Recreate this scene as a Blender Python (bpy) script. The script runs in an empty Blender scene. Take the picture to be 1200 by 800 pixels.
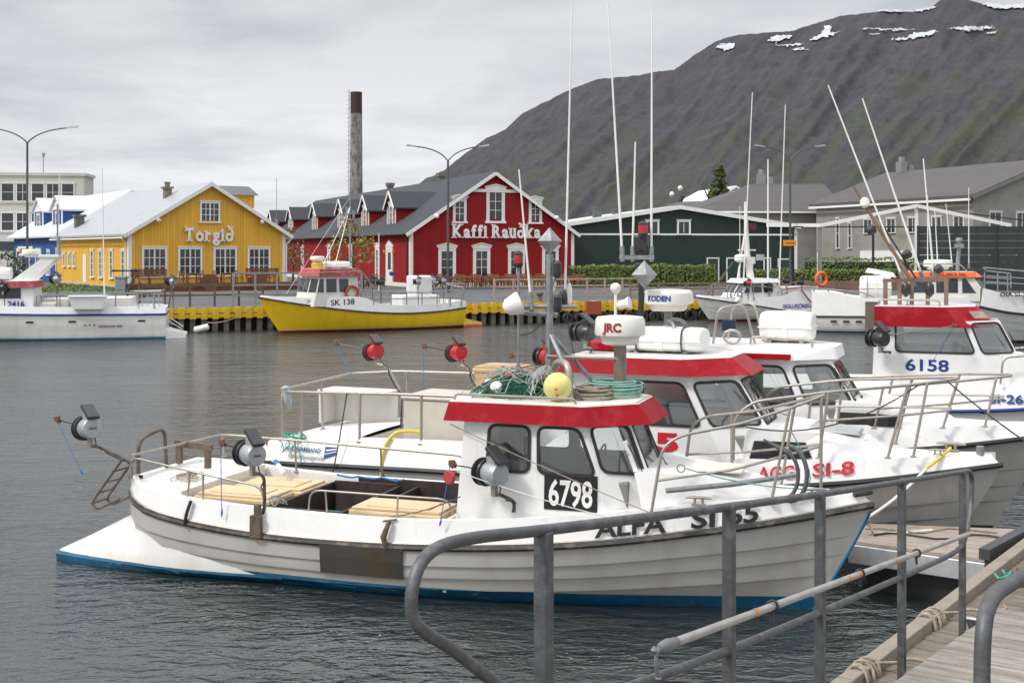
import bpy, bmesh, math, random
from mathutils import Vector, Matrix, noise
random.seed(7)
S = bpy.context.scene
COL = S.collection
R = math.radians
# ---------------------------------------------------------------- camera
EYE, FPX, HZ = 4.0, 1400.0, 295.0
cam = bpy.data.cameras.new('camera'); camo = bpy.data.objects.new('camera', cam); COL.objects.link(camo)
camo.location = (0, 0, EYE); camo.rotation_euler = (R(90), 0, 0)
cam.sensor_width = 36; cam.lens = 36*FPX/1200; cam.shift_y = -(400-HZ)/1200
cam.clip_start = .05; cam.clip_end = 20000
S.camera = camo
S.view_settings.view_transform = 'Standard'; S.view_settings.look = 'None'
S.view_settings.gamma = 1; S.view_settings.exposure = 0.65
# ---------------------------------------------------------------- world: overcast sky
W = bpy.data.worlds.new('World'); S.world = W; W.use_nodes = True
SUN_EL, SUN_AZ = R(48), R(238)
def world():
    n = W.node_tree.nodes; l = W.node_tree.links; n.clear()
    out = n.new('ShaderNodeOutputWorld'); bg = n.new('ShaderNodeBackground'); bg.inputs[1].default_value = .1
    sky = n.new('ShaderNodeTexSky'); sky.sky_type = 'NISHITA'; sky.sun_disc = False
    sky.sun_elevation = SUN_EL; sky.sun_rotation = SUN_AZ; sky.air_density = 1; sky.dust_density = 3
    tc = n.new('ShaderNodeTexCoord'); sep = n.new('ShaderNodeSeparateXYZ'); l.new(tc.outputs['Generated'], sep.inputs[0])
    def M(op, a, b=None, clamp=False):
        m = n.new('ShaderNodeMath'); m.operation = op; m.use_clamp = clamp
        for i, q in enumerate((a, b)):
            if q is None: continue
            if isinstance(q, (int, float)): m.inputs[i].default_value = q
            else: l.new(q, m.inputs[i])
        return m.outputs[0]
    zc = M('MAXIMUM', sep.outputs[2], 0.0)
    den = M('ADD', zc, .10)
    cx = M('DIVIDE', sep.outputs[0], den); cy = M('DIVIDE', sep.outputs[1], den)
    cmb = n.new('ShaderNodeCombineXYZ'); l.new(cx, cmb.inputs[0]); l.new(cy, cmb.inputs[1])
    def N(scale, det, rough, off, sc=(1, 1, 1), src=None):
        mp = n.new('ShaderNodeMapping'); mp.inputs['Location'].default_value = off; mp.inputs['Scale'].default_value = sc
        l.new(src or cmb.outputs[0], mp.inputs[0])
        t = n.new('ShaderNodeTexNoise'); t.inputs['Scale'].default_value = scale; t.inputs['Detail'].default_value = det
        t.inputs['Roughness'].default_value = rough; t.inputs['Distortion'].default_value = .3
        l.new(mp.outputs[0], t.inputs['Vector']); return t.outputs['Fac']
    big = N(.55, 4, .5, (3.1, 1.7, 0))
    fine = N(2.3, 6, .6, (9, 4, 2))
    low = N(5.5, 5, .55, (1.3, 2, 5), (1, 1, 3.2), tc.outputs['Generated'])
    mix = M('ADD', M('MULTIPLY', big, .5), M('ADD', M('MULTIPLY', fine, .2), M('MULTIPLY', low, .3)))
    rp = n.new('ShaderNodeValToRGB'); l.new(mix, rp.inputs[0])
    e = rp.color_ramp.elements; e[0].position = .40; e[0].color = (.46, .47, .50, 1); e[1].position = .58; e[1].color = (.70, .705, .725, 1)
    m = rp.color_ramp.elements.new(.48); m.color = (.58, .59, .615, 1)
    # gentle brightening to the horizon, then the CIE-overcast rise to the zenith
    hz = n.new('ShaderNodeMapRange'); l.new(zc, hz.inputs[0]); hz.inputs[1].default_value = 0; hz.inputs[2].default_value = .2
    hz.inputs[3].default_value = 1.12; hz.inputs[4].default_value = .84; hz.interpolation_type = 'SMOOTHSTEP'
    zn = n.new('ShaderNodeMapRange'); l.new(zc, zn.inputs[0]); zn.inputs[1].default_value = .2; zn.inputs[2].default_value = 1
    zn.inputs[3].default_value = 1; zn.inputs[4].default_value = 2.9
    k = M('MULTIPLY', M('MULTIPLY', hz.outputs[0], zn.outputs[0]), 8.25)
    vm = n.new('ShaderNodeVectorMath'); vm.operation = 'SCALE'; l.new(rp.outputs[0], vm.inputs[0]); l.new(k, vm.inputs['Scale'])
    mx = n.new('ShaderNodeMix'); mx.data_type = 'RGBA'; mx.inputs[0].default_value = .95
    l.new(sky.outputs[0], mx.inputs[6]); l.new(vm.outputs[0], mx.inputs[7])
    l.new(mx.outputs[2], bg.inputs[0]); l.new(bg.outputs[0], out.inputs[0])
world()
sl = bpy.data.lights.new('sun', 'SUN'); sl.energy = 1.5; sl.angle = R(10); sl.color = (1, .965, .91)
so = bpy.data.objects.new('sun', sl); COL.objects.link(so)
_d = Vector((math.sin(SUN_AZ)*math.cos(SUN_EL), math.cos(SUN_AZ)*math.cos(SUN_EL), math.sin(SUN_EL)))
so.rotation_euler = _d.to_track_quat('Z', 'Y').to_euler()
# ---------------------------------------------------------------- helpers
def at(px, py, Y):
    """world point seen at a photograph position at depth Y"""
    return Vector(((px-600)/FPX*Y, Y, EYE-(py-HZ)/FPX*Y))
def tag(o, label=None, cat=None, group=None, kind=None):
    if label: o['label'] = label
    if cat: o['category'] = cat
    if group: o['group'] = group
    if kind: o['kind'] = kind
    return o
def empty(name, loc=(0, 0, 0), rz=0, label=None, cat=None, group=None):
    o = bpy.data.objects.new(name, None); COL.objects.link(o); o.location = loc; o.rotation_euler = (0, 0, rz)
    o.empty_display_size = .2
    return tag(o, label, cat, group)
def copy_tree(o, parent=None):
    c = o.copy(); COL.objects.link(c)
    if parent: c.parent = parent
    for ch in list(o.children): copy_tree(ch, c)
    return c
class MB:
    def __init__(s, M=None): s.v = []; s.f = []; s.m = []; s.M = M or Matrix.Identity(4)
    def add(s, vs, fs, m=0):
        b = len(s.v); s.v += [tuple(s.M @ Vector(p)) for p in vs]
        for f in fs: s.f.append(tuple(b+i for i in f)); s.m.append(m)
    def box(s, a, b, m=0, T=None):
        x0, y0, z0 = a; x1, y1, z1 = b
        vs = [(x0, y0, z0), (x1, y0, z0), (x1, y1, z0), (x0, y1, z0), (x0, y0, z1), (x1, y0, z1), (x1, y1, z1), (x0, y1, z1)]
        if T is not None: vs = [tuple(T @ Vector(p)) for p in vs]
        s.add(vs, [(3, 2, 1, 0), (4, 5, 6, 7), (0, 1, 5, 4), (1, 2, 6, 5), (2, 3, 7, 6), (3, 0, 4, 7)], m); return s
    def bar(s, p, q, w, h, m=0, up=(0, 0, 1)):
        """rectangular bar between two points, w across, h along up"""
        p = Vector(p); q = Vector(q); d = (q-p); L = d.length; d.normalize()
        sd = d.cross(Vector(up))
        if sd.length < 1e-4: sd = d.cross(Vector((1, 0, 0)))
        sd.normalize(); u = sd.cross(d)
        vs = []
        for c in (p, q):
            for a, b in ((-1, -1), (1, -1), (1, 1), (-1, 1)): vs.append(c+sd*(a*w/2)+u*(b*h/2))
        s.add(vs, [(0, 1, 2, 3), (7, 6, 5, 4), (0, 4, 5, 1), (1, 5, 6, 2), (2, 6, 7, 3), (3, 7, 4, 0)], m); return s
    def tube(s, pts, r, n=8, m=0, closed=False, caps=True):
        pts = [Vector(p) for p in pts]; N = len(pts)
        rr = r if isinstance(r, (list, tuple)) else [r]*N
        vs = []; prev = None
        for i, p in enumerate(pts):
            if closed: t = pts[(i+1) % N]-pts[i-1]
            else: t = pts[min(i+1, N-1)]-pts[max(i-1, 0)]
            if t.length < 1e-9: t = Vector((0, 0, 1))
            t.normalize()
            if prev is None:
                a = t.cross(Vector((0, 0, 1)))
                if a.length < .05: a = t.cross(Vector((1, 0, 0)))
            else: a = prev-t*prev.dot(t)
            if a.length < 1e-6: a = t.orthogonal()
            a.normalize(); b = t.cross(a); prev = a
            for k in range(n):
                g = 2*math.pi*k/n; vs.append(p+(a*math.cos(g)+b*math.sin(g))*rr[i])
        fs = []
        for i in range(N if closed else N-1):
            j = (i+1) % N
            for k in range(n): fs.append((i*n+k, j*n+k, j*n+(k+1) % n, i*n+(k+1) % n))
        if caps and not closed: fs.append(tuple(range(n))); fs.append(tuple(reversed(range((N-1)*n, N*n))))
        s.add(vs, fs, m); return s
    def lathe(s, prof, T=None, n=16, m=0, sq=0):
        """profile of (radius, z); T places it; sq>0 squares the plan"""
        vs = []; N = len(prof)
        for (r, z) in prof:
            for k in range(n):
                g = 2*math.pi*(k+.5)/n; c, q = math.cos(g), math.sin(g)
                if sq: e = 1/(abs(c)**sq+abs(q)**sq)**(1/sq)
                else: e = 1
                vs.append(Vector((r*c*e, r*q*e, z)))
        if T is not None: vs = [T @ v for v in vs]
        fs = []
        for i in range(N-1):
            for k in range(n): fs.append((i*n+k, i*n+(k+1) % n, (i+1)*n+(k+1) % n, (i+1)*n+k))
        fs.append(tuple(reversed(range(n)))); fs.append(tuple(range((N-1)*n, N*n)))
        s.add(vs, fs, m); return s
    def prism(s, bot, top, m=0, mtop=None, mbot=None):
        n = len(bot); s.add(list(bot)+list(top), [(i, (i+1) % n, n+(i+1) % n, n+i) for i in range(n)], m)
        s.add(list(top), [tuple(range(n))], m if mtop is None else mtop)
        s.add(list(bot), [tuple(reversed(range(n)))], m if mbot is None else mbot); return s
    def build(s, name, mats, parent=None, smooth=False, bevel=0, kind=None, label=None):
        me = bpy.data.meshes.new(name); me.from_pydata(s.v, [], s.f)
        if not isinstance(mats, (list, tuple)): mats = [mats]
        for q in mats: me.materials.append(q)
        me.polygons.foreach_set('material_index', s.m)
        me.update()
        if smooth:
            me.polygons.foreach_set('use_smooth', [True]*len(me.polygons))
            me.set_sharp_from_angle(angle=R(smooth if smooth is not True else 35))
        o = bpy.data.objects.new(name, me); COL.objects.link(o)
        if parent: o.parent = parent
        if bevel:
            b = o.modifiers.new('bevel', 'BEVEL'); b.width = bevel; b.segments = 2; b.limit_method = 'ANGLE'; b.angle_limit = R(40)
        if kind: o['kind'] = kind
        if label: o['label'] = label
        return o
def inst(name, mesh, parent, M=None, label=None):
    o = bpy.data.objects.new(name, mesh); COL.objects.link(o); o.parent = parent
    if M is not None: o.matrix_local = M
    if label: o['label'] = label
    return o
def TR(x=0, y=0, z=0, rx=0, ry=0, rz=0):
    return Matrix.Translation((x, y, z)) @ Matrix.Rotation(R(rz), 4, 'Z') @ Matrix.Rotation(R(ry), 4, 'Y') @ Matrix.Rotation(R(rx), 4, 'X')
def arc(p0, p1, p2, n=6):
    """quadratic curve p0 -> p2 bending at p1"""
    p0, p1, p2 = Vector(p0), Vector(p1), Vector(p2)
    return [p0*(1-t)**2+p1*2*t*(1-t)+p2*t*t for t in [i/n for i in range(n+1)]]
def rounded(pts, r=.1, n=4):
    """polyline with rounded corners"""
    pts = [Vector(p) for p in pts]; o = [pts[0]]
    for i in range(1, len(pts)-1):
        a, b, c = pts[i-1], pts[i], pts[i+1]
        ra = min(r, (a-b).length*.45); rc = min(r, (c-b).length*.45)
        o += arc(b+(a-b).normalized()*ra, b, b+(c-b).normalized()*rc, n)
    return o+[pts[-1]]
def sag(p, q, d, n=14):
    p, q = Vector(p), Vector(q)
    return [p.lerp(q, i/n)-Vector((0, 0, d*4*(i/n)*(1-i/n))) for i in range(n+1)]
def lin(tab, x):
    if x <= tab[0][0]: return tab[0][1]
    for (a, va), (b, vb) in zip(tab, tab[1:]):
        if x <= b: return va+(vb-va)*(x-a)/(b-a)
    return tab[-1][1]
def cub(tab, x):
    """smooth curve through a table"""
    n = len(tab)
    if x <= tab[0][0]: return tab[0][1]
    if x >= tab[-1][0]: return tab[-1][1]
    for i in range(n-1):
        if x <= tab[i+1][0]: break
    def sl_(j):
        if j == 0: return (tab[1][1]-tab[0][1])/(tab[1][0]-tab[0][0])
        if j == n-1: return (tab[-1][1]-tab[-2][1])/(tab[-1][0]-tab[-2][0])
        return (tab[j+1][1]-tab[j-1][1])/(tab[j+1][0]-tab[j-1][0])
    x0, y0 = tab[i]; x1, y1 = tab[i+1]; h = x1-x0; t = (x-x0)/h; a = sl_(i)*h; b = sl_(i+1)*h
    return y0*(1+2*t)*(1-t)**2+a*t*(1-t)**2+y1*t*t*(3-2*t)+b*t*t*(t-1)
# ---------------------------------------------------------------- materials
def mat(name, col, rough=.6, metal=0, var=.12, vs=3.0, bump=0, bs=20, dirt=None, da=0, ds=1.5, dst=(1, 1, 1), coat=0, spec=.5, hook=None, rnd=False):
    m = bpy.data.materials.new(name); m.use_nodes = True; n = m.node_tree.nodes; l = m.node_tree.links
    p = n['Principled BSDF']; p.inputs['Roughness'].default_value = rough; p.inputs['Metallic'].default_value = metal
    p.inputs['Specular IOR Level'].default_value = spec
    if coat: p.inputs['Coat Weight'].default_value = coat; p.inputs['Coat Roughness'].default_value = .12
    tc = n.new('ShaderNodeTexCoord')
    if rnd:
        oi = n.new('ShaderNodeObjectInfo'); rm = n.new('ShaderNodeVectorMath'); rm.operation = 'SCALE'; rm.inputs[0].default_value = (31, 17, 23); l.new(oi.outputs['Random'], rm.inputs['Scale'])
    def noi(scale, det=4, st=(1, 1, 1), rg=.55):
        mp = n.new('ShaderNodeMapping'); mp.inputs['Scale'].default_value = st; l.new(tc.outputs['Object'], mp.inputs[0])
        if rnd: l.new(rm.outputs[0], mp.inputs['Location'])
        t = n.new('ShaderNodeTexNoise'); t.inputs['Scale'].default_value = scale; t.inputs['Detail'].default_value = det; t.inputs['Roughness'].default_value = rg
        l.new(mp.outputs[0], t.inputs['Vector']); return t.outputs['Fac']
    def mix(fac, a, b, mode='MIX'):
        x = n.new('ShaderNodeMix'); x.data_type = 'RGBA'; x.blend_type = mode
        for i, q in ((0, fac), (6, a), (7, b)):
            if isinstance(q, (int, float)): x.inputs[i].default_value = q
            elif isinstance(q, tuple): x.inputs[i].default_value = (*q, 1)[:4]
            else: l.new(q, x.inputs[i])
        return x.outputs[2]
    def ramp(src, a, b):
        r = n.new('ShaderNodeMapRange'); l.new(src, r.inputs[0]); r.inputs[1].default_value = a; r.inputs[2].default_value = b; return r.outputs[0]
    lo = tuple(c*(1-var) for c in col); hi = tuple(min(1, c*(1+var)) for c in col)
    c = mix(ramp(noi(vs), .3, .7), lo, hi)
    if dirt: c = mix(ramp(noi(ds, 6, dst, .65), .62-da*.3, .80), c, dirt)
    env = dict(n=n, l=l, p=p, tc=tc, noi=noi, mix=mix, ramp=ramp)
    if hook: c = hook(c, env) or c
    l.new(c, p.inputs['Base Color'])
    if bump and not env.get('bumped'):
        b = n.new('ShaderNodeBump'); b.inputs['Strength'].default_value = bump; b.inputs['Distance'].default_value = .02
        l.new(noi(bs, 4), b.inputs['Height']); l.new(b.outputs[0], p.inputs['Normal'])
    return m
def siding(col, sp, axis='xy', dark=.72, wear=None):
    """vertical boards: x+y runs along any wall of a house in its own coordinates; 'z' = horizontal boards"""
    def hook(c, e):
        n, l = e['n'], e['l']
        s = n.new('ShaderNodeSeparateXYZ'); l.new(e['tc'].outputs['Object'], s.inputs[0])
        if axis == 'z': v = s.outputs[2]
        elif axis == 'y': v = s.outputs[1]
        elif axis == 'x': v = s.outputs[0]
        else:
            a = n.new('ShaderNodeMath'); l.new(s.outputs[0], a.inputs[0]); l.new(s.outputs[1], a.inputs[1]); v = a.outputs[0]
        d = n.new('ShaderNodeMath'); d.operation = 'DIVIDE'; l.new(v, d.inputs[0]); d.inputs[1].default_value = sp
        f = n.new('ShaderNodeMath'); f.operation = 'FRACT'; l.new(d.outputs[0], f.inputs[0])
        g = n.new('ShaderNodeMath'); g.operation = 'LESS_THAN'; l.new(f.outputs[0], g.inputs[0]); g.inputs[1].default_value = .16
        fl = n.new('ShaderNodeMath'); fl.operation = 'FLOOR'; l.new(d.outputs[0], fl.inputs[0])
        wn = n.new('ShaderNodeTexWhiteNoise'); wn.noise_dimensions = '1D'; l.new(fl.outputs[0], wn.inputs['W'])
        c = e['mix'](e['ramp'](wn.outputs['Value'], -.5, 2.2), c, tuple(q*.7 for q in col))
        c = e['mix'](g.outputs[0], c, tuple(q*dark for q in col))
        b = n.new('ShaderNodeBump'); b.inputs['Strength'].default_value = .6; b.inputs['Distance'].default_value = .03; b.invert = True
        l.new(g.outputs[0], b.inputs['Height']); l.new(b.outputs[0], e['p'].inputs['Normal']); e['bumped'] = 1
        return c
    return hook
def hullpaint(name, top, bot, z, z2=None, col2=None, **k):
    """gelcoat with antifouling paint below a waterline at height z"""
    def hook(c, e):
        n, l = e['n'], e['l']
        s = n.new('ShaderNodeSeparateXYZ'); l.new(e['tc'].outputs['Object'], s.inputs[0])
        c = e['mix'](e['ramp'](e['noi'](1.1, 5, (2.2, 2.2, .35)), .50, .9), c, tuple(q*w for q, w in zip(top, (.80, .76, .66))))
        if z2 is not None:
            g = n.new('ShaderNodeMath'); g.operation = 'LESS_THAN'; l.new(s.outputs[2], g.inputs[0]); g.inputs[1].default_value = z2
            c = e['mix'](g.outputs[0], c, col2)
        # algae/grime line just above the paint
        a = n.new('ShaderNodeMath'); a.operation = 'ADD'; l.new(s.outputs[2], a.inputs[0])
        q = n.new('ShaderNodeMath'); q.operation = 'MULTIPLY'; l.new(e['noi'](5, 4, (1, 1, .3)), q.inputs[0]); q.inputs[1].default_value = -.16
        l.new(q.outputs[0], a.inputs[1])
        mr = n.new('ShaderNodeMapRange'); l.new(a.outputs[0], mr.inputs[0]); mr.inputs[1].default_value = z-.06; mr.inputs[2].default_value = z+.08
        mr.inputs[3].default_value = .35; mr.inputs[4].default_value = 0
        c = e['mix'](mr.outputs[0], c, (.42, .38, .28))
        g = n.new('ShaderNodeMath'); g.operation = 'LESS_THAN'; l.new(s.outputs[2], g.inputs[0]); g.inputs[1].default_value = z
        bb = e['mix'](e['ramp'](e['noi'](4, 5), .3, .75), bot, tuple(q*.55 for q in bot))
        return e['mix'](g.outputs[0], c, bb)
    return mat(name, top, k.pop('rough', .32), var=.03, coat=.25, hook=hook, **k)
M = {}
M['gelcoat'] = mat('white_gelcoat', (.80, .80, .785), .34, var=.04, coat=.25, dirt=(.64, .60, .53), da=.10, ds=2.4, dst=(5, 5, .45))
M['gelcoat2'] = mat('aged_gelcoat', (.68, .66, .61), .4, var=.05, dirt=(.5, .45, .36), da=.2, ds=3, dst=(2, 2, .7))
M['deckw'] = mat('deck_gelcoat', (.78, .78, .76), .55, var=.04, vs=8, dirt=(.66, .63, .57), da=.0, ds=5)
M['red'] = mat('red_visor_paint', (.30, .006, .012), .5, var=.10, spec=.15, dirt=(.38, .05, .06), da=.3, ds=3)
M['redf'] = mat('faded_red_paint', (.33, .03, .035), .45, var=.2, dirt=(.55, .3, .28), da=.35, ds=4)
M['steel'] = mat('stainless_steel', (.40, .37, .33), .42, .65, var=.15, vs=9, dirt=(.28, .19, .13), da=.3, ds=9)
M['galv'] = mat('galvanised_steel', (.30, .31, .32), .5, .55, var=.2, vs=14, bump=.1, bs=60, dirt=(.20, .19, .18), da=.35, ds=6)
M['rail'] = mat('gangway_galvanised', (.092, .096, .100), .5, .35, var=.22, vs=18, bump=.12, bs=90, dirt=(.20, .21, .22), da=.45, ds=10)
M['alu'] = mat('aluminium', (.55, .56, .57), .42, .6, var=.12, vs=10, bump=.08, bs=40, dirt=(.35, .34, .32), da=.3, ds=5)
M['black'] = mat('black_rubber', (.022, .022, .023), .55, var=.3)
M['blackp'] = mat('black_plastic', (.03, .03, .033), .35, var=.2)
M['rub'] = mat('weathered_rubber_strip', (.035, .033, .032), .6, var=.3, dirt=(.22, .17, .12), da=.4, ds=6)
M['white'] = mat('white_paint', (.80, .79, .76), .45, var=.05, dirt=(.5, .46, .4), da=.1, ds=3)
M['radome'] = mat('radome_plastic', (.78, .77, .70), .35, var=.03)
M['cream'] = mat('cream_tub_plastic', (.66, .50, .30), .5, var=.08, dirt=(.45, .31, .17), da=.3, ds=4)
M['tan'] = mat('tan_tub_plastic', (.50, .36, .20), .55, var=.08, dirt=(.35, .24, .14), da=.3, ds=4)
M['hold'] = mat('dark_hold', (.035, .026, .024), .6, var=.4, vs=6)
M['reelgrey'] = mat('reel_grey_enamel', (.40, .42, .44), .38, .35, var=.1, dirt=(.16, .16, .16), da=.2)
M['reelred'] = mat('reel_red_enamel', (.42, .012, .015), .3, var=.1, coat=.3)
M['brass'] = mat('brown_bronze', (.19, .10, .06), .5, .3, var=.3)
M['rust'] = mat('rusty_steel', (.14, .105, .08), .7, .2, var=.35, vs=12, bump=.2, bs=50)
M['blueline'] = mat('blue_line', (.03, .18, .40), .6)
M['whiteline'] = mat('white_line', (.65, .65, .62), .6)
M['mint'] = mat('mint_rope', (.22, .46, .38), .8, var=.2, vs=30, bump=.6, bs=90)
M['netgreen'] = mat('green_net', (.012, .11, .07), .7, var=.4, vs=20)
M['netwhite'] = mat('grey_net_twine', (.42, .43, .42), .8, var=.3, vs=20)
M['rope'] = mat('old_rope', (.33, .28, .21), .85, var=.25, vs=20, bump=.8, bs=70)
M['ropeg'] = mat('green_rope', (.06, .30, .22), .8, var=.25, vs=20, bump=.6, bs=90)
M['ropey'] = mat('yellow_hose', (.72, .52, .05), .5, var=.1)
M['buoy'] = mat('yellow_buoy', (.72, .66, .22), .45, var=.08, dirt=(.55, .47, .15), da=.3, ds=6)
M['orange'] = mat('orange_plastic', (.75, .13, .02), .45, var=.1)
M['lampred'] = mat('red_lens', (.40, .01, .01), .15, var=.1, coat=.5)
M['ink'] = mat('black_lettering', (.012, .012, .014), .4, var=.2)
M['inkred'] = mat('red_lettering', (.50, .015, .025), .4, var=.1)
M['inkblue'] = mat('blue_lettering', (.012, .04, .22), .4, var=.1)
M['inkbrown'] = mat('maroon_lettering', (.27, .02, .025), .4, var=.1)
M['inkgrey'] = mat('faded_lettering', (.16, .17, .19), .5, var=.2)
M['letter'] = mat('white_sign_letter', (.80, .79, .76), .5, var=.04)
M['winfar'] = mat('dark_window_glass', (.030, .036, .042), .09, var=.4, vs=1.2, spec=.7)
M['wood'] = mat('grey_weathered_wood', (.27, .235, .20), .8, var=.25, vs=5, bump=.4, bs=40, dirt=(.16, .13, .11), da=.4, ds=4)
M['brownwood'] = mat('red_brown_stained_wood', (.15, .052, .026), .6, var=.3, vs=4)
M['chairwood'] = mat('teak_terrace_wood', (.24, .10, .045), .6, var=.3, vs=4)
def glass_mat():
    m = bpy.data.materials.new('cabin_glass'); m.use_nodes = True; n = m.node_tree.nodes; l = m.node_tree.links; n.clear()
    o = n.new('ShaderNodeOutputMaterial'); mx = n.new('ShaderNodeMixShader'); t = n.new('ShaderNodeBsdfTransparent'); g = n.new('ShaderNodeBsdfGlossy')
    t.inputs[0].default_value = (.86, .90, .90, 1); g.inputs['Roughness'].default_value = .03; g.inputs[0].default_value = (1, 1, 1, 1)
    lw = n.new('ShaderNodeLayerWeight'); lw.inputs[0].default_value = .35
    mr = n.new('ShaderNodeMapRange'); l.new(lw.outputs['Fresnel'], mr.inputs[0]); mr.inputs[3].default_value = .14; mr.inputs[4].default_value = .9
    l.new(mr.outputs[0], mx.inputs[0]); l.new(t.outputs[0], mx.inputs[1]); l.new(g.outputs[0], mx.inputs[2]); l.new(mx.outputs[0], o.inputs[0])
    return m
M['glass'] = glass_mat()
M['tint'] = mat('tinted_acrylic', (.012, .013, .014), .06, var=.3, spec=.6)
# ---------------------------------------------------------------- lettering
def text_geo(s, h, bold=.0, ext=0.0, space=1.0, serif=False, wfit=None):
    """flat text outline, cap height h, origin at left baseline -> (verts, faces, width)"""
    c = bpy.data.curves.new('t', 'FONT'); c.body = s; c.size = 1; c.resolution_u = 3; c.space_character = space
    c.offset = bold; c.extrude = ext; c.fill_mode = 'BOTH' if ext else 'FRONT'
    o = bpy.data.objects.new('t', c); COL.objects.link(o)
    dg = bpy.context.evaluated_depsgraph_get(); dg.update()
    me = o.evaluated_get(dg).to_mesh()
    v = [p.co.copy() for p in me.vertices]; f = [tuple(p.vertices) for p in me.polygons]
    o.evaluated_get(dg).to_mesh_clear(); bpy.data.objects.remove(o); bpy.data.curves.remove(c)
    capz = .729+2*bold
    x0 = min(p.x for p in v); k = h/capz; x1 = max(p.x for p in v)
    kx = k if wfit is None else wfit/(x1-x0)
    v = [Vector(((p.x-x0)*kx, (p.y+bold)*k, p.z)) for p in v]
    return v, f, (x1-x0)*kx
def text_obj(name, s, h, matl, fn, parent, bold=.02, space=1.0, sub=True, ext=0, wfit=None):
    v, f, w = text_geo(s, h, bold, ext, space, wfit=wfit)
    b = MB(); b.add([fn(p.x, p.y, p.z, w) for p in v], f)
    return b.build(name, matl, parent)
# ================================================================ SETTING
# quay line
Q0 = Vector((-17.4, 59.5, 0)); QD = Vector((28.56, 11.5, 0)).normalized(); QN = Vector((-QD.y, QD.x, 0)); GZ = 1.14
def qp(a, b, z): return Q0+QD*a+QN*b+Vector((0, 0, z))
# ---- water
def water():
    m = bpy.data.materials.new('harbour_water'); m.use_nodes = True; n = m.node_tree.nodes; l = m.node_tree.links
    p = n['Principled BSDF']; p.inputs['Base Color'].default_value = (.020, .026, .025, 1); p.inputs['Roughness'].default_value = .09; p.inputs['IOR'].default_value = 1.85
    tc = n.new('ShaderNodeTexCoord')
    def noi(scale, det, st, rz, dist=0):
        mp = n.new('ShaderNodeMapping'); mp.inputs['Scale'].default_value = st; mp.inputs['Rotation'].default_value = (0, 0, R(rz)); l.new(tc.outputs['Object'], mp.inputs[0])
        t = n.new('ShaderNodeTexNoise'); t.inputs['Scale'].default_value = scale; t.inputs['Detail'].default_value = det; t.inputs['Roughness'].default_value = .55; t.inputs['Distortion'].default_value = dist
        l.new(mp.outputs[0], t.inputs['Vector']); return t.outputs['Fac']
    a = noi(2.8, 3, (1, 2.0, 1), 14, .6); b = noi(.6, 2, (1, 1.8, 1), -10, .3); c = noi(9, 2, (1, 1.8, 1), 20, .3)
    patch = noi(.09, 3, (1, 2.2, 1), 5)
    def M2(op, x, y):
        q = n.new('ShaderNodeMath'); q.operation = op
        for i, w in enumerate((x, y)):
            if isinstance(w, (int, float)): q.inputs[i].default_value = w
            else: l.new(w, q.inputs[i])
        return q.outputs[0]
    pr = n.new('ShaderNodeMapRange'); l.new(patch, pr.inputs[0]); pr.inputs[1].default_value = .35; pr.inputs[2].default_value = .65; pr.inputs[3].default_value = .55; pr.inputs[4].default_value = 1.1
    h = M2('ADD', M2('MULTIPLY', a, 1.0), M2('ADD', M2('MULTIPLY', b, 1.6), M2('MULTIPLY', c, .30)))
    h = M2('MULTIPLY', h, pr.outputs[0])
    bp = n.new('ShaderNodeBump'); bp.inputs['Strength'].default_value = 1; bp.inputs['Distance'].default_value = .088
    l.new(h, bp.inputs['Height']); l.new(bp.outputs[0], p.inputs['Normal'])
    b = MB(); b.add([(-500, -60, 0), (500, -60, 0), (500, 400, 0), (-500, 400, 0)], [(0, 1, 2, 3)])
    b.build('water', m, kind='structure')
    bed = MB(); bed.add([(-500, -60, -4), (500, -60, -4), (500, 400, -4), (-500, 400, -4)], [(0, 1, 2, 3)])
    bed.build('harbour_bed', mat('silt', (.03, .03, .025), .9), kind='structure')
water()
# ---- ground, road
Mg = mat('gravel_and_turf', (.10, .105, .075), .95, var=.3, vs=.4, bump=.3, bs=3, dirt=(.19, .18, .165), da=.4, ds=.15)
b = MB(); f0 = qp(-400, 1.0, GZ-.02); f1 = qp(400, 1.0, GZ-.02)
b.add([f0, f1, (4000, 2600, GZ-.02), (4000, 6000, GZ-.02), (-4000, 6000, GZ-.02), (-4000, 1500, GZ-.02)], [(0, 1, 2, 3, 4, 5)])
b.build('ground', Mg, kind='structure')
Ma = mat('worn_asphalt', (.085, .087, .092), .9, var=.18, vs=.6, bump=.3, bs=30, dirt=(.14, .14, .145), da=.5, ds=.4)
b = MB(); b.add([qp(-120, .3, GZ), qp(120, .3, GZ), qp(120, 26, GZ), qp(-120, 26, GZ)], [(0, 1, 2, 3)]); b.build('road', Ma, kind='structure')
b = MB(); b.box((0, 0, 0), (1, 1, 1)); b.v = [tuple(qp(-120+240*x, .52+.3*y, GZ-.3+.36*z)) for x, y, z in b.v]
b.build('quay_edge_kerb', mat('quay_concrete', (.30, .28, .25), .85, var=.15, vs=1, bump=.3, bs=8, dirt=(.16, .13, .10), da=.4, ds=1), kind='structure')
b = MB(); b.box((0, 0, 0), (1, 1, 1)); b.v = [tuple(qp(-120+240*x, .9+.4*y, -4+(4+GZ-.03)*z)) for x, y, z in b.v]
qw = b.build('quay_wall', mat('dark_wet_quay_wall', (.05, .045, .038), .8, var=.4, vs=2, bump=.4, bs=5, dirt=(.10, .085, .06), da=.4, ds=1.2), kind='structure')
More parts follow.
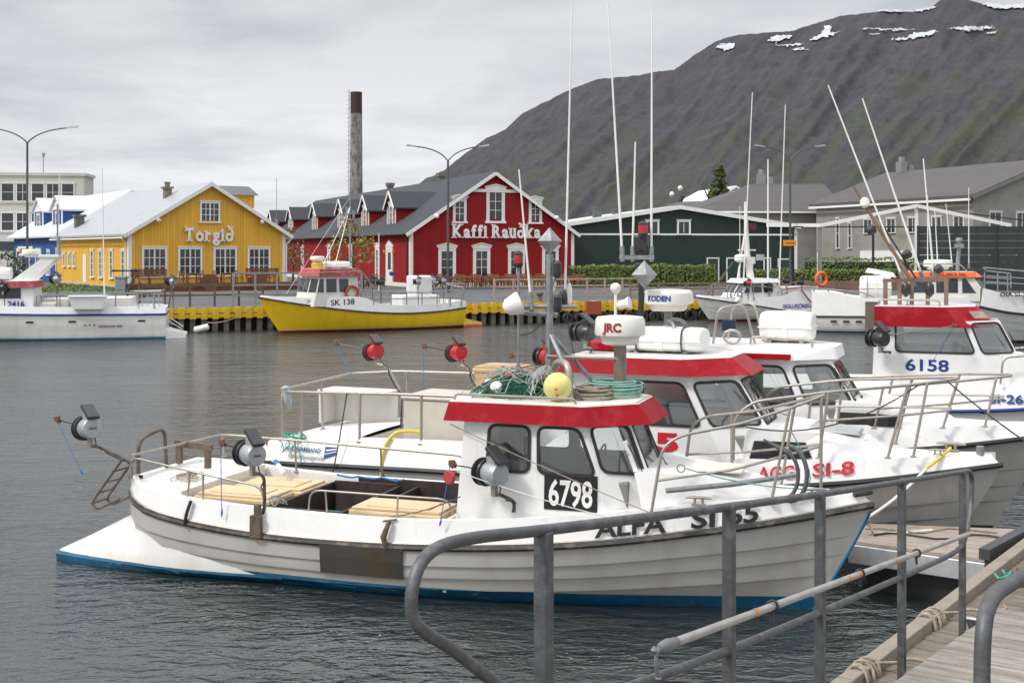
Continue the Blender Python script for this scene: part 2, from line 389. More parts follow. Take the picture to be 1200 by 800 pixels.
# piles: yellow painted guard beam above, dark bearing piles below
Myel = mat('yellow_quay_paint', (.68, .44, .012), .55, var=.12, vs=2, dirt=(.25, .15, .05), da=.25, ds=2.5)
Mpile = mat('algae_dark_pile', (.17, .16, .135), .85, var=.35, vs=3, bump=.4, bs=12, dirt=(.05, .05, .035), da=.5, ds=1.5, rnd=True)
pm = MB(); pm.box((-.13, -.13, -2.5), (.13, .13, .66)); pmo = pm.build('pile', Mpile, qw, bevel=.03); pm_mesh = pmo.data
bpy.data.objects.remove(pmo)
ym = MB(); ym.box((-.15, -.17, .60), (.15, .10, 1.16)); ymo = ym.build('guard_post', Myel, qw, bevel=.02); ym_mesh = ymo.data; bpy.data.objects.remove(ymo)
qa = math.atan2(QD.y, QD.x)
for i in range(-14, 84):
    a = i*.56-.2
    T = Matrix.Translation(qp(a, .34, 0)) @ Matrix.Rotation(qa, 4, 'Z')
    o = inst('pile', pm_mesh, qw, T @ TR(rz=random.uniform(-4, 4), rx=random.uniform(-1.2, 1.2), z=random.uniform(-.06, .06)))
    o = inst('guard_post', ym_mesh, qw, Matrix.Translation(qp(a, .20, random.uniform(-.02, .02))) @ Matrix.Rotation(qa, 4, 'Z'))
b = MB()
for z0, z1 in ((.66, .86), (.90, 1.15)):
    c = MB(); c.box((0, 0, 0), (1, 1, 1)); b.add([tuple(qp(-9+57*x, .10+.1*y, z0+(z1-z0)*z)) for x, y, z in c.v], c.f)
b.build('guard_beam', Myel, qw)
# tyres hung at the waterline on the right part of the quay
ty = MB(); pr = [(.17, -.09), (.28, -.10), (.33, -.06), (.34, 0), (.33, .06), (.28, .10), (.17, .09), (.16, 0), (.17, -.09)]
ty.lathe(pr[:-1]+[pr[0]], TR(rx=90), 16); ty.f = [q for q in ty.f if len(q) == 4]; ty.m = [0]*len(ty.f)
t0 = None
for i in range(13):
    a = 21.3+i*.8+random.uniform(-.08, .08)
    if t0 is None: t0 = o = ty.build('car_tyre', M['black'], smooth=True)
    else: o = t0.copy(); COL.objects.link(o)
    o.location = qp(a, -.02, .22+random.uniform(-.05, .05)); o.rotation_euler = (0, 0, qa)
    tag(o, 'black car tyre hung low on the yellow quay', 'tyre', 'tyres along the quay')
# white cylindrical fender lying at the quay between the left boats
b = MB(); p0 = at(227, 387, 59.1); p1 = at(245, 382.5, 59.3)
b.tube([p0, p0.lerp(p1, .07), p0.lerp(p1, .93), p1], [.05, .16, .16, .05], 12)
tag(b.build('fender', M['white'], smooth=True), 'long white cylinder fender floating at the quay behind the white boat stern', 'fender')
# ---- mountain
RID = [(300, 292), (370, 285), (420, 262), (470, 228), (500, 207), (520, 198), (545, 178), (570, 160), (592, 150), (612, 131), (640, 117), (668, 103), (700, 91), (722, 89), (745, 87),
       (770, 82), (790, 80), (815, 62), (838, 47), (860, 40), (900, 36), (925, 35), (955, 26), (985, 17), (1010, 14), (1040, 11), (1070, 12), (1090, 8), (1102, -2), (1130, -3), (1150, 2), (1175, 6), (1200, 4), (1260, -14), (1330, -30), (1450, -10)]
YN, YR = 420.0, 2100.0
def ridge(px): return (HZ-lin(RID, px))/FPX*YR
def mtn(px, t):
    """t 0..1 foot to ridge, >1 plateau behind"""
    zr = ridge(px); tt = min(t, 1)
    Y = YN+(YR-YN)*t*(1 if t <= 1 else 1)
    if t > 1: Y = YR+(t-1)*900
    x = (px-600)/FPX*Y
    g = tt**1.35*.72+tt**3*.28*1
    z = zr*g
    # gullies and ribs running down the slope, leaning to the lower left
    if t <= 1:
        q = px/46.0-t*5.2
        rib = noise.fractal(Vector((q*1.0, t*1.6, 3.3)), .9, 2.1, 5)
        rib2 = noise.noise(Vector((q*3.1, t*2.2, 9.1)))
        rib3 = abs(noise.noise(Vector((q*1.7, t*1.1, 5.5))))
        fall = tt*(1-tt)**.45*4*.5+.02
        z += fall*(rib*13+rib2*6-rib3*20)*min(1, zr/150)
        z += noise.fractal(Vector((x/60, Y/60, 0)), .8, 2, 4)*5*fall
        # rock band under the crest
        z += 14*math.exp(-((tt-.86)/.05)**2)*min(1, zr/200)*(noise.noise(Vector((px/22, 4, 0)))*.8)
    else:
        z -= (t-1)*60
    z += noise.fractal(Vector((px/9, 1, 7)), .9, 2, 3)*3.2*max(0, tt-.8)*5*.5
    return Vector((x, Y, z*1.0+GZ-3*(1-tt)))
b = MB(); NX, NT = 460, 190
for j in range(NT+8):
    t = j/NT if j <= NT else 1+(j-NT)/8
    for i in range(NX+1): b.v.append(tuple(mtn(280+1150*i/NX, t)))
for j in range(NT+7):
    for i in range(NX): k = j*(NX+1)+i; b.f.append((k, k+1, k+NX+2, k+NX+1)); b.m.append(0)
def mhook(c, e):
    n, l = e['n'], e['l']
    s = n.new('ShaderNodeSeparateXYZ'); l.new(e['tc'].outputs['Object'], s.inputs[0])
    e_noi = e['noi']
    def un(scale, det, st, rg):
        mp = n.new('ShaderNodeMapping'); mp.inputs['Scale'].default_value = st; l.new(e['tc'].outputs['UV'], mp.inputs[0])
        t = n.new('ShaderNodeTexNoise'); t.inputs['Scale'].default_value = scale; t.inputs['Detail'].default_value = det; t.inputs['Roughness'].default_value = rg
        l.new(mp.outputs[0], t.inputs['Vector']); return t.outputs['Fac']
    c = e['mix'](e['ramp'](un(2.2, 8, (1, .9, 1), .66), .40, .60), c, (.050, .045, .053))
    c = e['mix'](e['ramp'](un(7, 9, (1, .6, 1), .75), .46, .66), c, (.020, .020, .026))
    c = e['mix'](e['ramp'](un(22, 8, (1, .5, 1), .75), .5, .72), c, (.060, .055, .063))
    bp = n.new('ShaderNodeBump'); bp.inputs['Strength'].default_value = .5; bp.inputs['Distance'].default_value = 7
    l.new(un(9, 10, (1, .8, 1), .72), bp.inputs['Height']); l.new(bp.outputs[0], e['p'].inputs['Normal']); e['bumped'] = 1
    a = n.new('ShaderNodeMapRange'); l.new(s.outputs[2], a.inputs[0]); a.inputs[1].default_value = 10; a.inputs[2].default_value = 330; a.inputs[3].default_value = .13; a.inputs[4].default_value = -.10
    ax = n.new('ShaderNodeMapRange'); l.new(s.outputs[0], ax.inputs[0]); ax.inputs[1].default_value = -200; ax.inputs[2].default_value = 800; ax.inputs[3].default_value = -.07; ax.inputs[4].default_value = .09
    q = n.new('ShaderNodeMath'); l.new(un(1.6, 9, (1, .8, 1), .72), q.inputs[0]); l.new(a.outputs[0], q.inputs[1])
    q2 = n.new('ShaderNodeMath'); l.new(q.outputs[0], q2.inputs[0]); l.new(ax.outputs[0], q2.inputs[1])
    c = e['mix'](e['ramp'](q2.outputs[0], .51, .68), c, (.040, .047, .025))
    return c
Mm = mat('scree_slope', (.036, .034, .042), .95, var=.3, vs=.02, hook=mhook)
mo = b.build('mountain', Mm, kind='structure', smooth=180)
uvl = mo.data.uv_layers.new(name='UVMap'); fl_ = []
for lp in mo.data.loops:
    i_ = lp.vertex_index % (NX+1); j_ = lp.vertex_index//(NX+1); fl_ += [(280+1150*i_/NX)/46.0-(j_/NT)*5.2, j_/NT*5]
uvl.data.foreach_set('uv', fl_)
# snow patches draped on it
Msn = mat('snow', (.44, .45, .48), .8, var=.22, vs=.06)
def t_at(px, py):
    lo, hi = .3, 1.0
    for _ in range(26):
        md = (lo+hi)/2; p = mtn(px, md)
        if HZ-(p.z-EYE)/p.y*FPX > py: lo = md
        else: hi = md
    return lo
def snow(poly, seed):
    b = MB(); xs = [p[0] for p in poly]; ys = [p[1] for p in poly]
    def inside(x, y):
        x += 3.2*noise.noise(Vector((x/3, y/2, seed))); y += 2.4*noise.noise(Vector((x/4, y/2, seed+9))); y = (y-sum(ys)/len(ys))*1.25+sum(ys)/len(ys); r = False
        for (ax, ay), (bx, by) in zip(poly, poly[1:]+poly[:1]):
            if (ay > y) != (by > y) and x < (bx-ax)*(y-ay)/(by-ay)+ax: r = not r
        return r
    t0, t1 = t_at(sum(xs)/len(xs), max(ys)+2)-.02, min(1.0, t_at(sum(xs)/len(xs), min(ys)-2)+.03)
    n = int((max(xs)-min(xs)+4)/.9); m = 46; idx = {}
    def V(i, j):
        if (i, j) not in idx:
            p = mtn(min(xs)-2+i*.9, t0+(t1-t0)*j/m); idx[(i, j)] = len(b.v); b.v.append(tuple(p+Vector((0, -4, 1.6))))
        return idx[(i, j)]
    for i in range(n):
        for j in range(m):
            p = mtn(min(xs)-2+(i+.5)*.9, t0+(t1-t0)*(j+.5)/m)
            if inside(min(xs)-2+(i+.5)*.9, HZ-(p.z-EYE)/p.y*FPX): b.f.append((V(i, j), V(i+1, j), V(i+1, j+1), V(i, j+1))); b.m.append(0)
    if not b.f: return
    b.build('snow_patch', Msn, kind='structure', smooth=180)
for i, q in enumerate([[(838, 57), (846, 52), (861, 52), (858, 60), (848, 62)], [(899, 50), (908, 42), (928, 43), (921, 47), (909, 52)], [(948, 50), (962, 41), (966, 30), (973, 30), (972, 38), (983, 38), (972, 45), (955, 49)],
        [(905, 55), (925, 53), (944, 53), (925, 56)], [(1038, 50), (1060, 46), (1075, 38), (1098, 36), (1088, 43), (1062, 49)], [(1005, 35), (1040, 35), (1075, 36), (1040, 38)],
        [(1020, 14), (1040, 9), (1072, 11), (1098, 9), (1080, 15), (1045, 16)], [(1108, 35), (1135, 32), (1167, 33), (1150, 37), (1130, 38)], [(1156, 41), (1168, 37), (1167, 40), (1158, 43)],
        [(1146, 3), (1160, 4), (1200, 2), (1240, 0), (1200, 12), (1165, 13)], [(926, 59), (940, 57), (948, 60), (935, 61)], [(1015, 41), (1035, 40), (1027, 43)]]): snow(q, i*3.7)
# ================================================================ BUILDINGS
PLN = {'g': Matrix(((1, 0, 0, 0), (0, -1, 0, 0), (0, 0, 1, 0), (0, 0, 0, 1))),       # gable wall y=0 : (right, out, up)
       's': Matrix(((0, -1, 0, 0), (-1, 0, 0, 0), (0, 0, 1, 0), (0, 0, 0, 1)))}        # side wall x=0
_wc = {}
def window(parent, pl, a, z, w, h, nx=2, ny=2, ped=0, fw=.14, frame=None, pane=None, off=0, mid=False, name='window', sillw=.1):
    """a = centre along the wall, z = sill height"""
    key = (pl, w, h, nx, ny, ped, fw, id(frame), mid)
    if key not in _wc:
        b = MB(PLN[pl]); x0, x1 = -w/2, w/2
        b.box((x0-fw, .0, -fw*.6), (x0, .09, h+fw)); b.box((x1, 0, -fw*.6), (x1+fw, .09, h+fw))
        b.box((x0, 0, h), (x1, .088, h+fw)); b.box((x0-fw-sillw, 0, -fw*1.3), (x1+fw+sillw, .15, -fw*.6-.002))
        b.box((x0-fw-.06, 0, h+fw+.002), (x1+fw+.06, .13, h+fw+.07))
        for i in range(1, nx):
            x = x0+w*i/nx; t = .055 if (mid and i*2 == nx) else .025
            b.box((x-t, .0, 0), (x+t, .06 if t > .03 else .05, h))
        for j in range(1, ny):
            zz = h*j/ny; b.box((x0, .0, zz-.022), (x1, .045, zz+.022))
        if ped:
            zt = h+fw+.07; xa = x0-fw-.12; xb = x1+fw+.12
            ps = [(xa, zt), (xb, zt), (xb, zt+.1), (0, zt+ped), (xa, zt+.1)]
            b.prism([(x, 0, q) for x, q in ps], [(x, .1, q) for x, q in ps])
            b.bar((xa-.04, .09, zt+.12), (0, .09, zt+ped+.03), .16, .07); b.bar((0, .09, zt+ped+.032), (xb+.04, .09, zt+.122), .16, .07)
        f = b.build(name, frame or M['white'], parent)
        c = MB(PLN[pl]); c.box((x0, .004, 0), (x1, .02, h)); p = c.build('pane', pane or M['winfar'], f)
        _wc[key] = (f.data, p.data)
    else:
        fd, pd = _wc[key]; f = inst(name, fd, parent); p = inst('pane', pd, f)
    base = Vector((a, -off, z)) if pl == 'g' else Vector((-off, a, z))
    f.location = base
    return f
def shell(root, w, L, e, r, wall, roof, trim, over=.45, side_over=.5, base=0, thick=.16, ridge_x=None, barge=.28, corner=.22, r2=None):
    rx = w/2 if ridge_x is None else ridge_x
    b = MB(); g0 = [(0, 0, base), (w, 0, base), (w, 0, e), (rx, 0, r), (0, 0, e)]; g1 = [(x, L, z) for x, y, z in g0]
    b.add(g0+g1, [(0, 1, 2, 3, 4), (9, 8, 7, 6, 5), (0, 5, 6, 1), (1, 6, 7, 2), (4, 9, 5, 0)])
    b.build('wall', wall, root)
    s1 = (r-e)/rx; s2 = (r-e)/(w-rx)
    b = MB()
    for sgn in (0, 1):
        if sgn == 0: pa = (-side_over, e-s1*side_over); pb = (rx, r)
        else: pa = (w+side_over, e-s2*side_over); pb = (rx, r)
        lo = [(pa[0], -over, pa[1]+.02), (pb[0], -over, pb[1]+.02), (pb[0], L+over, pb[1]+.02), (pa[0], L+over, pa[1]+.02)]
        hi = [(x, y, z+thick) for x, y, z in lo]
        if sgn: lo.reverse(); hi.reverse()
        b.prism(lo, hi)
    b.build('roof', roof, root)
    b = MB()
    for yy in (-over-.03,):
        b.bar((-side_over-.02, yy, e-s1*side_over+.0), (rx, yy, r+.0), .05, barge, up=(0, 0, 1))
        b.bar((rx, yy-.002, r+.0), (w+side_over+.02, yy-.002, e-s2*side_over+.0), .05, barge, up=(0, 0, 1))
    b.build('bargeboard', trim, root)
    if corner:
        b = MB()
        for x in (0, w):
            b.box((x-.05 if x == 0 else x-corner, -.06, base), (x+corner if x == 0 else x+.05, -.002, e-.02))
            if x == 0: b.box((-.06, 0, base), (-.002, corner, e-.05))
        b.build('corner_board', trim, root)
    return s1
ZG = GZ-.05
# ---- yellow house
A = R(35.5); Y0 = at(151, 0, 90)
yh = empty('yellow_house', (Y0.x, 90, ZG), A, 'bright yellow boarded house with pale metal roof and Torgið sign above four windows', 'house')
Myw = mat('yellow_boards', (.86, .49, .055), .7, var=.05, vs=1.2, dirt=(.64, .34, .05), da=.2, ds=.8, hook=siding((.82, .43, .045), .24))
Mwr = mat('pale_corrugated_roof', (.47, .49, .51), .45, .2, var=.06, vs=1.5, dirt=(.36, .37, .38), da=.3, ds=.6, hook=siding((.47, .49, .51), .3, 'y', .86))
w, L, e, r = 12.7, 20.0, 4.38, 8.2
s1 = shell(yh, w, L, e, r, Myw, Mwr, M['white'], base=.3)
fb = MB(); fb.box((-.08, -.08, -.3), (w+.08, L+.08, .3)); fb.build('foundation', mat('painted_plinth', (.45, .43, .38), .8, var=.1), yh)
for a in (1.95, 4.75, 7.6, 10.45): window(yh, 'g', a, 1.15, 1.62, 1.95, 4, 3, mid=True, fw=.16)
window(yh, 'g', 6.35, 5.35, 1.35, 1.35, 4, 3, mid=True, fw=.15)
for a in (1.2, 4.1, 6.9, 9.2): window(yh, 's', a, .95, .62, 2.0, 2, 4, fw=.13)
d = MB(PLN['s']); d.box((-.45, 0, -.6), (.45, .06, 1.75)); o = d.build('door', M['white'], yh); o.location = (0, 11.4, .95)
for a in (14.4, 15.9, 17.5): window(yh, 's', a, 1.75, .42, .95, 1, 2, fw=.13)
b = MB(); b.tube([(-.55, -.3, e-.42), (-.55, L+.3, e-.42)], .07, 6); b.tube([(-.5, .45, e-.45), (-.1, .45, e-.8), (-.1, .45, .1)], .05, 6); b.build('gutter', M['white'], yh, smooth=True)
b = MB(); b.tube([(w+.5, -.2, e-.45), (w+.1, -.12, e-.8), (w+.1, -.12, .1)], .055, 6); b.build('downpipe', M['white'], yh, smooth=True)
b = MB(); b.box((4.4, 5.8, r-1), (4.95, 6.35, r+.55)); b.box((4.28, 5.68, r+.55), (5.07, 6.47, r+.72), 0); b.lathe([(.2, r+.72), (.2, r+.95), (.26, r+1.0), (.26, r+1.1)], TR(4.67, 6.07, 0), 10)
b.M = Matrix.Identity(4); o = b.build('chimney', mat('cast_chimney', (.20, .17, .13), .85, var=.2), yh); o.location = (0, -1.2, -.75)
b = MB(); b.box((-.9+1.6, 16.5, 4.6), (-.9+2.3, 17.2, 5.95)); b.box((.55, 16.35, 5.95), (1.55, 17.35, 6.15)); b.build('roof_vent', mat('vent_grey', (.12, .12, .12), .7), yh)
b = MB(); b.prism([(w-2.6, 5.2, r-1.6), (w-.4, 5.2, r-1.6), (w-.4, 8.2, r-1.6), (w-2.6, 8.2, r-1.6)], [(w-2.6, 5.2, r-.5), (w-.4, 5.2, r-.5), (w-.4, 8.2, r-.5), (w-2.6, 8.2, r-.5)]); b.build('dormer', Myw, yh)
b = MB(); b.prism([(w-4.8, 4.9, r-.52), (w-.1, 4.9, r-.52), (w-.1, 8.5, r-.52), (w-4.8, 8.5, r-.52)], [(w-5.2, 4.9, r+.2), (w-1.0, 4.9, r+.2), (w-1.0, 8.5, r+.2), (w-5.2, 8.5, r+.2)]); b.build('dormer_roof', Mwr, yh)
for xx in (2.1, 10.5):
    b = MB(); b.lathe([(.05, 0), (.16, .1), (.17, .25), (.05, .32)], TR(xx, -.35, e+.85, rx=70), 10); b.build('floodlight', mat('lamp_grey%d' % int(xx), (.5, .5, .48), .5), yh, smooth=True)
SER = {}
def serif_word(word, h, parent, name, x0, z0, width, yoff=-.16, dep=.07):
    """slab-serif sign letters: bold built-in glyphs with serif bars laid on every stem foot and head"""
    v, f, w_ = text_geo(word, h, .035, 0.0, 1.06, wfit=width)
    # split into letters by loose parts would be costly: each glyph made alone
    c = MB(); xs = x0; adv = []
    for ch in word:
        if ch == ' ': adv.append((ch, None)); continue
        adv.append((ch, text_geo('o' if ch == 'ð' else ch, h, .035, dep, 1)))
    tot = sum((g[2] if g else h*.28) for _, g in adv)+(len(adv)-1)*h*.13
    k = width/tot; x = x0
    for ch, g in adv:
        if g is None: x += (h*.28+h*.13)*k; continue
        vs, fs, gw = g; b = MB()
        if ch == 'ð':
            vs, fs, gw = text_geo('o', h, .035, dep, 1)
            b.add([(x+p.x*k, yoff-p.z, z0+p.y*.93) for p in vs], fs); gk = gw*k
            q = [(.86, .42), (1.0, .42), (.92, .72), (.62, 1.0), (.34, 1.12), (.30, 1.02), (.56, .90), (.78, .68)]
            for (a1, b1), (a2, b2) in (((.93, .40), (.90, .66)), ((.90, .66), (.68, .94)), ((.68, .94), (.30, 1.08)), ((.38, .80), (.98, 1.02))):
                w_ = .15 if a1 > .5 else .09
                b.bar((x+a1*gk, yoff, z0+b1*h), (x+a2*gk, yoff, z0+b2*h), 2*dep, w_*h, up=(0, 0, 1) if abs(a1-a2) > .05 else (1, 0, 0))
        else: b.add([(x+p.x*k, yoff-p.z, z0+p.y) for p in vs], fs)
        S_ = h*.085; gwk = gw*k; cap = h if ch in 'TKR' else h
        xh = h*.76; sw = h*.20
        def sb(cx, zz, wd): b.box((x+cx*gwk-wd/2, yoff-dep, z0+zz), (x+cx*gwk+wd/2, yoff+dep, z0+zz+S_))
        if ch == 'T': sb(.5, 0, sw*2.2); b.box((x, yoff-dep, z0+h*.68), (x+S_, yoff+dep, z0+h)); b.box((x+gwk-S_, yoff-dep, z0+h*.68), (x+gwk, yoff+dep, z0+h))
        if ch == 'K': sb(.14, 0, sw*1.9); sb(.14, h-S_, sw*1.9); sb(.86, 0, sw*1.7); sb(.84, h-S_, sw*1.6)
        if ch == 'R': sb(.14, 0, sw*1.9); sb(.10, h-S_, sw*1.4); sb(.92, 0, sw*1.2)
        if ch == 'r': sb(.28, 0, sw*2.2); sb(.1, xh-S_-.02, sw*1.2)
        if ch == 'i': sb(.5, 0, sw*2.1); sb(.2, xh-S_-.02, sw*1.4)
        if ch == 'k': sb(.16, 0, sw*1.9); sb(.10, h*1.04-S_, sw*1.3); sb(.88, 0, sw*1.5); sb(.84, xh-S_-.02, sw*1.3)
        if ch == 'f': sb(.4, 0, sw*2.2)
        if ch == 'u': sb(.08, xh-S_-.02, sw*1.2); sb(.8, xh-S_-.02, sw*1.2); sb(.95, 0, sw*1.0)
        if ch == 'a': sb(.96, 0, sw*.9)
        b.build('sign_letter', M['letter'], parent)
        x += (gw+h*.13)*k
serif_word('Torgið', 1.12, yh, 'sign', 4.25, 3.72, 3.95)
# ---- red house
A2 = R(23.0)
rh = empty('red_house', (-8.25, 97, ZG), A2, 'long red boarded house with dark slate roof, dormers and Kaffi Rauðka sign', 'house')
Mrw = mat('red_boards', (.33, .014, .016), .8, var=.08, vs=1.2, spec=.25, dirt=(.24, .02, .02), da=.2, ds=.8, hook=siding((.30, .020, .022), .26, dark=.6))
Msl = mat('dark_slate_roof', (.036, .041, .049), .75, var=.12, vs=1.2, hook=siding((.052, .058, .066), .32, 'z', .8))
w, L, e, r = 14.7, 62.0, 4.55, 9.45
s1 = shell(rh, w, L, e, r, Mrw, Msl, M['white'], over=.35, side_over=.45, base=.35)
fb = MB(); fb.box((-.06, -.06, -.3), (w+.06, L+.06, .35)); fb.build('foundation', M['white'], rh)
for a in (3.15, 6.2, 9.35, 12.5): window(rh, 'g', a, .95, 1.0, 2.0, 2, 3, ped=.32, fw=.26)
window(rh, 'g', 7.45, 5.65, 1.1, 2.2, 2, 3, ped=.32, fw=.28)
for a in (4.25, 11.1): window(rh, 'g', a, 5.55, .75, 1.5, 2, 3, ped=.25, fw=.22)
b = MB(); xa = 4.9; za = e+s1*xa
b.bar((xa+.3, -.08, 8.0), (w-xa-.3, -.08, 8.0), .1, .26); b.build('tie_board', M['white'], rh)
for a in (9.2, 18.0, 26.3, 38.0, 51.0, 59): window(rh, 's', a, .95, .62 if a > 10 else .7, 2.1, 2, 4, ped=.3, fw=.24)
d = MB(PLN['s']); d.box((-.95, 0, -.55), (-.62, .09, 2.45)); d.box((.62, 0, -.55), (.95, .09, 2.45)); d.box((-.62, 0, 2.15), (.62, .088, 2.45)); d.box((-.62, 0, -.55), (.62, .05, 2.15))
d.prism([(-1.05, 0, 2.45), (1.05, 0, 2.45), (0, 0, 3.05)], [(-1.05, .12, 2.45), (1.05, .12, 2.45), (0, .12, 3.05)]); o = d.build('door', M['white'], rh); o.location = (0, 5.6, .9)
d = MB(PLN['s']); d.box((-.42, .052, .5), (.42, .062, 1.95)); q = d.build('pane', M['winfar'], o)
for (wx, zz) in ((1.25, 1.9), (-1.2, 1.9)):
    l_ = MB(PLN['s']); l_.box((wx-.08, 0, zz), (wx+.08, .2, zz+.3)); q = l_.build('wall_lamp', mat('warm_wall_lamp%d' % (wx > 0), (.8, .35, .1), .4), rh); q.location = (0, 5.6, .9)
# dormers
def dormer(parent, ya, wd=2.5, z0=5.0, he=1.9, hr=1.2, x0=1.0):
    b = MB(); g = [(x0, ya-wd/2, z0), (x0, ya+wd/2, z0), (x0, ya+wd/2, z0+he), (x0, ya, z0+he+hr), (x0, ya-wd/2, z0+he)]
    bk = [(x0+(q[2]-z0+.3)/s1+.6, q[1], q[2]) for q in g]; b.prism(g, bk); d = b.build('dormer', Mrw, parent)
    b = MB(); ov = .3
    for sg in (-1, 1):
        sl_ = hr/(wd/2)
        pa = (x0-ov, ya+sg*(wd/2+ov), z0+he-sl_*ov+.02); pb = (x0-ov, ya, z0+he+hr+.02)
        xe = x0+(he+hr)/s1+1.2; xf = x0+he/s1+.3
        lo = [pa, pb, (xe, pb[1], pb[2]), (xf, pa[1], pa[2])]; hi = [(x, y, z+.12) for x, y, z in lo]
        if sg > 0: lo.reverse(); hi.reverse()
        b.prism(lo, hi)
    b.build('dormer_roof', Msl, d)
    b = MB(); b.bar((x0-ov-.03, ya-wd/2-ov, z0+he-sl_*ov+.05), (x0-ov-.03, ya, z0+he+hr+.06), .06, .2, up=(0, 0, 1)); b.bar((x0-ov-.034, ya, z0+he+hr+.06), (x0-ov-.034, ya+wd/2+ov, z0+he-sl_*ov+.05), .06, .2, up=(0, 0, 1))
    b.box((x0-.05, ya-wd/2, z0), (x0-.003, ya-wd/2+.2, z0+he)); b.box((x0-.05, ya+wd/2-.2, z0), (x0-.003, ya+wd/2, z0+he)); b.build('trim_board', M['white'], d)
    f = window(d, 's', 0, 0, .8, 1.45, 2, 3, ped=.2, fw=.18); f.location = (x0, ya, z0+.4)
for ya in (8.3, 16.6, 25.4, 36.5, 48.5, 60): dormer(rh, ya)
b = MB(); b.tube([(-.52, -.2, e-.2), (-.52, L, e-.2)], .07, 6); b.tube([(-.5, .6, e-.25), (-.12, .6, e-.6), (-.12, .6, .3)], .06, 6); b.build('gutter', M['blackp'], rh)
for xx, yy, hh in ((w/2+.3, 14, .9), (w/2+.2, 30, .8)):
    b = MB(); b.box((xx-.3, yy-.3, r-.5), (xx+.3, yy+.3, r+hh*.6)); b.box((xx-.4, yy-.4, r+hh*.6), (xx+.4, yy+.4, r+hh)); b.build('chimney', mat('roof_chimney', (.16, .15, .12), .8), rh)
serif_word('Kaffi Rauðka', 1.15, rh, 'sign', 3.6, 4.05, 7.9)
for xx in (2.1, 12.9):
    b = MB(); b.lathe([(.05, 0), (.16, .1), (.17, .25), (.05, .32)], TR(xx, -.3, e+1.2, rx=70), 10); b.build('floodlight', M['radome'], rh, smooth=True)
# ---- blue house behind the yellow one
bh = empty('blue_house', (-41.2, 109.5, ZG), A, 'bright blue house with snow-white roof and two gabled dormers behind the yellow house', 'house')
Mbw = mat('blue_boards', (.022, .10, .29), .7, var=.08, vs=2, hook=siding((.012, .085, .36), .3))
Mww = mat('white_metal_roof', (.68, .70, .72), .5, .1, var=.04, vs=1.5, hook=siding((.68, .70, .72), .35, 'y', .9))
s1b = s1; w, L, e, r = 12.5, 18.5, 4.6, 8.6
s1 = shell(bh, w, L, e, r, Mbw, Mww, M['white'], side_over=.6)
for a in (4.7, 12.2): window(bh, 's', a, .9, .6, 2.0, 1, 2, fw=.2)
for a in (1.0, 8.4, 16): window(bh, 's', a, .7, 1.7, 2.3, 3, 2, fw=.2)
for ya in (6.2, 13.2):
    b = MB(); x0 = 1.2; wd = 3.6; z0 = 4.6; he = 2.4; hr = 1.15
    g = [(x0, ya-wd/2, z0), (x0, ya+wd/2, z0), (x0, ya+wd/2, z0+he), (x0, ya, z0+he+hr), (x0, ya-wd/2, z0+he)]
    b.prism(g, [(x0+4.5, q[1], q[2]) for q in g]); d = b.build('dormer', Mbw, bh)
    b = MB()
    for sg in (-1, 1):
        lo = [(x0-.3, ya+sg*(wd/2+.4), z0+he-.2), (x0-.3, ya, z0+he+hr+.05), (x0+5.6, ya, z0+he+hr+.05), (x0+4.6, ya+sg*(wd/2+.4), z0+he-.2)]; hi = [(x, y, z+.16) for x, y, z in lo]
        if sg > 0: lo.reverse(); hi.reverse()
        b.prism(lo, hi)
    b.build('dormer_roof', Mww, d)
    b = MB(); b.prism([(x0-.02, ya-wd/2+.1, z0+he-.05), (x0-.02, ya+wd/2-.1, z0+he-.05), (x0-.02, ya, z0+he+hr-.05)][::-1], [(x0-.1, ya-wd/2+.1, z0+he-.05), (x0-.1, ya+wd/2-.1, z0+he-.05), (x0-.1, ya, z0+he+hr-.05)][::-1])
    b.box((x0-.06, ya-wd/2, z0), (x0-.003, ya-wd/2+.3, z0+he)); b.box((x0-.06, ya+wd/2-.3, z0), (x0-.003, ya+wd/2, z0+he)); b.build('trim_board', M['white'], d)
    f = window(d, 's', 0, 0, 1.0, 1.3, 2, 2, fw=.15); f.location = (x0, ya, z0+.7)
b = MB(PLN['s']); b.box((-3.0, 0, 0), (3.0, .12, .95)); o = b.build('shop_sign', M['white'], bh); o.location = (-.05, 13.2, 2.5)
b = MB(Matrix.Translation((.05, -13.2, -2.5)))
for k in range(11):
    y = 15.6-k*.46; b.box((-.20, y-.12, 2.72), (-.18, y-.02, 3.22)); b.box((-.20, y-.34, 2.95+.2*((k*7) % 3-1)), (-.181, y-.121, 3.04+.2*((k*7) % 3-1)))
    if k % 3: b.box((-.20, y-.38, 2.72), (-.18, y-.30, 3.22))
b.build('sign_lettering', mat('faded_red_lettering', (.55, .12, .10), .5), o)
s1 = s1b
# ---- office block
of = empty('office_block', (-65, 150, ZG), R(6), 'pale concrete office block with ribbon rows of dark windows at far left', 'office building')
Moc = mat('pale_render', (.52, .51, .47), .85, var=.06, vs=.5, dirt=(.40, .38, .34), da=.2, ds=.4)
b = MB(); W_, H_ = 36, 12.5
zs = [0, 2.6, 4.2, 6.2, 8.6, 10.0, 12.3, H_]
b.box((-25, .0, 0), (10.9, 5, H_)); ow = b.build('wall', Moc, of)
b = MB(); b.box((-25.2, -.15, H_-.02), (11.1, 5.2, H_+.35)); b.build('parapet', Moc, of)
for row, (zz, hh) in enumerate(((9.35, 2.1), (5.65, 2.1), (2.5, 1.5))):
    b = MB(); b.box((-25, -.12, zz-.35), (10.9, -.003, zz-.08)); b.build('string_course', Moc, of)
    for i in range(19):
        window(of, 'g', -24+i*1.83, zz, 1.42, hh, 2 if i % 2 else 1, 2, fw=.12, frame=M['white'], sillw=.02)
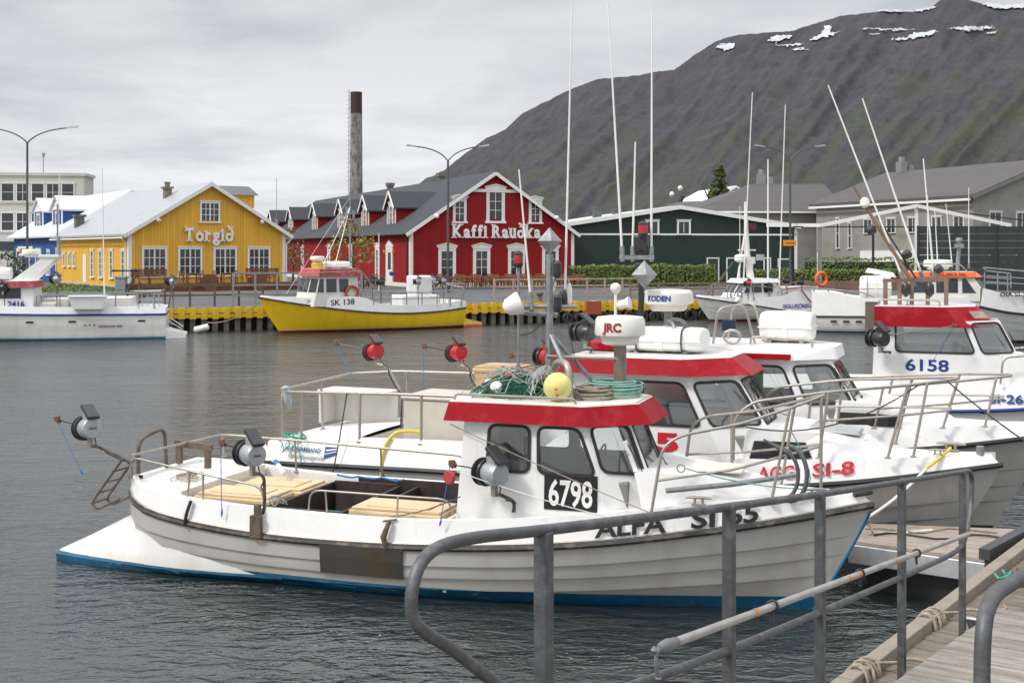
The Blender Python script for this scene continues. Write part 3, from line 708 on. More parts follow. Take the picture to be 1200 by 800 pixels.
b = MB(); b.tube([(1.6+3.5, 3, H_), (5.1, 3, H_+2.6)], .06, 5); b.box((5.0, 2.9, H_+2.6), (5.3, 3.1, H_+3.1)); b.build('roof_antenna', M['galv'], of)
b = MB(); b.box((-25, -7, 0), (6.2, -.3, 5.0)); b.build('annex_wall', mat('annex_render', (.62, .62, .60), .8, var=.05, dirt=(.45, .45, .42), da=.2), of)
b = MB(); b.box((-25, -7.06, 3.05), (5.9, -7.004, 4.15)); b.build('annex_window_band', M['winfar'], of)
# ---- chimney stack
cs = empty('chimney_stack', (at(417.5, 0, 200).x, 200, ZG), 0, 'tall weathered factory chimney with rusty black top rising behind the red house', 'chimney')
def chh(c, e_):
    n, l = e_['n'], e_['l']; s = n.new('ShaderNodeSeparateXYZ'); l.new(e_['tc'].outputs['Object'], s.inputs[0])
    c = e_['mix'](e_['ramp'](e_['noi'](1.2, 6, (1, 1, .35), .7), .44, .6), c, (.10, .09, .088))
    g = n.new('ShaderNodeMath'); g.operation = 'GREATER_THAN'; l.new(s.outputs[2], g.inputs[0]); g.inputs[1].default_value = 26.0
    return e_['mix'](g.outputs[0], c, (.055, .033, .027))
b = MB(); b.lathe([(1.12, 0), (1.02, 20), (.96, 29.2), (.98, 29.3), (.98, 29.6), (.8, 29.6)], n=24); b.build('shaft', mat('peeling_chimney', (.27, .255, .25), .85, var=.25, vs=2, hook=chh), cs, smooth=True)
b = MB()
for sx in (-.28, .28): b.tube([(-1.25+sx*.0, sx, 6), (-1.2, sx, 30.0)], .025, 4)
for i in range(80): b.tube([(-1.24, -.28, 6+i*.3), (-1.24, .28, 6+i*.3)], .014, 3)
for i in range(16): b.tube([(-1.35, .28, 6+i*1.5), (-.95, .28, 6+i*1.5)], .03, 4)
for i in range(30): b.tube([(-1.25+.22*math.cos(t)-.2, .38*math.sin(t), 8+i*.75) for t in [k*math.pi/4 for k in range(9)]], .014, 3)
b.build('caged_ladder', M['rust'], cs)
# ---- green building
gb = empty('green_building', (4.2, 104, ZG), R(10), 'long dark green corrugated hall with white trim and low white roof', 'hall')
Mgw = mat('dark_green_corrugated', (.014, .034, .027), .55, var=.1, vs=1.5, hook=siding((.014, .034, .027), .3, dark=.7))
Mgr = mat('pale_sheet_roof', (.62, .63, .64), .5, .1, var=.05, hook=siding((.62, .63, .64), .6, 'y', .9))
w, L, e, r = 21.8, 30, 5.2, 6.85
sh_ = shell(gb, w, L, e, r, Mgw, Mgr, M['white'], over=.3, side_over=.3, barge=.34, ridge_x=10.8)
b = MB(); b.box((0, -.06, 4.36), (w, -.004, 4.52)); b.build('trim_band', M['white'], gb)
for a in (8.3, 11.2): window(gb, 'g', a, 4.7-.1, .95, .95, 2, 1, fw=.15)
for a, ww, hh in ((13.9, .95, 2.4), (16.4, 2.3, 2.4), (19.0, .5, 2.4), (20.6, 1.0, 2.3)):
    b = MB(); b.box((a-ww/2-.1, -.07, .1), (a-ww/2, -.004, hh)); b.box((a+ww/2, -.07, .1), (a+ww/2+.1, -.004, hh)); b.box((a-ww/2, -.068, hh-.1), (a+ww/2, -.004, hh)); d = b.build('door_frame', M['white'], gb)
    b = MB(); b.box((a-ww/2, -.04, .1), (a+ww/2, -.003, hh-.1)); b.build('door', mat('green_door', (.02, .05, .04), .5), d)
for (xx, yy, hh) in ((4.8, 6, 1.0), (3.4, 14, .7), (7.5, 9, .5), (9.3, 16, .45)):
    zz = e+(r-e)*xx/10.8
    b = MB(); b.box((xx-.35, yy-.35, zz-.2), (xx+.35, yy+.35, zz+hh)); b.box((xx-.42, yy-.42, zz+hh), (xx+.42, yy+.42, zz+hh+.12)); b.build('roof_vent', mat('vent_dark', (.11, .12, .13), .6), gb)
# ---- grey concrete houses at right
Mcc = mat('grey_pebbledash', (.29, .28, .255), .9, var=.1, vs=.6, bump=.4, bs=14, dirt=(.14, .13, .12), da=.3, ds=.5)
Mgs = mat('grey_slate_roof', (.085, .078, .077), .7, var=.1, vs=.7, hook=siding((.085, .078, .077), .4, 'z', .86))
cb = empty('concrete_building', (38.6, 100, ZG), R(23), 'long grey pebble-dashed concrete building with slate roof at right', 'building')
w, L, e, r = 18, 21, 7.6, 10.8
s1 = shell(cb, w, L, e, r, Mcc, Mgs, mat('grey_trim', (.20, .19, .185), .8), over=.5, side_over=.5, corner=0, thick=.22)
b = MB(); b.box((-.72, -.3, e-.42), (-.55, L+.3, e-.22)); b.build('gutter', M['white'], cb)
for i, a in enumerate((1.6, 4.2, 7.2, 10.0, 13.2)): window(cb, 's', a, 4.7, 1.05, 1.2, 2, 1, fw=.08, sillw=.02)
for a, hh in ((17.6, 2.8), (15.8, 2.3)): window(cb, 's', a, 3.3, .35, hh, 1, 2, fw=.08, sillw=.02)
for a in (2.4, 5.4, 8.6): window(cb, 'g', a, 5.0, 1.2, 1.2, 2, 1, fw=.1, sillw=.03)
for a in (2.4, 5.4, 8.6): window(cb, 'g', a, 1.5, 1.2, 1.2, 2, 1, fw=.1, sillw=.03)
b = MB(PLN['s']); b.box((-5.2, 0, 0), (5.2, .15, 2.9)); o = b.build('garage_door', M['white'], cb); o.location = (0, 9, .1)
b = MB(PLN['s']); b.box((-.6, 0, 0), (.6, .1, 1.6)); o = b.build('cellar_door', M['brownwood'], cb); o.location = (0, 19.3, .1)
cb2 = empty('concrete_annex', (24.5, 121.0, ZG), R(4), 'lower grey concrete building with hipped slate roof beside the long one', 'building')
b = MB(); b.box((-6, 0, 0), (9, 16, 7.0)); b.build('wall', Mcc, cb2)
b = MB(); b.prism([(-6.6, -.6, 7.0), (9.6, -.6, 7.0), (9.6, 16, 7.0), (-6.6, 16, 7.0)], [(2, 7, 10.2), (9.6, 7, 10.2), (9.6, 9, 10.2), (2, 9, 10.2)]); b.build('roof', Mgs, cb2)
b = MB(); b.box((-6.7, -.75, 6.82), (9.5, -.62, 6.99)); b.build('gutter', M['white'], cb2)
for x, y, n_ in ((3.6, 13, 4),): pass
mh = empty('slate_roofed_hall', (18.0, 128, ZG), R(23), 'grey slate roof stretching behind the green hall with a white gutter', 'building')
b = MB(); b.box((0, 0, 0), (10, 14, 6.6)); b.build('wall', Mcc, mh)
b = MB(); b.prism([(-.6, -.6, 6.6), (12, -.6, 6.6), (12, 15, 6.6), (-.6, 15, 6.6)], [(4.5, 6.5, 8.6), (12, 6.5, 8.9), (12, 8, 8.9), (4.5, 8, 8.6)]); b.build('roof', Mgs, mh)
for root, xx, yy, zz in ((cb, w/2, 19, r), (cb2, 3, 8, 10.1)):
    b = MB(); b.box((xx-.4, yy-.4, zz-.3), (xx+.4, yy+.4, zz+1.2)); b.box((xx+.6, yy-.4, zz-.3), (xx+1.2, yy+.4, zz+.9)); b.tube([(xx, yy, zz+1.2), (xx, yy, zz+1.7)], .3, 8); b.build('roof_vent', M['galv'], root)
wg = empty('white_gabled_house', (at(824, 0, 165).x, 165, ZG), R(12), 'white gabled roof showing above the slate roofs behind the spruce', 'house')
shell(wg, 9.5, 14, 9.4, 11.9, mat('old_white_wall', (.45, .43, .37), .85, var=.1), Mww, M['white'], over=.3, corner=0)
# ---- timber fence of dark boards and white steel frame at right
P0 = at(1076, 0, 84); P1 = at(1262, 0, 80)
tb = empty('board_fence', (P0.x, P0.y, ZG), math.atan2(P1.y-P0.y, P1.x-P0.x), 'tall black-green horizontal board fence in front of the concrete building', 'fence')
Mdb = mat('black_green_boards', (.018, .026, .026), .6, var=.25, vs=2)
LF = (P1-P0).length
bm0 = None
for i in range(4):
    for k in range(9):
        if bm0 is None: c = MB(); c.box((0, -.04, 0), (LF/4-.1, .04, .46)); o = c.build('board', Mdb, tb); bm0 = o.data
        else: o = inst('board', bm0, tb)
        o.location = (i*LF/4+.05, 0, .25+k*.49)
    c = MB(); c.box((i*LF/4-.08, -.1, 0), (i*LF/4+.08, .1, 4.75)); c.build('post', Mdb, tb)
fr = empty('white_roof_frame', (at(962, 0, 88).x, 88, ZG), 0, 'open white steel gable frame on slender posts before the concrete building', 'steel frame')
xa, xm, xb = 0, at(1075, 0, 88).x-at(962, 0, 88).x, at(1185, 0, 88).x-at(962, 0, 88).x
for p, q in (((xa, 0, 4.85), (xm, 0, 6.3)), ((xm, 0, 6.28), (xb, 0, 4.85)), ((xa-3.8, 1, 4.9), (xa, 0, 4.86))):
    b = MB(); b.bar(p, q, .12, .26); b.build('rafter', M['white'], fr)
for x in (xa, xm): b = MB(); b.box((x-.1, .1, 0), (x+.1, .3, 4.85 if x == xa else 6.3)); b.build('post', M['white'] if x == xm else M['galv'], fr)
for x in (3.9, xa-2.0): b = MB(); b.box((x-.07, .1, 0), (x+.07, .25, 4.7)); b.build('post', M['blackp'], fr)
b = MB(); b.bar((-2, .3, 4.75), (xb, .3, 4.75), .08, .09); b.bar((xm, .36, 6.2), (xb+3, .36, 5.0), .08, .09); b.build('wire_beam', M['blackp'], fr)
# ---- street lamps
Mlp = mat('dark_lamp_steel', (.10, .105, .11), .5, .4)
def lamp(px, ytop, Y, label, arm=3.3, dirx=1):
    o = empty('street_lamp', (at(px, 0, Y).x, Y, ZG), math.atan2(QD.y, QD.x)*0, label, 'street lamp', 'double-armed street lamps')
    top = at(px, ytop, Y).z-ZG; n = top-1.0
    b = MB(); b.tube([(0, 0, 0), (0, 0, 1.1)], .13, 8); b.tube([(0, 0, 1.1), (0, 0, n)], [.09, .075], 8); b.build('pole', Mlp, o, smooth=True)
    for s in (-1, 1):
        b = MB(); b.tube([(0, 0, n-.05)]+arc((0, 0, n), (s*arm*.22, 0, n+.85), (s*arm*.8, 0, top), 8), .05, 6); a = b.build('arm', Mlp, o, smooth=True)
        c = MB(); c.add([], []); c.M = TR(s*arm*.8, 0, top, rz=0 if s > 0 else 180) @ Matrix.Rotation(R(-8), 4, 'Y')
        c.prism([(0, -.07, -.04), (.75, -.13, -.05), (.8, 0, -.05), (.75, .13, -.05), (0, .07, -.04)], [(0, -.05, .05), (.7, -.09, .07), (.74, 0, .07), (.7, .09, .07), (0, .05, .05)]); c.build('lamp_head', M['galv'], a)
    return o
lamp(32, 150, 80, 'leftmost double-armed street lamp, in front of the blue house', 3.3)
lamp(525, 172, 84, 'double-armed street lamp in front of the red house', 2.7)
l3 = lamp(926, 172, 88, 'double-armed street lamp right of the green hall, above the hedge', 2.3)
sg = MB(); p = at(918, 288, 87.8); sg.box((p.x, 87.8, p.z), (p.x+.95, 87.86, p.z+.42))
so_ = tag(sg.build('road_sign', mat('orange_sign', (.75, .27, .01), .5)), 'small orange-yellow sign fixed to the street lamp by the hedge', 'sign')
b = MB()
for k in range(6): b.box((p.x+.16+k*.11, 87.785, p.z+.16), (p.x+.16+k*.11+(.07 if k % 2 else .05), 87.795, p.z+.26))
b.build('sign_lettering', M['ink'], so_)
# flagpole, aerial mast behind
for px, yt, Y, rr, lab in ((900, 187, 75, .07, 'thick white flagpole before the green hall doors'), (324, 208, 150, .05, 'thin aerial mast on the skyline between the yellow and red houses'), (867, 242, 74, .03, 'short thin white pole left of the small boat mast'),
                           (958, 296, 72, .035, 'thin white pole left of the orange life ring')):
    b = MB(); t = at(px, yt, Y); b.tube([(0, 0, 0), (0, 0, t.z-ZG)], [rr, rr*.6], 8)
    if Y == 150:
        for k in range(4): b.tube([(-.7+.1*k, 0, 5+k*.5), (.7-.1*k, 0, 5+k*.5)], .03, 4)
        b.box((-.2, -.2, 5), (.2, .2, 7))
    o = b.build('pole', M['white'] if Y != 150 else M['galv']); o.location = (t.x, Y, ZG); tag(o, lab, 'pole')
# dark domed ship mast behind the green hall
b = MB(); q = at(795, 240, 160); b.box((q.x-1.2, 160, 3), (q.x+1.0, 161, q.z-.5)); b.tube([(q.x-.6, 160, q.z-2), (q.x+.5, 160, q.z+1.2)], .35, 6); b.tube([(q.x-3.5, 160, q.z-1.0), (q.x, 160, q.z-.6)], .25, 5)
sm = tag(b.build('ship_mast', M['blackp']), 'dark ship mast with two white domes behind the green hall', 'mast')
for dx, dz in ((.1, 2.2), (-.6, 1.4)):
    b = MB(); b.lathe([(.1, -.4), (.28, -.24), (.34, 0), (.24, .24), (.05, .34)], TR(q.x+dx*1.6, 159.4, q.z+dz), 12); b.build('dome', M['radome'], sm, smooth=True)
# ================================================================ VEGETATION, TERRACES
def leaf_mat(name, c1, c2):
    def hook(c, e):
        n, l = e['n'], e['l']
        g = n.new('ShaderNodeNewGeometry'); r = n.new('ShaderNodeValToRGB') if 0 else None
        return e['mix'](e['ramp'](g.outputs['Random Per Island'], 0, 1), c, c2)
    return mat(name, c1, .7, var=.3, vs=2.5, hook=hook)
Mh = leaf_mat('hedge_leaf', (.075, .12, .022), (.17, .21, .045))
def leaves(b, n, fn, sz):
    for _ in range(n):
        p, nr = fn(); a = Vector((random.gauss(0, 1), random.gauss(0, 1), random.gauss(0, 1)))
        nr = (Vector(nr)+a*.55).normalized(); t = nr.orthogonal().normalized(); t = Matrix.Rotation(random.uniform(0, 6.3), 3, nr) @ t; u = nr.cross(t)
        s = sz*random.uniform(.6, 1.3); p = Vector(p)
        b.add([p-t*s, p+u*s*.6, p+t*s, p-u*s*.6], [(0, 1, 2, 3)], 0)
def hedge(x0, y0, x1, y1, h, wd, n, label):
    d = Vector((x1-x0, y1-y0, 0)); L = d.length; ang = math.atan2(d.y, d.x)
    b = MB(); segs = max(3, int(L/1.2)); vs = []
    for i in range(segs+1):
        x = L*i/segs; hh = h*.93+.12*noise.noise(Vector((x, y0, 0)))
        vs += [(x, 0.05, 0), (x, .0, hh*.8), (x, .18, hh-.12), (x, wd-.18, hh-.12), (x, wd, hh*.8), (x, wd, 0)]
    fs = []
    for i in range(segs):
        for k in range(5): fs.append((i*6+k, (i+1)*6+k, (i+1)*6+k+1, i*6+k+1)[::-1])
    fs += [tuple(range(6)), tuple(range(segs*6, segs*6+6))]
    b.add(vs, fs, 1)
    def fn():
        x = random.uniform(0, L); bu = .24*noise.noise(Vector((x*.7, y0, 2)))+.14*noise.noise(Vector((x*3, y0, 2)))
        if random.random() < .6: z = random.uniform(0, h); return (x, -.03-bu-.06*random.random(), z*(1+bu*.5)), (0, -1, .35)
        y = random.uniform(0, wd); return (x, y, h+bu+random.uniform(-.12, .04)), (0, -.2, 1)
    leaves(b, n, fn, .10)
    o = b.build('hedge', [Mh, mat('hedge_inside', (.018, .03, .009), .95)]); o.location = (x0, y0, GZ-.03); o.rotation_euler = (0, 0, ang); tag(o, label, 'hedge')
p = at(672, 0, 96); q = at(838, 0, 99)
hedge(p.x, 96, q.x, 99, 1.75, 1.6, 5200, 'clipped green hedge in front of the dark green hall')
p = at(886, 0, 94); q = at(1300, 0, 92); hedge(p.x, 94, q.x, 92, 1.5, 1.3, 6500, 'long low clipped hedge in front of the concrete building, nearer row')
p = at(945, 0, 98); q = at(1200, 0, 96); hedge(p.x, 98, q.x, 96, 2.35, 1.2, 3000, 'taller hedge behind the long low hedge, right of the street lamp')
# low wall in front of the right hedge
P0 = at(884, 0, 90); P1 = at(1300, 0, 88); b = MB(); b.bar((P0.x, 90, GZ+.3), (P1.x, 88, GZ+.3), .3, .7); lw = b.build('low_wall', mat('brown_low_wall', (.22, .13, .09), .85, var=.2, dirt=(.15, .12, .1), da=.4)); tag(lw, 'long low brown wall below the hedge at right', 'wall')
# grass verge left of the yellow house
b = MB(); b.add([at(45, 0, 86)*1, at(175, 0, 80), at(185, 0, 89), at(66, 0, 107)], [(0, 1, 2, 3)]); b.v = [(x, y, GZ+.012) for x, y, z in b.v]
def fn():
    u, v = random.random(), random.random(); a, c, d, e = [Vector(q) for q in b.v[:4]]
    q = (a.lerp(c, u)).lerp(e.lerp(d, u), v); return (q.x, q.y, GZ+.1*random.random()), (0, -1, .2)
leaves(b, 3500, fn, .13); o = b.build('grass', leaf_mat('verge_grass', (.075, .12, .03), (.13, .17, .05)), kind='stuff')
# trees
def tree(x, y, h, cr, n, label, col, crown0=.35, sz=.16, cone=False, seed=1, cat='tree', nm='leafy_tree'):
    random.seed(seed); root = empty(nm, (x, y, ZG), 0, label, cat)
    b = MB(); b.tube([(0, 0, 0), (.1, 0, h*.4), (0, .1, h*.75 if not cone else h*.97)], [h*.022, h*.016, h*.005], 6)
    for i in range(9):
        a = random.uniform(0, 6.28); z = h*random.uniform(.3, .7); b.tube([(0, 0, z), (math.cos(a)*cr*.5, math.sin(a)*cr*.5, z+h*.1), (math.cos(a)*cr*.8, math.sin(a)*cr*.8, z+h*.22)], [h*.008, h*.005, h*.002], 4)
    b.build('trunk', mat(nm+'_bark', (.10, .08, .06), .9), root)
    cl = []
    for i in range(70 if cone else 22):
        a = random.uniform(0, 6.28); z = random.uniform(crown0, .97); rr = cr*(1-z)/(1-crown0) if cone else cr*math.sin(math.pi*min(1, (z-crown0)/(1-crown0)*.8+.18))
        cl.append((math.cos(a)*rr*.75, math.sin(a)*rr*.75, z*h, cr*random.uniform(.22, .4)*(1.0 if not cone else .35+(1-z))))
    def f():
        c = random.choice(cl); d = Vector((random.gauss(0, 1), random.gauss(0, 1), random.gauss(0, .8))).normalized(); return (c[0]+d.x*c[3], c[1]+d.y*c[3], c[2]+d.z*c[3]*.8), d
    b = MB(); leaves(b, n, f, sz); b.build('crown', col, root)
p = at(413, 0, 91.5); tree(p.x, 91.5, 5.1, 1.9, 650, 'thin young tree with yellowing leaves in front of the red house side wall', leaf_mat('autumn_leaf', (.17, .15, .03), (.30, .22, .06)), .38, .13, seed=4)
p = at(343, 0, 112); tree(p.x, 112, 5.2, 1.5, 350, 'small bushy tree between the red house and the yellow house', leaf_mat('olive_leaf', (.12, .11, .03), (.2, .15, .05)), .3, .14, seed=9)
p = at(843, 0, 140); tree(p.x, 140, 13.3, 2.6, 6000, 'dark spruce poking above the slate roof behind the green hall', leaf_mat('spruce_needle', (.05, .085, .02), (.09, .11, .03)), .25, .22, cone=True, seed=6, nm='spruce_tree')
p = at(8, 0, 95); tree(p.x, 95, 3.0, 1.9, 700, 'low round bush at the far left below the office block', leaf_mat('bush_leaf', (.04, .06, .02), (.08, .10, .03)), .1, .14, seed=8, nm='bush', cat='bush')
random.seed(11)
# ---- terrace furniture ------------------------------------------------
def chair_mesh(b):
    b.box((-.24, -.22, .40), (.24, .24, .45))
    for x in (-.22, .18):
        b.box((x, -.22, 0), (x+.05, -.17, .64)); b.box((x, .20, 0), (x+.05, .25, .95)); b.box((x, -.22, .62), (x+.05, .22, .66))
    for z in (.55, .70, .85): b.box((-.22, .205, z), (.22, .235, z+.08))
def table_mesh(b, l=.9, top=None):
    b.box((-l/2, -.4, .71), (l/2, .4, .75)); b.box((-l/2+.06, -.34, .6), (l/2-.06, .34, .70))
    for x in (-l/2+.05, l/2-.12):
        for y in (-.34, .28): b.box((x, y, 0), (x+.07, y+.07, .72))
def bench_mesh(b, l=2.6):
    for k in range(3): b.box((-l/2, -.25+k*.17, .40), (l/2, -.11+k*.17, .44))
    for k in range(4): b.box((-l/2, .27, .50+k*.15), (l/2, .31, .62+k*.15))
    for x in (-l/2+.1, l/2-.2, -.05): b.box((x, -.25, 0), (x+.09, .3, .42)); b.box((x, .31, 0), (x+.09, .36, 1.1))
def mk(fn, name, m): b = MB(); fn(b); return b.build(name, m)
C0, T0 = mk(chair_mesh, 'terrace_chair', M['chairwood']), mk(table_mesh, 'terrace_table', M['chairwood'])
used = set()
def place(src, x, y, z, rz, label, cat, group):
    if src.name not in used: used.add(src.name); o = src
    else: o = src.copy(); COL.objects.link(o)
    o.location = (x, y, z); o.rotation_euler = (0, 0, rz); tag(o, label, cat, group); return o
tc = ['brown slatted wooden chair on the terrace before the red house', 'brown wooden table among the chairs before the red house']
for i in range(15):
    px = 398+i*19.5+random.uniform(-2, 2)
    if 474 < px < 486 or i in (3,): continue
    for row, Yb in enumerate((92.5, 89.5)):
        zone = ('left of the door', 'before the left window', 'under the sign', 'before the right window', 'at the right end')[min(4, i//3)]; rw = ('back', 'front')[row]
        p = at(px+row*7, 0, Yb+i*.28); place(T0, p.x, p.y, GZ+.16, A2+random.uniform(-.2, .2), 'brown wooden table in the %s row of the red house terrace, %s' % (rw, zone), 'table', 'terrace tables %s, %s row' % (zone, rw))
        for k, (dx, dy, rz) in enumerate(((0, -.75, math.pi), (.1, .75, 0), (-.95, 0, 1.57))):
            if random.random() < .12: continue
            place(C0, p.x+dx, p.y+dy, GZ+.16, rz+A2+random.uniform(-.35, .35), 'brown slatted chair in the %s row of the red house terrace, %s' % (rw, zone), 'chair', 'terrace chairs %s, %s row' % (zone, rw))
# red-house terrace deck
p0 = at(388, 0, 86.6); p1 = at(742, 0, 95)
b = MB(); c = MB(); c.box((0, 0, 0), (1, 1, 1)); dr = (p1-p0); dr.z = 0; dn = Vector((-dr.y, dr.x, 0)).normalized()
b.add([p0+dr*x+dn*6.5*y-Vector((0, 0, p0.z+(p1.z-p0.z)*x))*1+Vector((0, 0, GZ-.1+.25*z)) for x, y, z in c.v], c.f)
b.build('terrace_deck', mat('terrace_deck_boards', (.17, .15, .13), .85, var=.2, vs=2), kind='structure')
# blue parasol base thing & bins near the door
b = MB(); p = at(459, 320, 88); b.lathe([(.14, 0), (.19, .15), (.19, .30), (.1, .32)], TR(p.x, p.y, p.z-.2), 10); tag(b.build('blue_bucket', mat('blue_plastic', (.02, .10, .35), .4), smooth=True), 'small blue tub standing on the terrace near the red house door', 'bucket')
for px, lab in ((425, 'black bollard post left of the red house door'), ):
    p = at(px, 0, 86); b = MB(); b.lathe([(.09, 0), (.09, 1.2), (.05, 1.3)], n=8); o = b.build('bollard', M['blackp']); o.location = (p.x, 86, GZ); tag(o, lab, 'bollard')
p = at(444, 0, 86); b = MB(); b.tube([(0, 0, 0), (0, 0, 4.2)], [.05, .03], 6); o = b.build('pole', M['white']); o.location = (p.x, 86, GZ); tag(o, 'thin white pole beside the red house door', 'pole')
p = at(646, 0, 86); b = MB(); b.lathe([(.28, 0), (.34, .5), (.34, 1.1), (.26, 1.25)], n=12); o = b.build('litter_bin', M['white'], smooth=True); o.location = (p.x, 86, GZ); tag(o, 'white rounded litter bin at the right end of the terrace', 'bin')
# yellow-house terrace: raised brown deck with bench, chairs, cable-drum tables
p0 = at(165, 0, 85.5); u = Vector((math.cos(R(28)), math.sin(R(28)), 0)); v = Vector((-u.y, u.x, 0)); o0 = Vector((p0.x, 85.5, 0))
def tp(a, b_, z): return o0+u*a+v*b_+Vector((0, 0, z))
yd = empty('yellow_house_terrace', (0, 0, 0), 0, 'raised brown plank terrace with timber front in front of the yellow house', 'terrace')
b = MB(); c = MB(); c.box((0, 0, 0), (1, 1, 1)); b.add([tp(-1+13.5*x, 3.2*y, GZ-.1+.62*z) for x, y, z in c.v], c.f); b.build('terrace_floor', mat('dark_brown_deck', (.06, .035, .025), .8, var=.25, vs=3), yd)
for k in range(3):
    b = MB(); b.bar(tp(-1, -.06, GZ+.1+k*.19), tp(12.5, -.06, GZ+.1+k*.19), .06, .16); b.build('board', M['brownwood'], yd)
B0 = mk(bench_mesh, 'terrace_bench', M['brownwood'])
q = tp(.9, 1.4, 0); place(B0, q.x, q.y, GZ+.52, R(28), 'long dark brown slatted bench at the left end of the yellow house terrace', 'bench', None)
q = tp(9.4, 1.6, 0); o = place(B0, q.x, q.y, GZ+.52, R(28), 'dark brown slatted bench under the right window of the yellow house', 'bench', None)
for i in range(9):
    a = 3.2+i*.85; q = tp(a, 1.2+random.uniform(-.4, .5), 0)
    if i % 3 == 1: place(T0, q.x, q.y, GZ+.52, R(28), 'brown wooden table on the yellow house terrace', 'table', 'tables on the yellow house terrace')
    else: place(C0, q.x, q.y, GZ+.52, R(28)+random.uniform(-1.5, 1.5), 'brown wooden chair on the yellow house terrace, in the %s half' % ('left' if a < 6.4 else 'right'), 'chair', 'chairs on the %s half of the yellow house terrace' % ('left' if a < 6.4 else 'right'))
dm = MB(); dm.lathe([(.62, 0), (.62, .07), (.3, .07), (.3, .5), (.62, .5), (.62, .57)], TR(rx=90), 18); D0 = None
for a, lab in ((4.6, 'wooden cable drum on its side before the yellow house terrace, left one'), (8.2, 'wooden cable drum on its side before the yellow house terrace, right one')):
    if D0 is None: D0 = o = dm.build('cable_drum', M['brownwood'])
    else: o = D0.copy(); COL.objects.link(o)
    q = tp(a, -1.0, 0); o.location = (q.x, q.y, GZ+.62); o.rotation_euler = (0, 0, R(28)); tag(o, lab, 'cable drum')
b = MB(); q = tp(-1.3, .2, 0); b.box((-.35, -.3, 0), (.35, .3, 1.0)); b.box((-.4, -.35, 1.0), (.4, .35, 1.1)); o = b.build('planter_box', mat('blue_grey_box', (.22, .27, .31), .5)); o.location = (q.x, q.y, GZ); tag(o, 'pale blue-grey waste box at the left end of the yellow house terrace', 'box')
# ---- pipe railing along the quay before the yellow house
def railing(a0, a1, n, name, label, h=1.05, off=1.2, matl=None, rails=(1.0, .55)):
    r_ = empty(name, tuple(qp(a0, off, GZ)), qa, label, 'railing'); L = a1-a0
    for z in rails: b = MB(); b.bar((0, 0, h*z), (L, 0, h*z), .07, .09); b.build('rail', matl or M['wood'], r_)
    pm_ = None
    for i in range(n+1):
        x = L*i/n
        if pm_ is None: b = MB(); b.box((-.05, -.05, 0), (.05, .05, h)); o = b.build('post', matl or M['wood'], r_); pm_ = o.data
        else: o = inst('post', pm_, r_)
        o.location = (x, 0, 0)
    return r_
railing(-1, 5.2, 5, 'quay_railing', 'brown timber railing on the quay in front of the yellow house', 1.15, 1.3, mat('brown_rail_timber', (.12, .085, .06), .8))
railing(3.6, 10.4, 6, 'gangway_railing', 'tall grey pipe railing at the quay edge by the yellow boat bow', 1.75, .9, M['galv'], (1, .65, .35))
railing(20.4, 30.5, 8, 'plank_fence', 'pale three-board plank fence on the quay before the hedge', 1.2, 7.0, mat('pale_pine_boards', (.42, .33, .26), .8), (.95, .6, .25))
railing(28.5, 60, 16, 'harbour_fence', 'brown board fence on the quay behind the moored boats at right', .9, 4.5, mat('brown_fence_board', (.25, .15, .10), .8), (.95, .55))
# bicycle-like deck gear of the left boat is built with the boat; concrete block and bollards on the quay
for i, (a, lab) in enumerate(((7.0, 'grey mooring bollard at the quay behind the yellow boat bow'), (20.6, 'rusty brown mooring bollard on the quay right of the yellow boat'))):
    b = MB(); b.lathe([(.2, 0), (.14, .1), (.13, .35), (.24, .42), (.22, .52), (.05, .55)], n=12); o = b.build('bollard', M['rust'] if i else M['galv'], smooth=True); o.location = qp(a, .4, GZ+.05); tag(o, lab, 'bollard')
b = MB(); c = MB(); c.box((0, 0, 0), (1, 1, 1)); b.add([qp(23.3+.9*x, -.16+.3*y, .42+.75*z) for x, y, z in c.v], c.f); tag(b.build('ladder_box', mat('rust_orange_paint', (.35, .07, .03), .7)), 'rust-orange steel ladder recess on the yellow quay face', 'ladder')
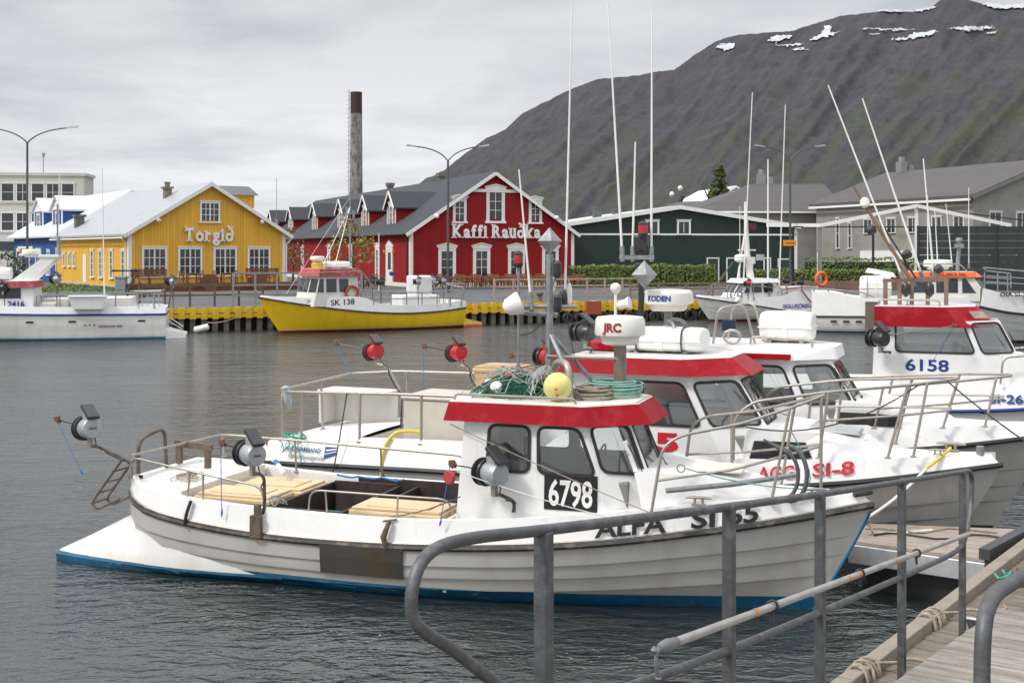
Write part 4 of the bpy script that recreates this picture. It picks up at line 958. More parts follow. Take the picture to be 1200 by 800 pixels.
# ================================================================ BOATS
class Hull:
    def __init__(s, L, x0, zk, sheer, B, rake, u0=.35, ps=2.2, pk=1.25, stern=.12, lap=0, laps=(), sec=None, round_stern=0):
        s.__dict__.update(locals())
        s.sec = sec or [(0, .0), (.10, .30), (.22, .62), (.34, .80), (.5, .89), (.75, .965), (1, 1)]
    def zs(s, x): return cub(s.sheer, x)
    def plan(s, u, v):
        f = 1.0
        if u > s.u0:
            p = s.pk+(s.ps-s.pk)*v; f = 1-((u-s.u0)/(1-s.u0))**p
        if u < .45: f *= 1-s.stern*(1-u/.45)**2
        if s.round_stern and u < s.round_stern: f *= (1-.35*(1-u/s.round_stern)**3)
        return max(f, 0)
    def P(s, u, v, off=0):
        xe = s.L-s.rake*(1-v)**1.15; x = s.x0+(xe-s.x0)*u; z = s.zk+(s.zs(s.x0+(s.L-s.x0)*u)-s.zk)*v
        b = s.B*s.plan(u, v)*lin(s.sec, v)
        return x, b+off*min(1, s.plan(u, v)*3), z
    def b_at(s, x, z):
        u = (x-s.x0)/(s.L-s.x0); v = 1
        for _ in range(12):
            v = (z-s.zk)/(s.zs(s.x0+(s.L-s.x0)*u)-s.zk); v = min(max(v, 0), 1)
            u = min(max((x-s.x0)/(s.L-s.rake*(1-v)**1.15-s.x0), 0), 1)
        return s.P(u, v)[1]
    def build(s, root, m, name='hull'):
        rows = []
        vs = [0, .06, .12, .18, .24]
        k = list(s.laps)
        if k:
            vs += [q for q in (.3,) if q < k[0]-.02]; rows = [(v, 0) for v in vs]
            ks = k+[1.0]
            for i, v in enumerate(k):
                n = ks[i+1]; rows += [(v, 0), (v, s.lap), ((v+n)/2, s.lap*.55)]
            rows += [(1.0, s.lap*.1)]
        else: rows = [(v, 0) for v in vs+[.32, .4, .5, .6, .7, .8, .9, 1]]
        NU = 44; us = [1-(1-i/NU)**1.25 for i in range(NU+1)]
        b = MB()
        for sd in (-1, 1):
            vv = []; 
            for (v, o) in rows:
                for u in us: x, y, z = s.P(u, v, o); vv.append((x, sd*y, z))
            fs = []
            n = NU+1
            for j in range(len(rows)-1):
                for i in range(NU):
                    q = (j*n+i, j*n+i+1, (j+1)*n+i+1, (j+1)*n+i); fs.append(q if sd < 0 else q[::-1])
            b.add(vv, fs)
        tr = [];
        for (v, o) in rows: x, y, z = s.P(0, v, o); tr.append((x, -y, z))
        tr2 = [(x, -y, z) for x, y, z in tr]
        for i in range(len(tr)-1): b.add([tr[i], tr2[i], tr2[i+1], tr[i+1]], [(0, 3, 2, 1)])
        return b.build(name, m, root, smooth=28)
def rub(H, root, r, dz=0, m='rub', xa=None, xb=None, name='rubbing_strake', n=44, stern=True):
    xa = H.x0 if xa is None else xa; xb = H.L if xb is None else xb
    def side(sd): return [(x, sd*(H.b_at(x, H.zs(x)+min(dz, 0))+r*.3), H.zs(x)+dz) for x in [xa+(xb-xa)*(1-(1-i/n)**1.2) for i in range(n+1)]]
    a = side(-1); c = side(1)
    pts = c[::-1]+a if stern else None
    b = MB()
    if stern: b.tube(a[::-1]+c, r, 6)
    else: b.tube(a, r, 6); b.tube(c, r, 6)
    return b.build(name, M[m], root, smooth=True)
def bulwark(H, root, xa, xb, hf, tum, zin, m, wid=.09, name='bulwark', endtap=0, mats=None):
    """raised side above the sheer with a capping and an inner face"""
    n = 46; xs = [xa+(xb-xa)*(1-(1-i/n)**1.25) for i in range(n+1)]; b = MB()
    for sd in (-1, 1):
        vv = []
        for x in xs:
            o = H.b_at(min(x, H.L), H.zs(x)); h = hf(x); t = o-tum*h/.25; t = max(t, 0); xt = x-max(0, x-(H.L-.9))*.12
            i_ = max(t-wid, 0); i2 = max(t-wid-.03, 0); zi = zin(x)
            vv += [(x, sd*o, H.zs(x)), (xt, sd*t, H.zs(x)+h), (xt-.0, sd*i_, H.zs(x)+h-.004), (xt, sd*i2, min(zi, H.zs(x)+h-.03))]
        fs = []
        for i in range(n):
            for k in range(3):
                q = (i*4+k, (i+1)*4+k, (i+1)*4+k+1, i*4+k+1); fs.append(q if sd < 0 else q[::-1])
        b.add(vv, fs)
    # transom part
    x = xs[0]; o = H.b_at(x, H.zs(x)); h = hf(x); t = o-tum*h/.25; z0 = H.zs(x)
    b.add([(x, -o, z0), (x, o, z0), (x, t, z0+h), (x, -t, z0+h), (x+.1, t-.08, z0+h), (x+.1, -t+.08, z0+h), (x+.12, t-.1, zin(x)), (x+.12, -t+.1, zin(x))], [(0, 3, 2, 1), (3, 5, 4, 2), (5, 7, 6, 4)])
    return b.build(name, m, root, smooth=28)
def deck(H, root, xa, xb, zf, ins, m, name='deck', camber=.04, n=26, hole=None):
    b = MB(); rows = [xa+(xb-xa)*(1-(1-i/n)**1.2) for i in range(n+1)]; K = 6; vv = []
    for x in rows:
        o = max(H.b_at(x, H.zs(x))-ins, 0.0)
        for k in range(K+1): t = -1+2*k/K; vv.append((x, o*t, zf(x)+camber*(1-t*t)))
    fs = []
    for i in range(n):
        for k in range(K): fs.append((i*(K+1)+k, (i+1)*(K+1)+k, (i+1)*(K+1)+k+1, i*(K+1)+k+1))
    b.add(vv, fs); return b.build(name, m, root, smooth=28)
def htext(H, root, s, h, x0, zb, m, side=-1, bold=.03, tum=0, slope=0, wfit=None, out=.012, name='lettering', hb=None, flip=False, space=1):
    """lettering laid on the hull or bulwark side, x0 is the left end as read"""
    def fn(x, y, z, w):
        xx = x0+(x if side < 0 else -x); zz = zb+y+slope*x
        zsh = H.zs(xx)
        if zz > zsh: o = H.b_at(xx, zsh)-tum*(zz-zsh)/.25
        else: o = H.b_at(xx, zz)
        return (xx, side*(o+out+H.lap), zz)
    return text_obj(name, s, h, m, fn, root, bold, wfit=wfit, space=space)
def ptext(root, s, h, O, X, Z, m, bold=.03, wfit=None, name='lettering', out=.008, space=1, ext=0):
    """lettering on a flat panel: origin O, reading direction X, up Z"""
    O, X, Z = Vector(O), Vector(X).normalized(), Vector(Z).normalized(); N = X.cross(Z)
    return text_obj(name, s, h, m, lambda x, y, z, w: tuple(O+X*x+Z*y+N*(out+z)), root, bold, wfit=wfit, space=space, ext=ext)
def rquad(c, r=.12, n=4):
    """rounded quadrilateral in (u,v)"""
    out = []
    for i in range(4):
        p, a, q = Vector(c[i-1]), Vector(c[i]), Vector(c[(i+1) % 4])
        d0 = (p-a); d1 = (q-a); r_ = min(r, d0.length*.45, d1.length*.45)
        A0 = a+d0.normalized()*r_; A1 = a+d1.normalized()*r_
        out.append([A0*(1-t)**2+a*2*t*(1-t)+A1*t*t for t in [k/n for k in range(n+1)]])
    return out
def wallpanel(b, P, hole, m=0, thick=.05, r=.09):
    """quad P (bl, br, tr, tl seen from outside) with a rounded opening hole given in metres (x along bottom, z up) on the same quad"""
    bl, br, tr, tl = [Vector(p) for p in P]
    X = (br-bl).normalized(); N = X.cross((tl-bl)).normalized(); Z = N.cross(X)
    loc = lambda p: Vector(((p-bl).dot(X), (p-bl).dot(Z)))
    W3 = lambda q, d=0: bl+X*q[0]+Z*q[1]+N*d
    oc = [loc(p) for p in (bl, br, tr, tl)]
    if not hole: b.add([W3(q) for q in oc]+[W3(q, -thick) for q in oc], [(0, 1, 2, 3), (7, 6, 5, 4)], m); return None
    rg = rquad(hole, r); 
    for d in (0, -thick):
        vv = [W3(q, d) for q in oc]; fs = []; idx = []
        for c in rg:
            st = len(vv); vv += [W3(q, d) for q in c]; idx.append((st, len(c)))
        for i in range(4):
            st, n = idx[i]
            for k in range(n-1): fs.append((i, st+k+1, st+k)[::-1] if True else 0)
            j = (i+1) % 4; s2 = idx[j][0]; fs.append((i, j, s2, st+n-1))
        fs = [f if d == 0 else f[::-1] for f in fs]
        b.add(vv, fs, m)
    fl = [q for c in rg for q in c]; n = len(fl)
    vv = [W3(q) for q in fl]+[W3(q, -thick) for q in fl]; b.add(vv, [(i, (i+1) % n, n+(i+1) % n, n+i)[::-1] for i in range(n)], m)
    return (fl, W3)
def windowset(root, got, gm='glass', fm='black', g=.028, name='window'):
    fl, W3 = got; n = len(fl); cx = sum((q[0] for q in fl))/n; cy = sum((q[1] for q in fl))/n
    b = MB(); ins = []; outs = []
    for i, q in enumerate(fl):
        a, c = fl[i-1], fl[(i+1) % n]; t = Vector((c[0]-a[0], c[1]-a[1])); t.normalize(); nn = Vector((t.y, -t.x))
        if nn.dot(Vector((q[0]-cx, q[1]-cy))) < 0: nn = -nn
        ins.append(Vector(q)-nn*g*.45); outs.append(Vector(q)+nn*g*.75)
    vv = [W3(q, .004) for q in ins]+[W3(q, .016) for q in ins]+[W3(q, .016) for q in outs]+[W3(q, .0) for q in outs]
    fs = []
    for i in range(n):
        j = (i+1) % n
        for k in range(3): fs.append((k*n+i, k*n+j, (k+1)*n+j, (k+1)*n+i))
    b.add(vv, fs); f = b.build(name, M[fm], root, smooth=40)
    b = MB(); b.add([W3(q, -.006) for q in fl], [tuple(range(n))]); b.build('pane', M[gm], f); return f
def cabin(root, base, top, holes, m, gm='glass', floor=True):
    """closed ring of wall panels: base/top plan points (x,y,z) in order; holes: index -> quad in metres"""
    b = MB(); n = len(base); gots = []
    for i in range(n):
        j = (i+1) % n
        gots.append((i, wallpanel(b, (base[i], base[j], top[j], top[i]), holes.get(i))))
    w = b.build('cabin', m, root, smooth=20)
    for i, g in gots:
        if g: windowset(root, g, gm[i] if isinstance(gm, dict) else gm)
    return w
def visor(root, bot, top, m, mt, name='visor_roof'):
    b = MB(); b.prism(bot, top, 0, 1, 1); return b.build(name, [M[m] if isinstance(m, str) else m, M[mt]], root, bevel=.012)
def rail_set(root, top, posts, r=.016, m='steel', name='handrail', mids=(), pr=None):
    b = MB(); b.tube(rounded(top, .14), r, 8)
    for q in mids: b.tube(rounded(q, .1), r*.85, 6)
    o = b.build(name, M[m], root, smooth=50)
    for p, q in posts:
        b = MB(); b.tube([p, q], pr or r*.95, 7); b.lathe([(r*2.4, 0), (r*2.4, .012), (r, .02)], Matrix.Translation(p), 8); b.build('stanchion', M[m], o, smooth=50)
    return o
def reel(root, x, y, z, rz, body='reelgrey', arm=None, foot=None, blk='brass', line=True, tilt=0, logo=False, drop=.55, name='jigging_reel', sc=1.0, linecol='blueline', lend=None):
    """electric jigging reel: motor drum, spool, control box, bracket, arm with pulley and line"""
    T = TR(x, y, z, rz=rz) @ Matrix.Rotation(R(tilt), 4, 'Y') @ Matrix.Scale(sc, 4); AX = Matrix.Rotation(R(90), 4, 'Y')
    b = MB(T); b.lathe([(.04, -.09), (.11, -.09), (.115, -.02), (.115, .085), (.105, .10), (.07, .103), (.04, .103)], AX, 24)
    b.box((-.06, -.05, .08), (.06, .05, .17)); o = b.build(name, M[body], root, smooth=40)
    b = MB(T); b.lathe([(.03, -.21), (.135, -.20), (.14, -.185), (.09, -.165), (.085, -.13), (.14, -.11), (.135, -.095), (.03, -.09)], AX, 24); b.build('spool', M['blackp'], o, smooth=40)
    b = MB(T @ TR(.04, 0, .185, ry=36)); b.box((-.125, -.07, -.022), (.125, .07, .022)); q = b.build('control_box', M['blackp'], o, bevel=.012)
    if logo:
        b = MB(T); b.lathe([(.062, .1032), (.062, .106)], AX, 20); q = b.build('badge', mat('reel_badge', (.33, .35, .36), .4), o)
        v, f, w = text_geo('DNG', .03, .03); b = MB(T); b.add([(.108, p.x-w/2, p.y-.015) for p in v], f); b.build('lettering', M['ink'], o)
    b = MB(T); b.box((-.03, -.02, -.22), (.03, .02, -.10))
    b.build('bracket', M['steel'], o)
    if foot:
        f0 = T @ Vector((0, 0, -.19)); pts = [f0, f0+Vector((foot[3] if len(foot) > 3 else .12, 0, -.02)), Vector(foot[:3])+Vector((0, 0, (f0.z-foot[2])*.55)), Vector(foot[:3])]
        b = MB(); b.tube(rounded(pts, .12, 5), .021, 8); b.build('stand_pipe', M['rust'] if sc > 1.05 else M['steel'], o, smooth=50)
        r_ = rounded(pts, .12, 5); b = MB(); b.tube([T @ Vector((.06, .03, -.10))]+[p+Vector((.03*math.sin(i*.9), -.026, .02*math.cos(i*.7))) for i, p in enumerate(r_[2:])], .009, 6); b.build('cable', M['blackp'], o, smooth=50)
    if arm:
        s = T @ Vector((-.15, 0, .0)); e = Vector(arm); b = MB(); b.tube([s, s.lerp(e, .5)+Vector((0, 0, .01)), e], .008, 6); b.build('arm', M['blackp'], o, smooth=50)
        b = MB(); pm_ = Matrix.Translation(e) @ Matrix.Rotation(R(rz), 4, 'Z') @ Matrix.Rotation(R(90), 4, 'X')
        b.lathe([(.012, -.02), (.042, -.018), (.03, 0), (.042, .018), (.012, .02)], pm_, 14); b.box((e.x-.05, e.y-.03, e.z-.012), (e.x+.012, e.y+.03, e.z+.05)); b.build('pulley', M[blk], o, smooth=40)
        if line:
            en = Vector(lend) if lend else e+Vector((0, 0, -drop))
            b = MB(); b.tube([e+Vector((-.04, 0, 0)), en], .0055, 5); b.tube([en.lerp(e, .12), en.lerp(e, .06), en], [.006, .014, .005], 6); b.build('line', M[linecol], o)
    return o
def radome(root, x, y, z, r, h, word, col, rz, m='radome', th=None, sq=0):
    T = TR(x, y, z); b = MB(); b.lathe([(r*.62, 0), (r*.72, h*.06), (r*.78, h*.30), (r*.97, h*.34), (r, h*.42), (r*.97, h*.86), (r*.90, h*.98), (r*.5, h*1.02), (.02, h*1.03)], T, 40)
    o = b.build('radar_dome', M[m], root, smooth=30)
    if word:
        hh = th or h*.34; v, f, w = text_geo(word, hh, .045); a0 = R(rz); b = MB()
        rr = lambda q: r*(1.0+(.97-1)*(q/h-.42)/.44)+.006
        b.add([(x+rr(h*.48+p.y)*math.cos(a0+(p.x-w/2)/r), y+rr(h*.48+p.y)*math.sin(a0+(p.x-w/2)/r), z+h*.48+p.y) for p in v], f)
        b.build('lettering', M[col], o)
    return o
def diamond(root, x, y, z, r, m='galv', name='radar_reflector'):
    b = MB(); k = r; V = [(0, 0, k), (0, 0, -k), (k*.9, 0, 0), (0, k*.9, 0), (-k*.9, 0, 0), (0, -k*.9, 0)]
    T = TR(x, y, z, rz=25); b.add([T @ Vector(p) for p in V], [(0, 2, 3), (0, 3, 4), (0, 4, 5), (0, 5, 2), (1, 3, 2), (1, 4, 3), (1, 5, 4), (1, 2, 5)]); return b.build(name, M[m], root)
def whip(root, p, q, r=.014, m='white', base=True):
    b = MB(); p, q = Vector(p), Vector(q); b.tube([p, q], [r, r*.55], 7); o = b.build('whip_antenna', M[m], root, smooth=50)
    if base:
        d = (q-p).normalized(); c = MB(); c.tube([p-d*.12, p+d*.10], r*1.9, 8); c.build('antenna_base', M['galv'], o, smooth=50)
    return o
def lantern(root, x, y, z, col='lampred', r=.06, h=.13, cap='blackp'):
    b = MB(); b.lathe([(r*.8, -.05), (r*1.05, -.02), (r*1.05, .0)], TR(x, y, z), 14); b.lathe([(r*1.05, h), (r*1.05, h+.02), (r*.6, h+.05), (r*.1, h+.055)], TR(x, y, z), 14); o = b.build('navigation_light', M[cap], root, smooth=30)
    b = MB(); b.lathe([(r, 0), (r*1.02, h/2), (r, h)], TR(x, y, z), 14); b.build('lens', M[col], o, smooth=30); return o
def liferaft(root, x, y, z, l, w, h, rz=0, name='liferaft_canister', strap=True):
    T = TR(x, y, z, rz=rz); b = MB(T)
    prof = [(0, -.5), (.06, -.52)]
    n = 20
    secs = [(-.5, .72), (-.49, .86), (-.44, .96), (-.3, 1), (-.05, 1), (-.045, 1.035), (.045, 1.035), (.05, 1), (.3, 1), (.44, .96), (.49, .86), (.5, .72)]
    vs = []
    for t, s in secs:
        for k in range(n):
            a = 2*math.pi*k/n; c, q = math.cos(a), math.sin(a); e = 1/(abs(c)**3.4+abs(q)**3.4)**(1/3.4); vs.append((t*l, c*e*w/2*s, h/2+q*e*h/2*s))
    fs = []
    for i in range(len(secs)-1):
        for k in range(n): fs.append((i*n+k, (i+1)*n+k, (i+1)*n+(k+1) % n, i*n+(k+1) % n)[::-1])
    fs += [tuple(range(n)), tuple(reversed(range((len(secs)-1)*n, len(secs)*n)))]
    b.add(vs, fs); o = b.build(name, M['white'], root, smooth=35)
    b = MB(T)
    b.box((-l*.51, -w*.53, h*.46), (l*.51, w*.53, h*.5)); b.build('seam_flange', M['white'], o, bevel=.004)
    if strap:
        for t in (-.28, .28):
            b = MB(T); pts = [(t*l, math.cos(a)*w*.53/(abs(math.cos(a))**3.4+abs(math.sin(a))**3.4)**(1/3.4), h/2+math.sin(a)*h*.53/(abs(math.cos(a))**3.4+abs(math.sin(a))**3.4)**(1/3.4)) for a in [R(-90+i*15) for i in range(25)]]
            for p, q in zip(pts, pts[1:]): b.bar(p, q, .04, .012, up=(1, 0, 0))
            b.build('strap', M['blackp'], o)
    b = MB(T)
    for t in (-.3, .3): b.box((t*l-.03, -w*.42, -.03), (t*l+.03, w*.42, .03))
    b.build('cradle', M['galv'], o); return o
def wiper(root, p, q, m='blackp'):
    b = MB(); p, q = Vector(p), Vector(q); b.tube([p, q], .007, 5); d = (q-p); s = Vector((0, 0, 0))
    b.tube([q-d*.35+Vector((0, .0, -.10)), q+Vector((0, 0, .02))], .006, 4); b.tube([p-Vector((.0, .0, .02)), p+Vector((.0, 0, .02))], .018, 6); return b.build('wiper', M[m], root)
# rest of the tools: cleat, bollard
def cleat(root, x, y, z, rz=0, m='galv', s=1):
    T = TR(x, y, z, rz=rz) @ Matrix.Scale(s, 4); b = MB(T); b.tube([(-.11, 0, .055), (-.05, 0, .06), (.05, 0, .06), (.11, 0, .055)], [.008, .014, .014, .008], 8)
    b.tube([(-.035, 0, 0), (-.03, 0, .06)], .012, 6); b.tube([(.035, 0, 0), (.03, 0, .06)], .012, 6); b.box((-.06, -.025, 0), (.06, .025, .008)); return b.build('cleat', M[m], root, smooth=40)
def tangle(name, cx, cy, cz, sx, sy, sz, n, r, m, seed, root=None, segs=26, dome=True):
    random.seed(seed); b = MB()
    for i in range(n):
        a = random.uniform(0, 6.28); rr = random.uniform(.25, 1); ph = random.uniform(0, 6.28); pts = []
        ox, oy = random.uniform(-.35, .35), random.uniform(-.35, .35)
        for k in range(segs):
            t = 2*math.pi*k/segs; q = rr*.62*(1+.35*math.sin(3*t+ph)+.18*math.sin(7*t+a))
            x = ox+q*math.cos(t); y = oy+q*math.sin(t); d = min(1, math.hypot(x, y)); h = (1-d*d)*random.uniform(.82, 1.03) if dome else random.uniform(0, 1)
            pts.append((cx+x*sx, cy+y*sy, cz+h*sz+.01))
        b.tube(pts, r, 3, closed=True)
    o = b.build(name, m, root); random.seed(seed+1); return o
def coil(name, cx, cy, cz, R0, n, r, m, rows=3, rise=.9, seed=1, sx=1, sy=1, tilt=0):
    random.seed(seed); pts = []
    for i in range(n*20):
        t = i/20*2*math.pi; k = i/(n*20); rr = R0*(1+.22*math.sin(k*math.pi*rows*2))+random.uniform(-.006, .006)
        pts.append((cx+sx*rr*math.cos(t)+.02*math.sin(t*.31), cy+sy*rr*math.sin(t), cz+r+2*r*rise*rows*k*2+.02*math.sin(t*.7)*r*10))
    b = MB(); b.tube(pts, r, 6); return b.build(name, m, smooth=60)
# ================================================================ ALFA
def boat_root(name, stern, ang, label, z=0): return empty(name, (stern[0], stern[1], z), ang, label, 'boat')
def side_pts(lst): return [(x, y, z) for x, y, z in lst]+[(x, -y, z) for x, y, z in reversed(lst)]
def alfa():
    rt = boat_root('fishing_boat', (-5.62, 16.46), R(-18.9), 'nearest white fishing boat, 6798 on its cabin and ALFA SI 65 on its bow')
    H = Hull(10.15, 1.0, -.45, [(1, .93), (1.5, .80), (2.2, .69), (3.2, .62), (4.5, .62), (6, .69), (7.2, .79), (8.2, .92), (9.1, 1.05), (10.15, 1.23)], 1.24, rake=.92, stern=.05, lap=.026, laps=(.52, .655, .79), round_stern=.1, u0=.38, ps=2.3, pk=1.35)
    H.build(rt, hullpaint('alfa_hull_paint', (.47, .46, .435), (.006, .115, .23), .15))
    rub(H, rt, .034, -.02); 
    b = MB(); n = 50
    for sd in (-1, 1): b.tube([(x, sd*(H.b_at(x, H.zs(x))+.005), H.zs(x)+.03) for x in [1.02+9.1*i/n for i in range(n+1)]], .012, 5)
    b.build('steel_capping', M['steel'], rt, smooth=50)
    b = MB(); b.tube([(H.P(1, v)[0]+.004, 0, H.P(1, v)[2]) for v in [.2+.05*i for i in range(16)]], .016, 6); b.build('stem_band', mat('blue_stem_paint', (.006, .115, .23), .5), rt, smooth=50)
    hb = [(1, .18), (2, .27), (3.5, .31), (5, .29), (6, .29), (7.5, .31), (8.5, .29), (9.3, .22), (10.15, .12)]
    hf = lambda x: cub(hb, x)
    bulwark(H, rt, 1.0, 10.13, hf, .05, lambda x: .27 if 1.9 < x < 5.5 else H.zs(x)+.04, M['gelcoat'], wid=.11)
    deck(H, rt, 5.5, 10.05, lambda x: H.zs(x)+hf(x)-.10, .10, M['deckw'], 'foredeck')
    deck(H, rt, 1.02, 1.92, lambda x: H.zs(x)+hf(x)-.05, .10, M['deckw'], 'aft_deck')
    b = MB(); b.box((1.9, -1.0, -.2), (1.935, 1.0, 1.02)); b.build('bulkhead', M['gelcoat2'], rt)
    b = MB(); b.box((5.46, -1.05, .1), (5.5, 1.05, .92)); b.build('bulkhead', M['gelcoat2'], rt)
    deck(H, rt, 1.9, 5.5, lambda x: .27, .12, mat('work_deck', (.34, .31, .27), .7, var=.2, dirt=(.15, .12, .1), da=.4), 'cockpit_floor')
    # stern flotation wedge
    sec = [(0, .97, .92, .13), (.3, 1.02, .84, .27), (.62, 1.07, .78, .42), (.98, 1.11, .86, .58), (1.5, 1.16, 0, .50), (2.0, 1.19, 0, .36), (2.6, 1.17, 0, .22), (3.4, 1.0, 0, .13), (4.4, 1.0, 0, .10)]
    b = MB(); vv = []
    for i, (x, wb, wt, zt) in enumerate(sec):
        hw = wt if wt else H.b_at(x, zt)+.012
        h2 = wb if x < 2.8 else H.b_at(x, .08)+.012; h2 = max(h2, H.b_at(max(x, 1.0), .08)+.01 if x > 1 else 0)
        if x > 2.8: h2 = H.b_at(x, .08)+(.012 if x < 4 else .001)
        k_ = min(1, max(0, (x-.7)/2.2)); hb_ = h2*.97*(1-k_)+(H.b_at(max(x, 1.0), -.25)+.002)*k_
        vv += [(x+.02, -hb_, -.25), (x, -h2, .08), (x, -hw, zt-.03), (x+.015, -hw+.045, zt), (x+.05, 0, zt+(.10 if x > .1 else .03)), (x+.015, hw-.045, zt), (x, hw, zt-.03), (x, h2, .08), (x+.02, hb_, -.25)]
    fs = [(i*9+k, (i+1)*9+k, (i+1)*9+k+1, i*9+k+1)[::-1] for i in range(len(sec)-1) for k in range(8)]+[tuple(range(9))]
    b.add(vv, fs); b.build('stern_platform', hullpaint('wedge_paint', (.72, .715, .70), (.006, .115, .23), .11), rt, smooth=30)
    # cabin
    zb, zt = .86, 2.1
    base = [(5.55, -.88, zb), (6.49, -.88, zb), (7.42, -.88, zb), (7.97, -.42, zb), (7.97, .42, zb), (7.42, .88, zb), (6.49, .88, zb), (5.55, .88, zb)]
    top = [(5.64, -.81, zt), (6.47, -.81, zt), (7.06, -.81, zt), (7.46, -.40, zt), (7.46, .40, zt), (7.06, .81, zt), (6.47, .81, zt), (5.64, .81, zt)]
    holes = {0: [(.38, .64), (.88, .64), (.88, 1.15), (.40, 1.15)], 1: [(.06, .64), (.72, .64), (.52, 1.15), (.05, 1.15)],
             2: [(-.05, .70), (.46, .64), (.31, 1.20), (-.15, 1.20)], 3: [(.07, .67), (.77, .67), (.75, 1.24), (.09, 1.24)], 4: [(.257, .64), (.767, .70), (.867, 1.20), (.407, 1.20)],
             5: [(.21, .64), (.87, .64), (.88, 1.15), (.41, 1.15)], 6: [(.06, .64), (.56, .64), (.54, 1.15), (.06, 1.15)], 7: [(.95, .05), (1.55, .05), (1.5, 1.12), (1.0, 1.12)]}
    cabin(rt, base, top, holes, M['gelcoat'], {**{i: 'glass' for i in range(8)}, 7: 'glass'})
    # interior
    b = MB(); b.box((7.0, -.7, 1.0), (7.55, .7, 1.42)); b.box((7.05, -.55, 1.42), (7.3, -.1, 1.62)); b.build('dashboard', mat('grey_dashboard', (.22, .22, .21), .6), rt, bevel=.02)
    b = MB(); b.box((6.1, .1, 1.0), (6.5, .5, 1.25)); b.box((6.05, .1, 1.25), (6.15, .5, 1.75)); b.build('helm_seat', M['blackp'], rt, bevel=.03)
    b = MB(); b.tube([(6.97+.05*math.sin(a), .3+.17*math.cos(a), 1.5+.17*math.sin(a)) for a in [k*.393 for k in range(16)]], .012, 6, closed=True); b.build('steering_wheel', M['blackp'], rt)
    b = MB(); b.box((5.75, -.45, 1.62), (5.77, -.25, 1.85)); b.build('notice', M['white'], rt)
    bot = [(5.41, -.93), (7.16, -.93), (7.78, -.44), (7.78, .44), (7.16, .93), (5.41, .93)]; tp_ = [(5.46, -.87), (7.07, -.87), (7.60, -.40), (7.60, .40), (7.07, .87), (5.46, .87)]
    visor(rt, [(x, y, 2.05) for x, y in bot], [(x, y, 2.265) for x, y in tp_], 'red', 'gelcoat2')
    b = MB(); b.prism([(x*.985+.08, y*.93, 2.268) for x, y in tp_], [(x*.985+.08, y*.9, 2.285) for x, y in tp_]); b.build('roof_top', M['gelcoat2'], rt)
    # trunk on foredeck
    b = MB(); base = [(7.75, -.78, .98), (8.7, -.60, 1.04), (9.25, -.30, 1.1), (9.25, .30, 1.1), (8.7, .6, 1.04), (7.75, .78, .98)]
    tops = [(7.6, -.70, 1.55), (8.35, -.50, 1.50), (8.95, -.22, 1.42), (8.95, .22, 1.42), (8.35, .5, 1.50), (7.6, .70, 1.55)]
    b.prism(base, tops); b.build('trunk_cabin', M['gelcoat'], rt, bevel=.05)
    b = MB(); b.box((8.25, -.25, 1.51), (8.75, .25, 1.545)); b.build('foredeck_hatch', M['gelcoat2'], rt, bevel=.01)
    # number plate
    ly = lambda z: -.88+.07*(z-zb)/(zt-zb)
    O = Vector((6.62, ly(1.10)-.004, 1.10)); X = Vector((1, 0, 0)); Z = Vector((0, .0565, 1)).normalized(); N = X.cross(Z)
    b = MB(); q = [O, O+X*.62, O+X*.62+Z*.40, O+Z*.40]; b.prism([p for p in q], [p+N*.006 for p in q][:]); pl = b.build('number_plate', M['ink'], rt)
    ptext(rt, '6798', .31, O+X*.055+Z*.045, X, Z, M['letter'], bold=.022, wfit=.51, out=.010)
    htext(H, rt, 'ALFA', .20, 7.25, .85, M['ink'], tum=.05, slope=.115, wfit=.76, bold=.028)
    htext(H, rt, 'SI', .20, 8.27, .975, M['ink'], tum=.05, slope=.12, wfit=.25, bold=.028)
    htext(H, rt, '65', .20, 8.64, 1.02, M['ink'], tum=.05, slope=.12, wfit=.33, bold=.028)
    # steel plate on the side
    b = MB(); vv = []
    for i in range(9):
        x = 4.0+1.05*i/8
        for z in (.24, .45, .60): vv.append((x-(.6-z)*.08, -(H.b_at(x, z)+.045), z))
    fs = [(i*3+k, (i+1)*3+k, (i+1)*3+k+1, i*3+k+1) for i in range(8) for k in range(2)]
    b.add(vv, fs); o = b.build('side_plate', mat('dull_steel_plate', (.085, .083, .072), .5, .4, var=.15, vs=1.5, dirt=(.16, .085, .03), da=.35, ds=3, dst=(1, 1, .5)), rt); sm = o.modifiers.new('solid', 'SOLIDIFY'); sm.thickness = .02
    # windscreen wipers, aerials
    wiper(rt, (7.72, -.62, 1.50), (7.45, -.64, 1.98)); wiper(rt, (7.85, -.02, 1.52), (7.62, -.12, 1.98))
    b = MB(); b.bar((7.66, -.60, 1.42), (7.5, -.64, 1.88), .012, .05); b.build('wiper_blade', M['white'], rt)
    # roof rail, mast and braces
    b = MB(); b.tube(rounded([(5.5, -.78, 2.28), (5.52, -.8, 2.345), (6.95, -.8, 2.345), (6.97, -.78, 2.28)], .05), .014, 7); b.build('roof_rail', M['steel'], rt, smooth=50)
    b = MB(); b.tube([(6.41, 0, 2.28), (6.42, 0, 3.97)], [.048, .042], 10); ms = b.build('mast', M['galv'], rt, smooth=50)
    for q in ((6.92, -.42, 2.28), (7.02, .30, 2.28)): b = MB(); b.tube([(6.42, 0, 3.02), q], .028, 8); b.build('brace', M['galv'], ms, smooth=50)
    b = MB(); b.tube([(6.40, -.05, 2.75), (7.25, .15, 2.72)], .018, 8); b.build('brace', M['steel'], ms, smooth=50)
    b = MB(); b.tube(rounded([(6.5, -.12, 2.28), (6.52, -.18, 2.62), (6.62, -.3, 2.72), (6.8, -.5, 2.70), (6.83, -.52, 2.28)], .14, 6), .042, 12); b.build('exhaust_arch', M['steel'], rt, smooth=60)
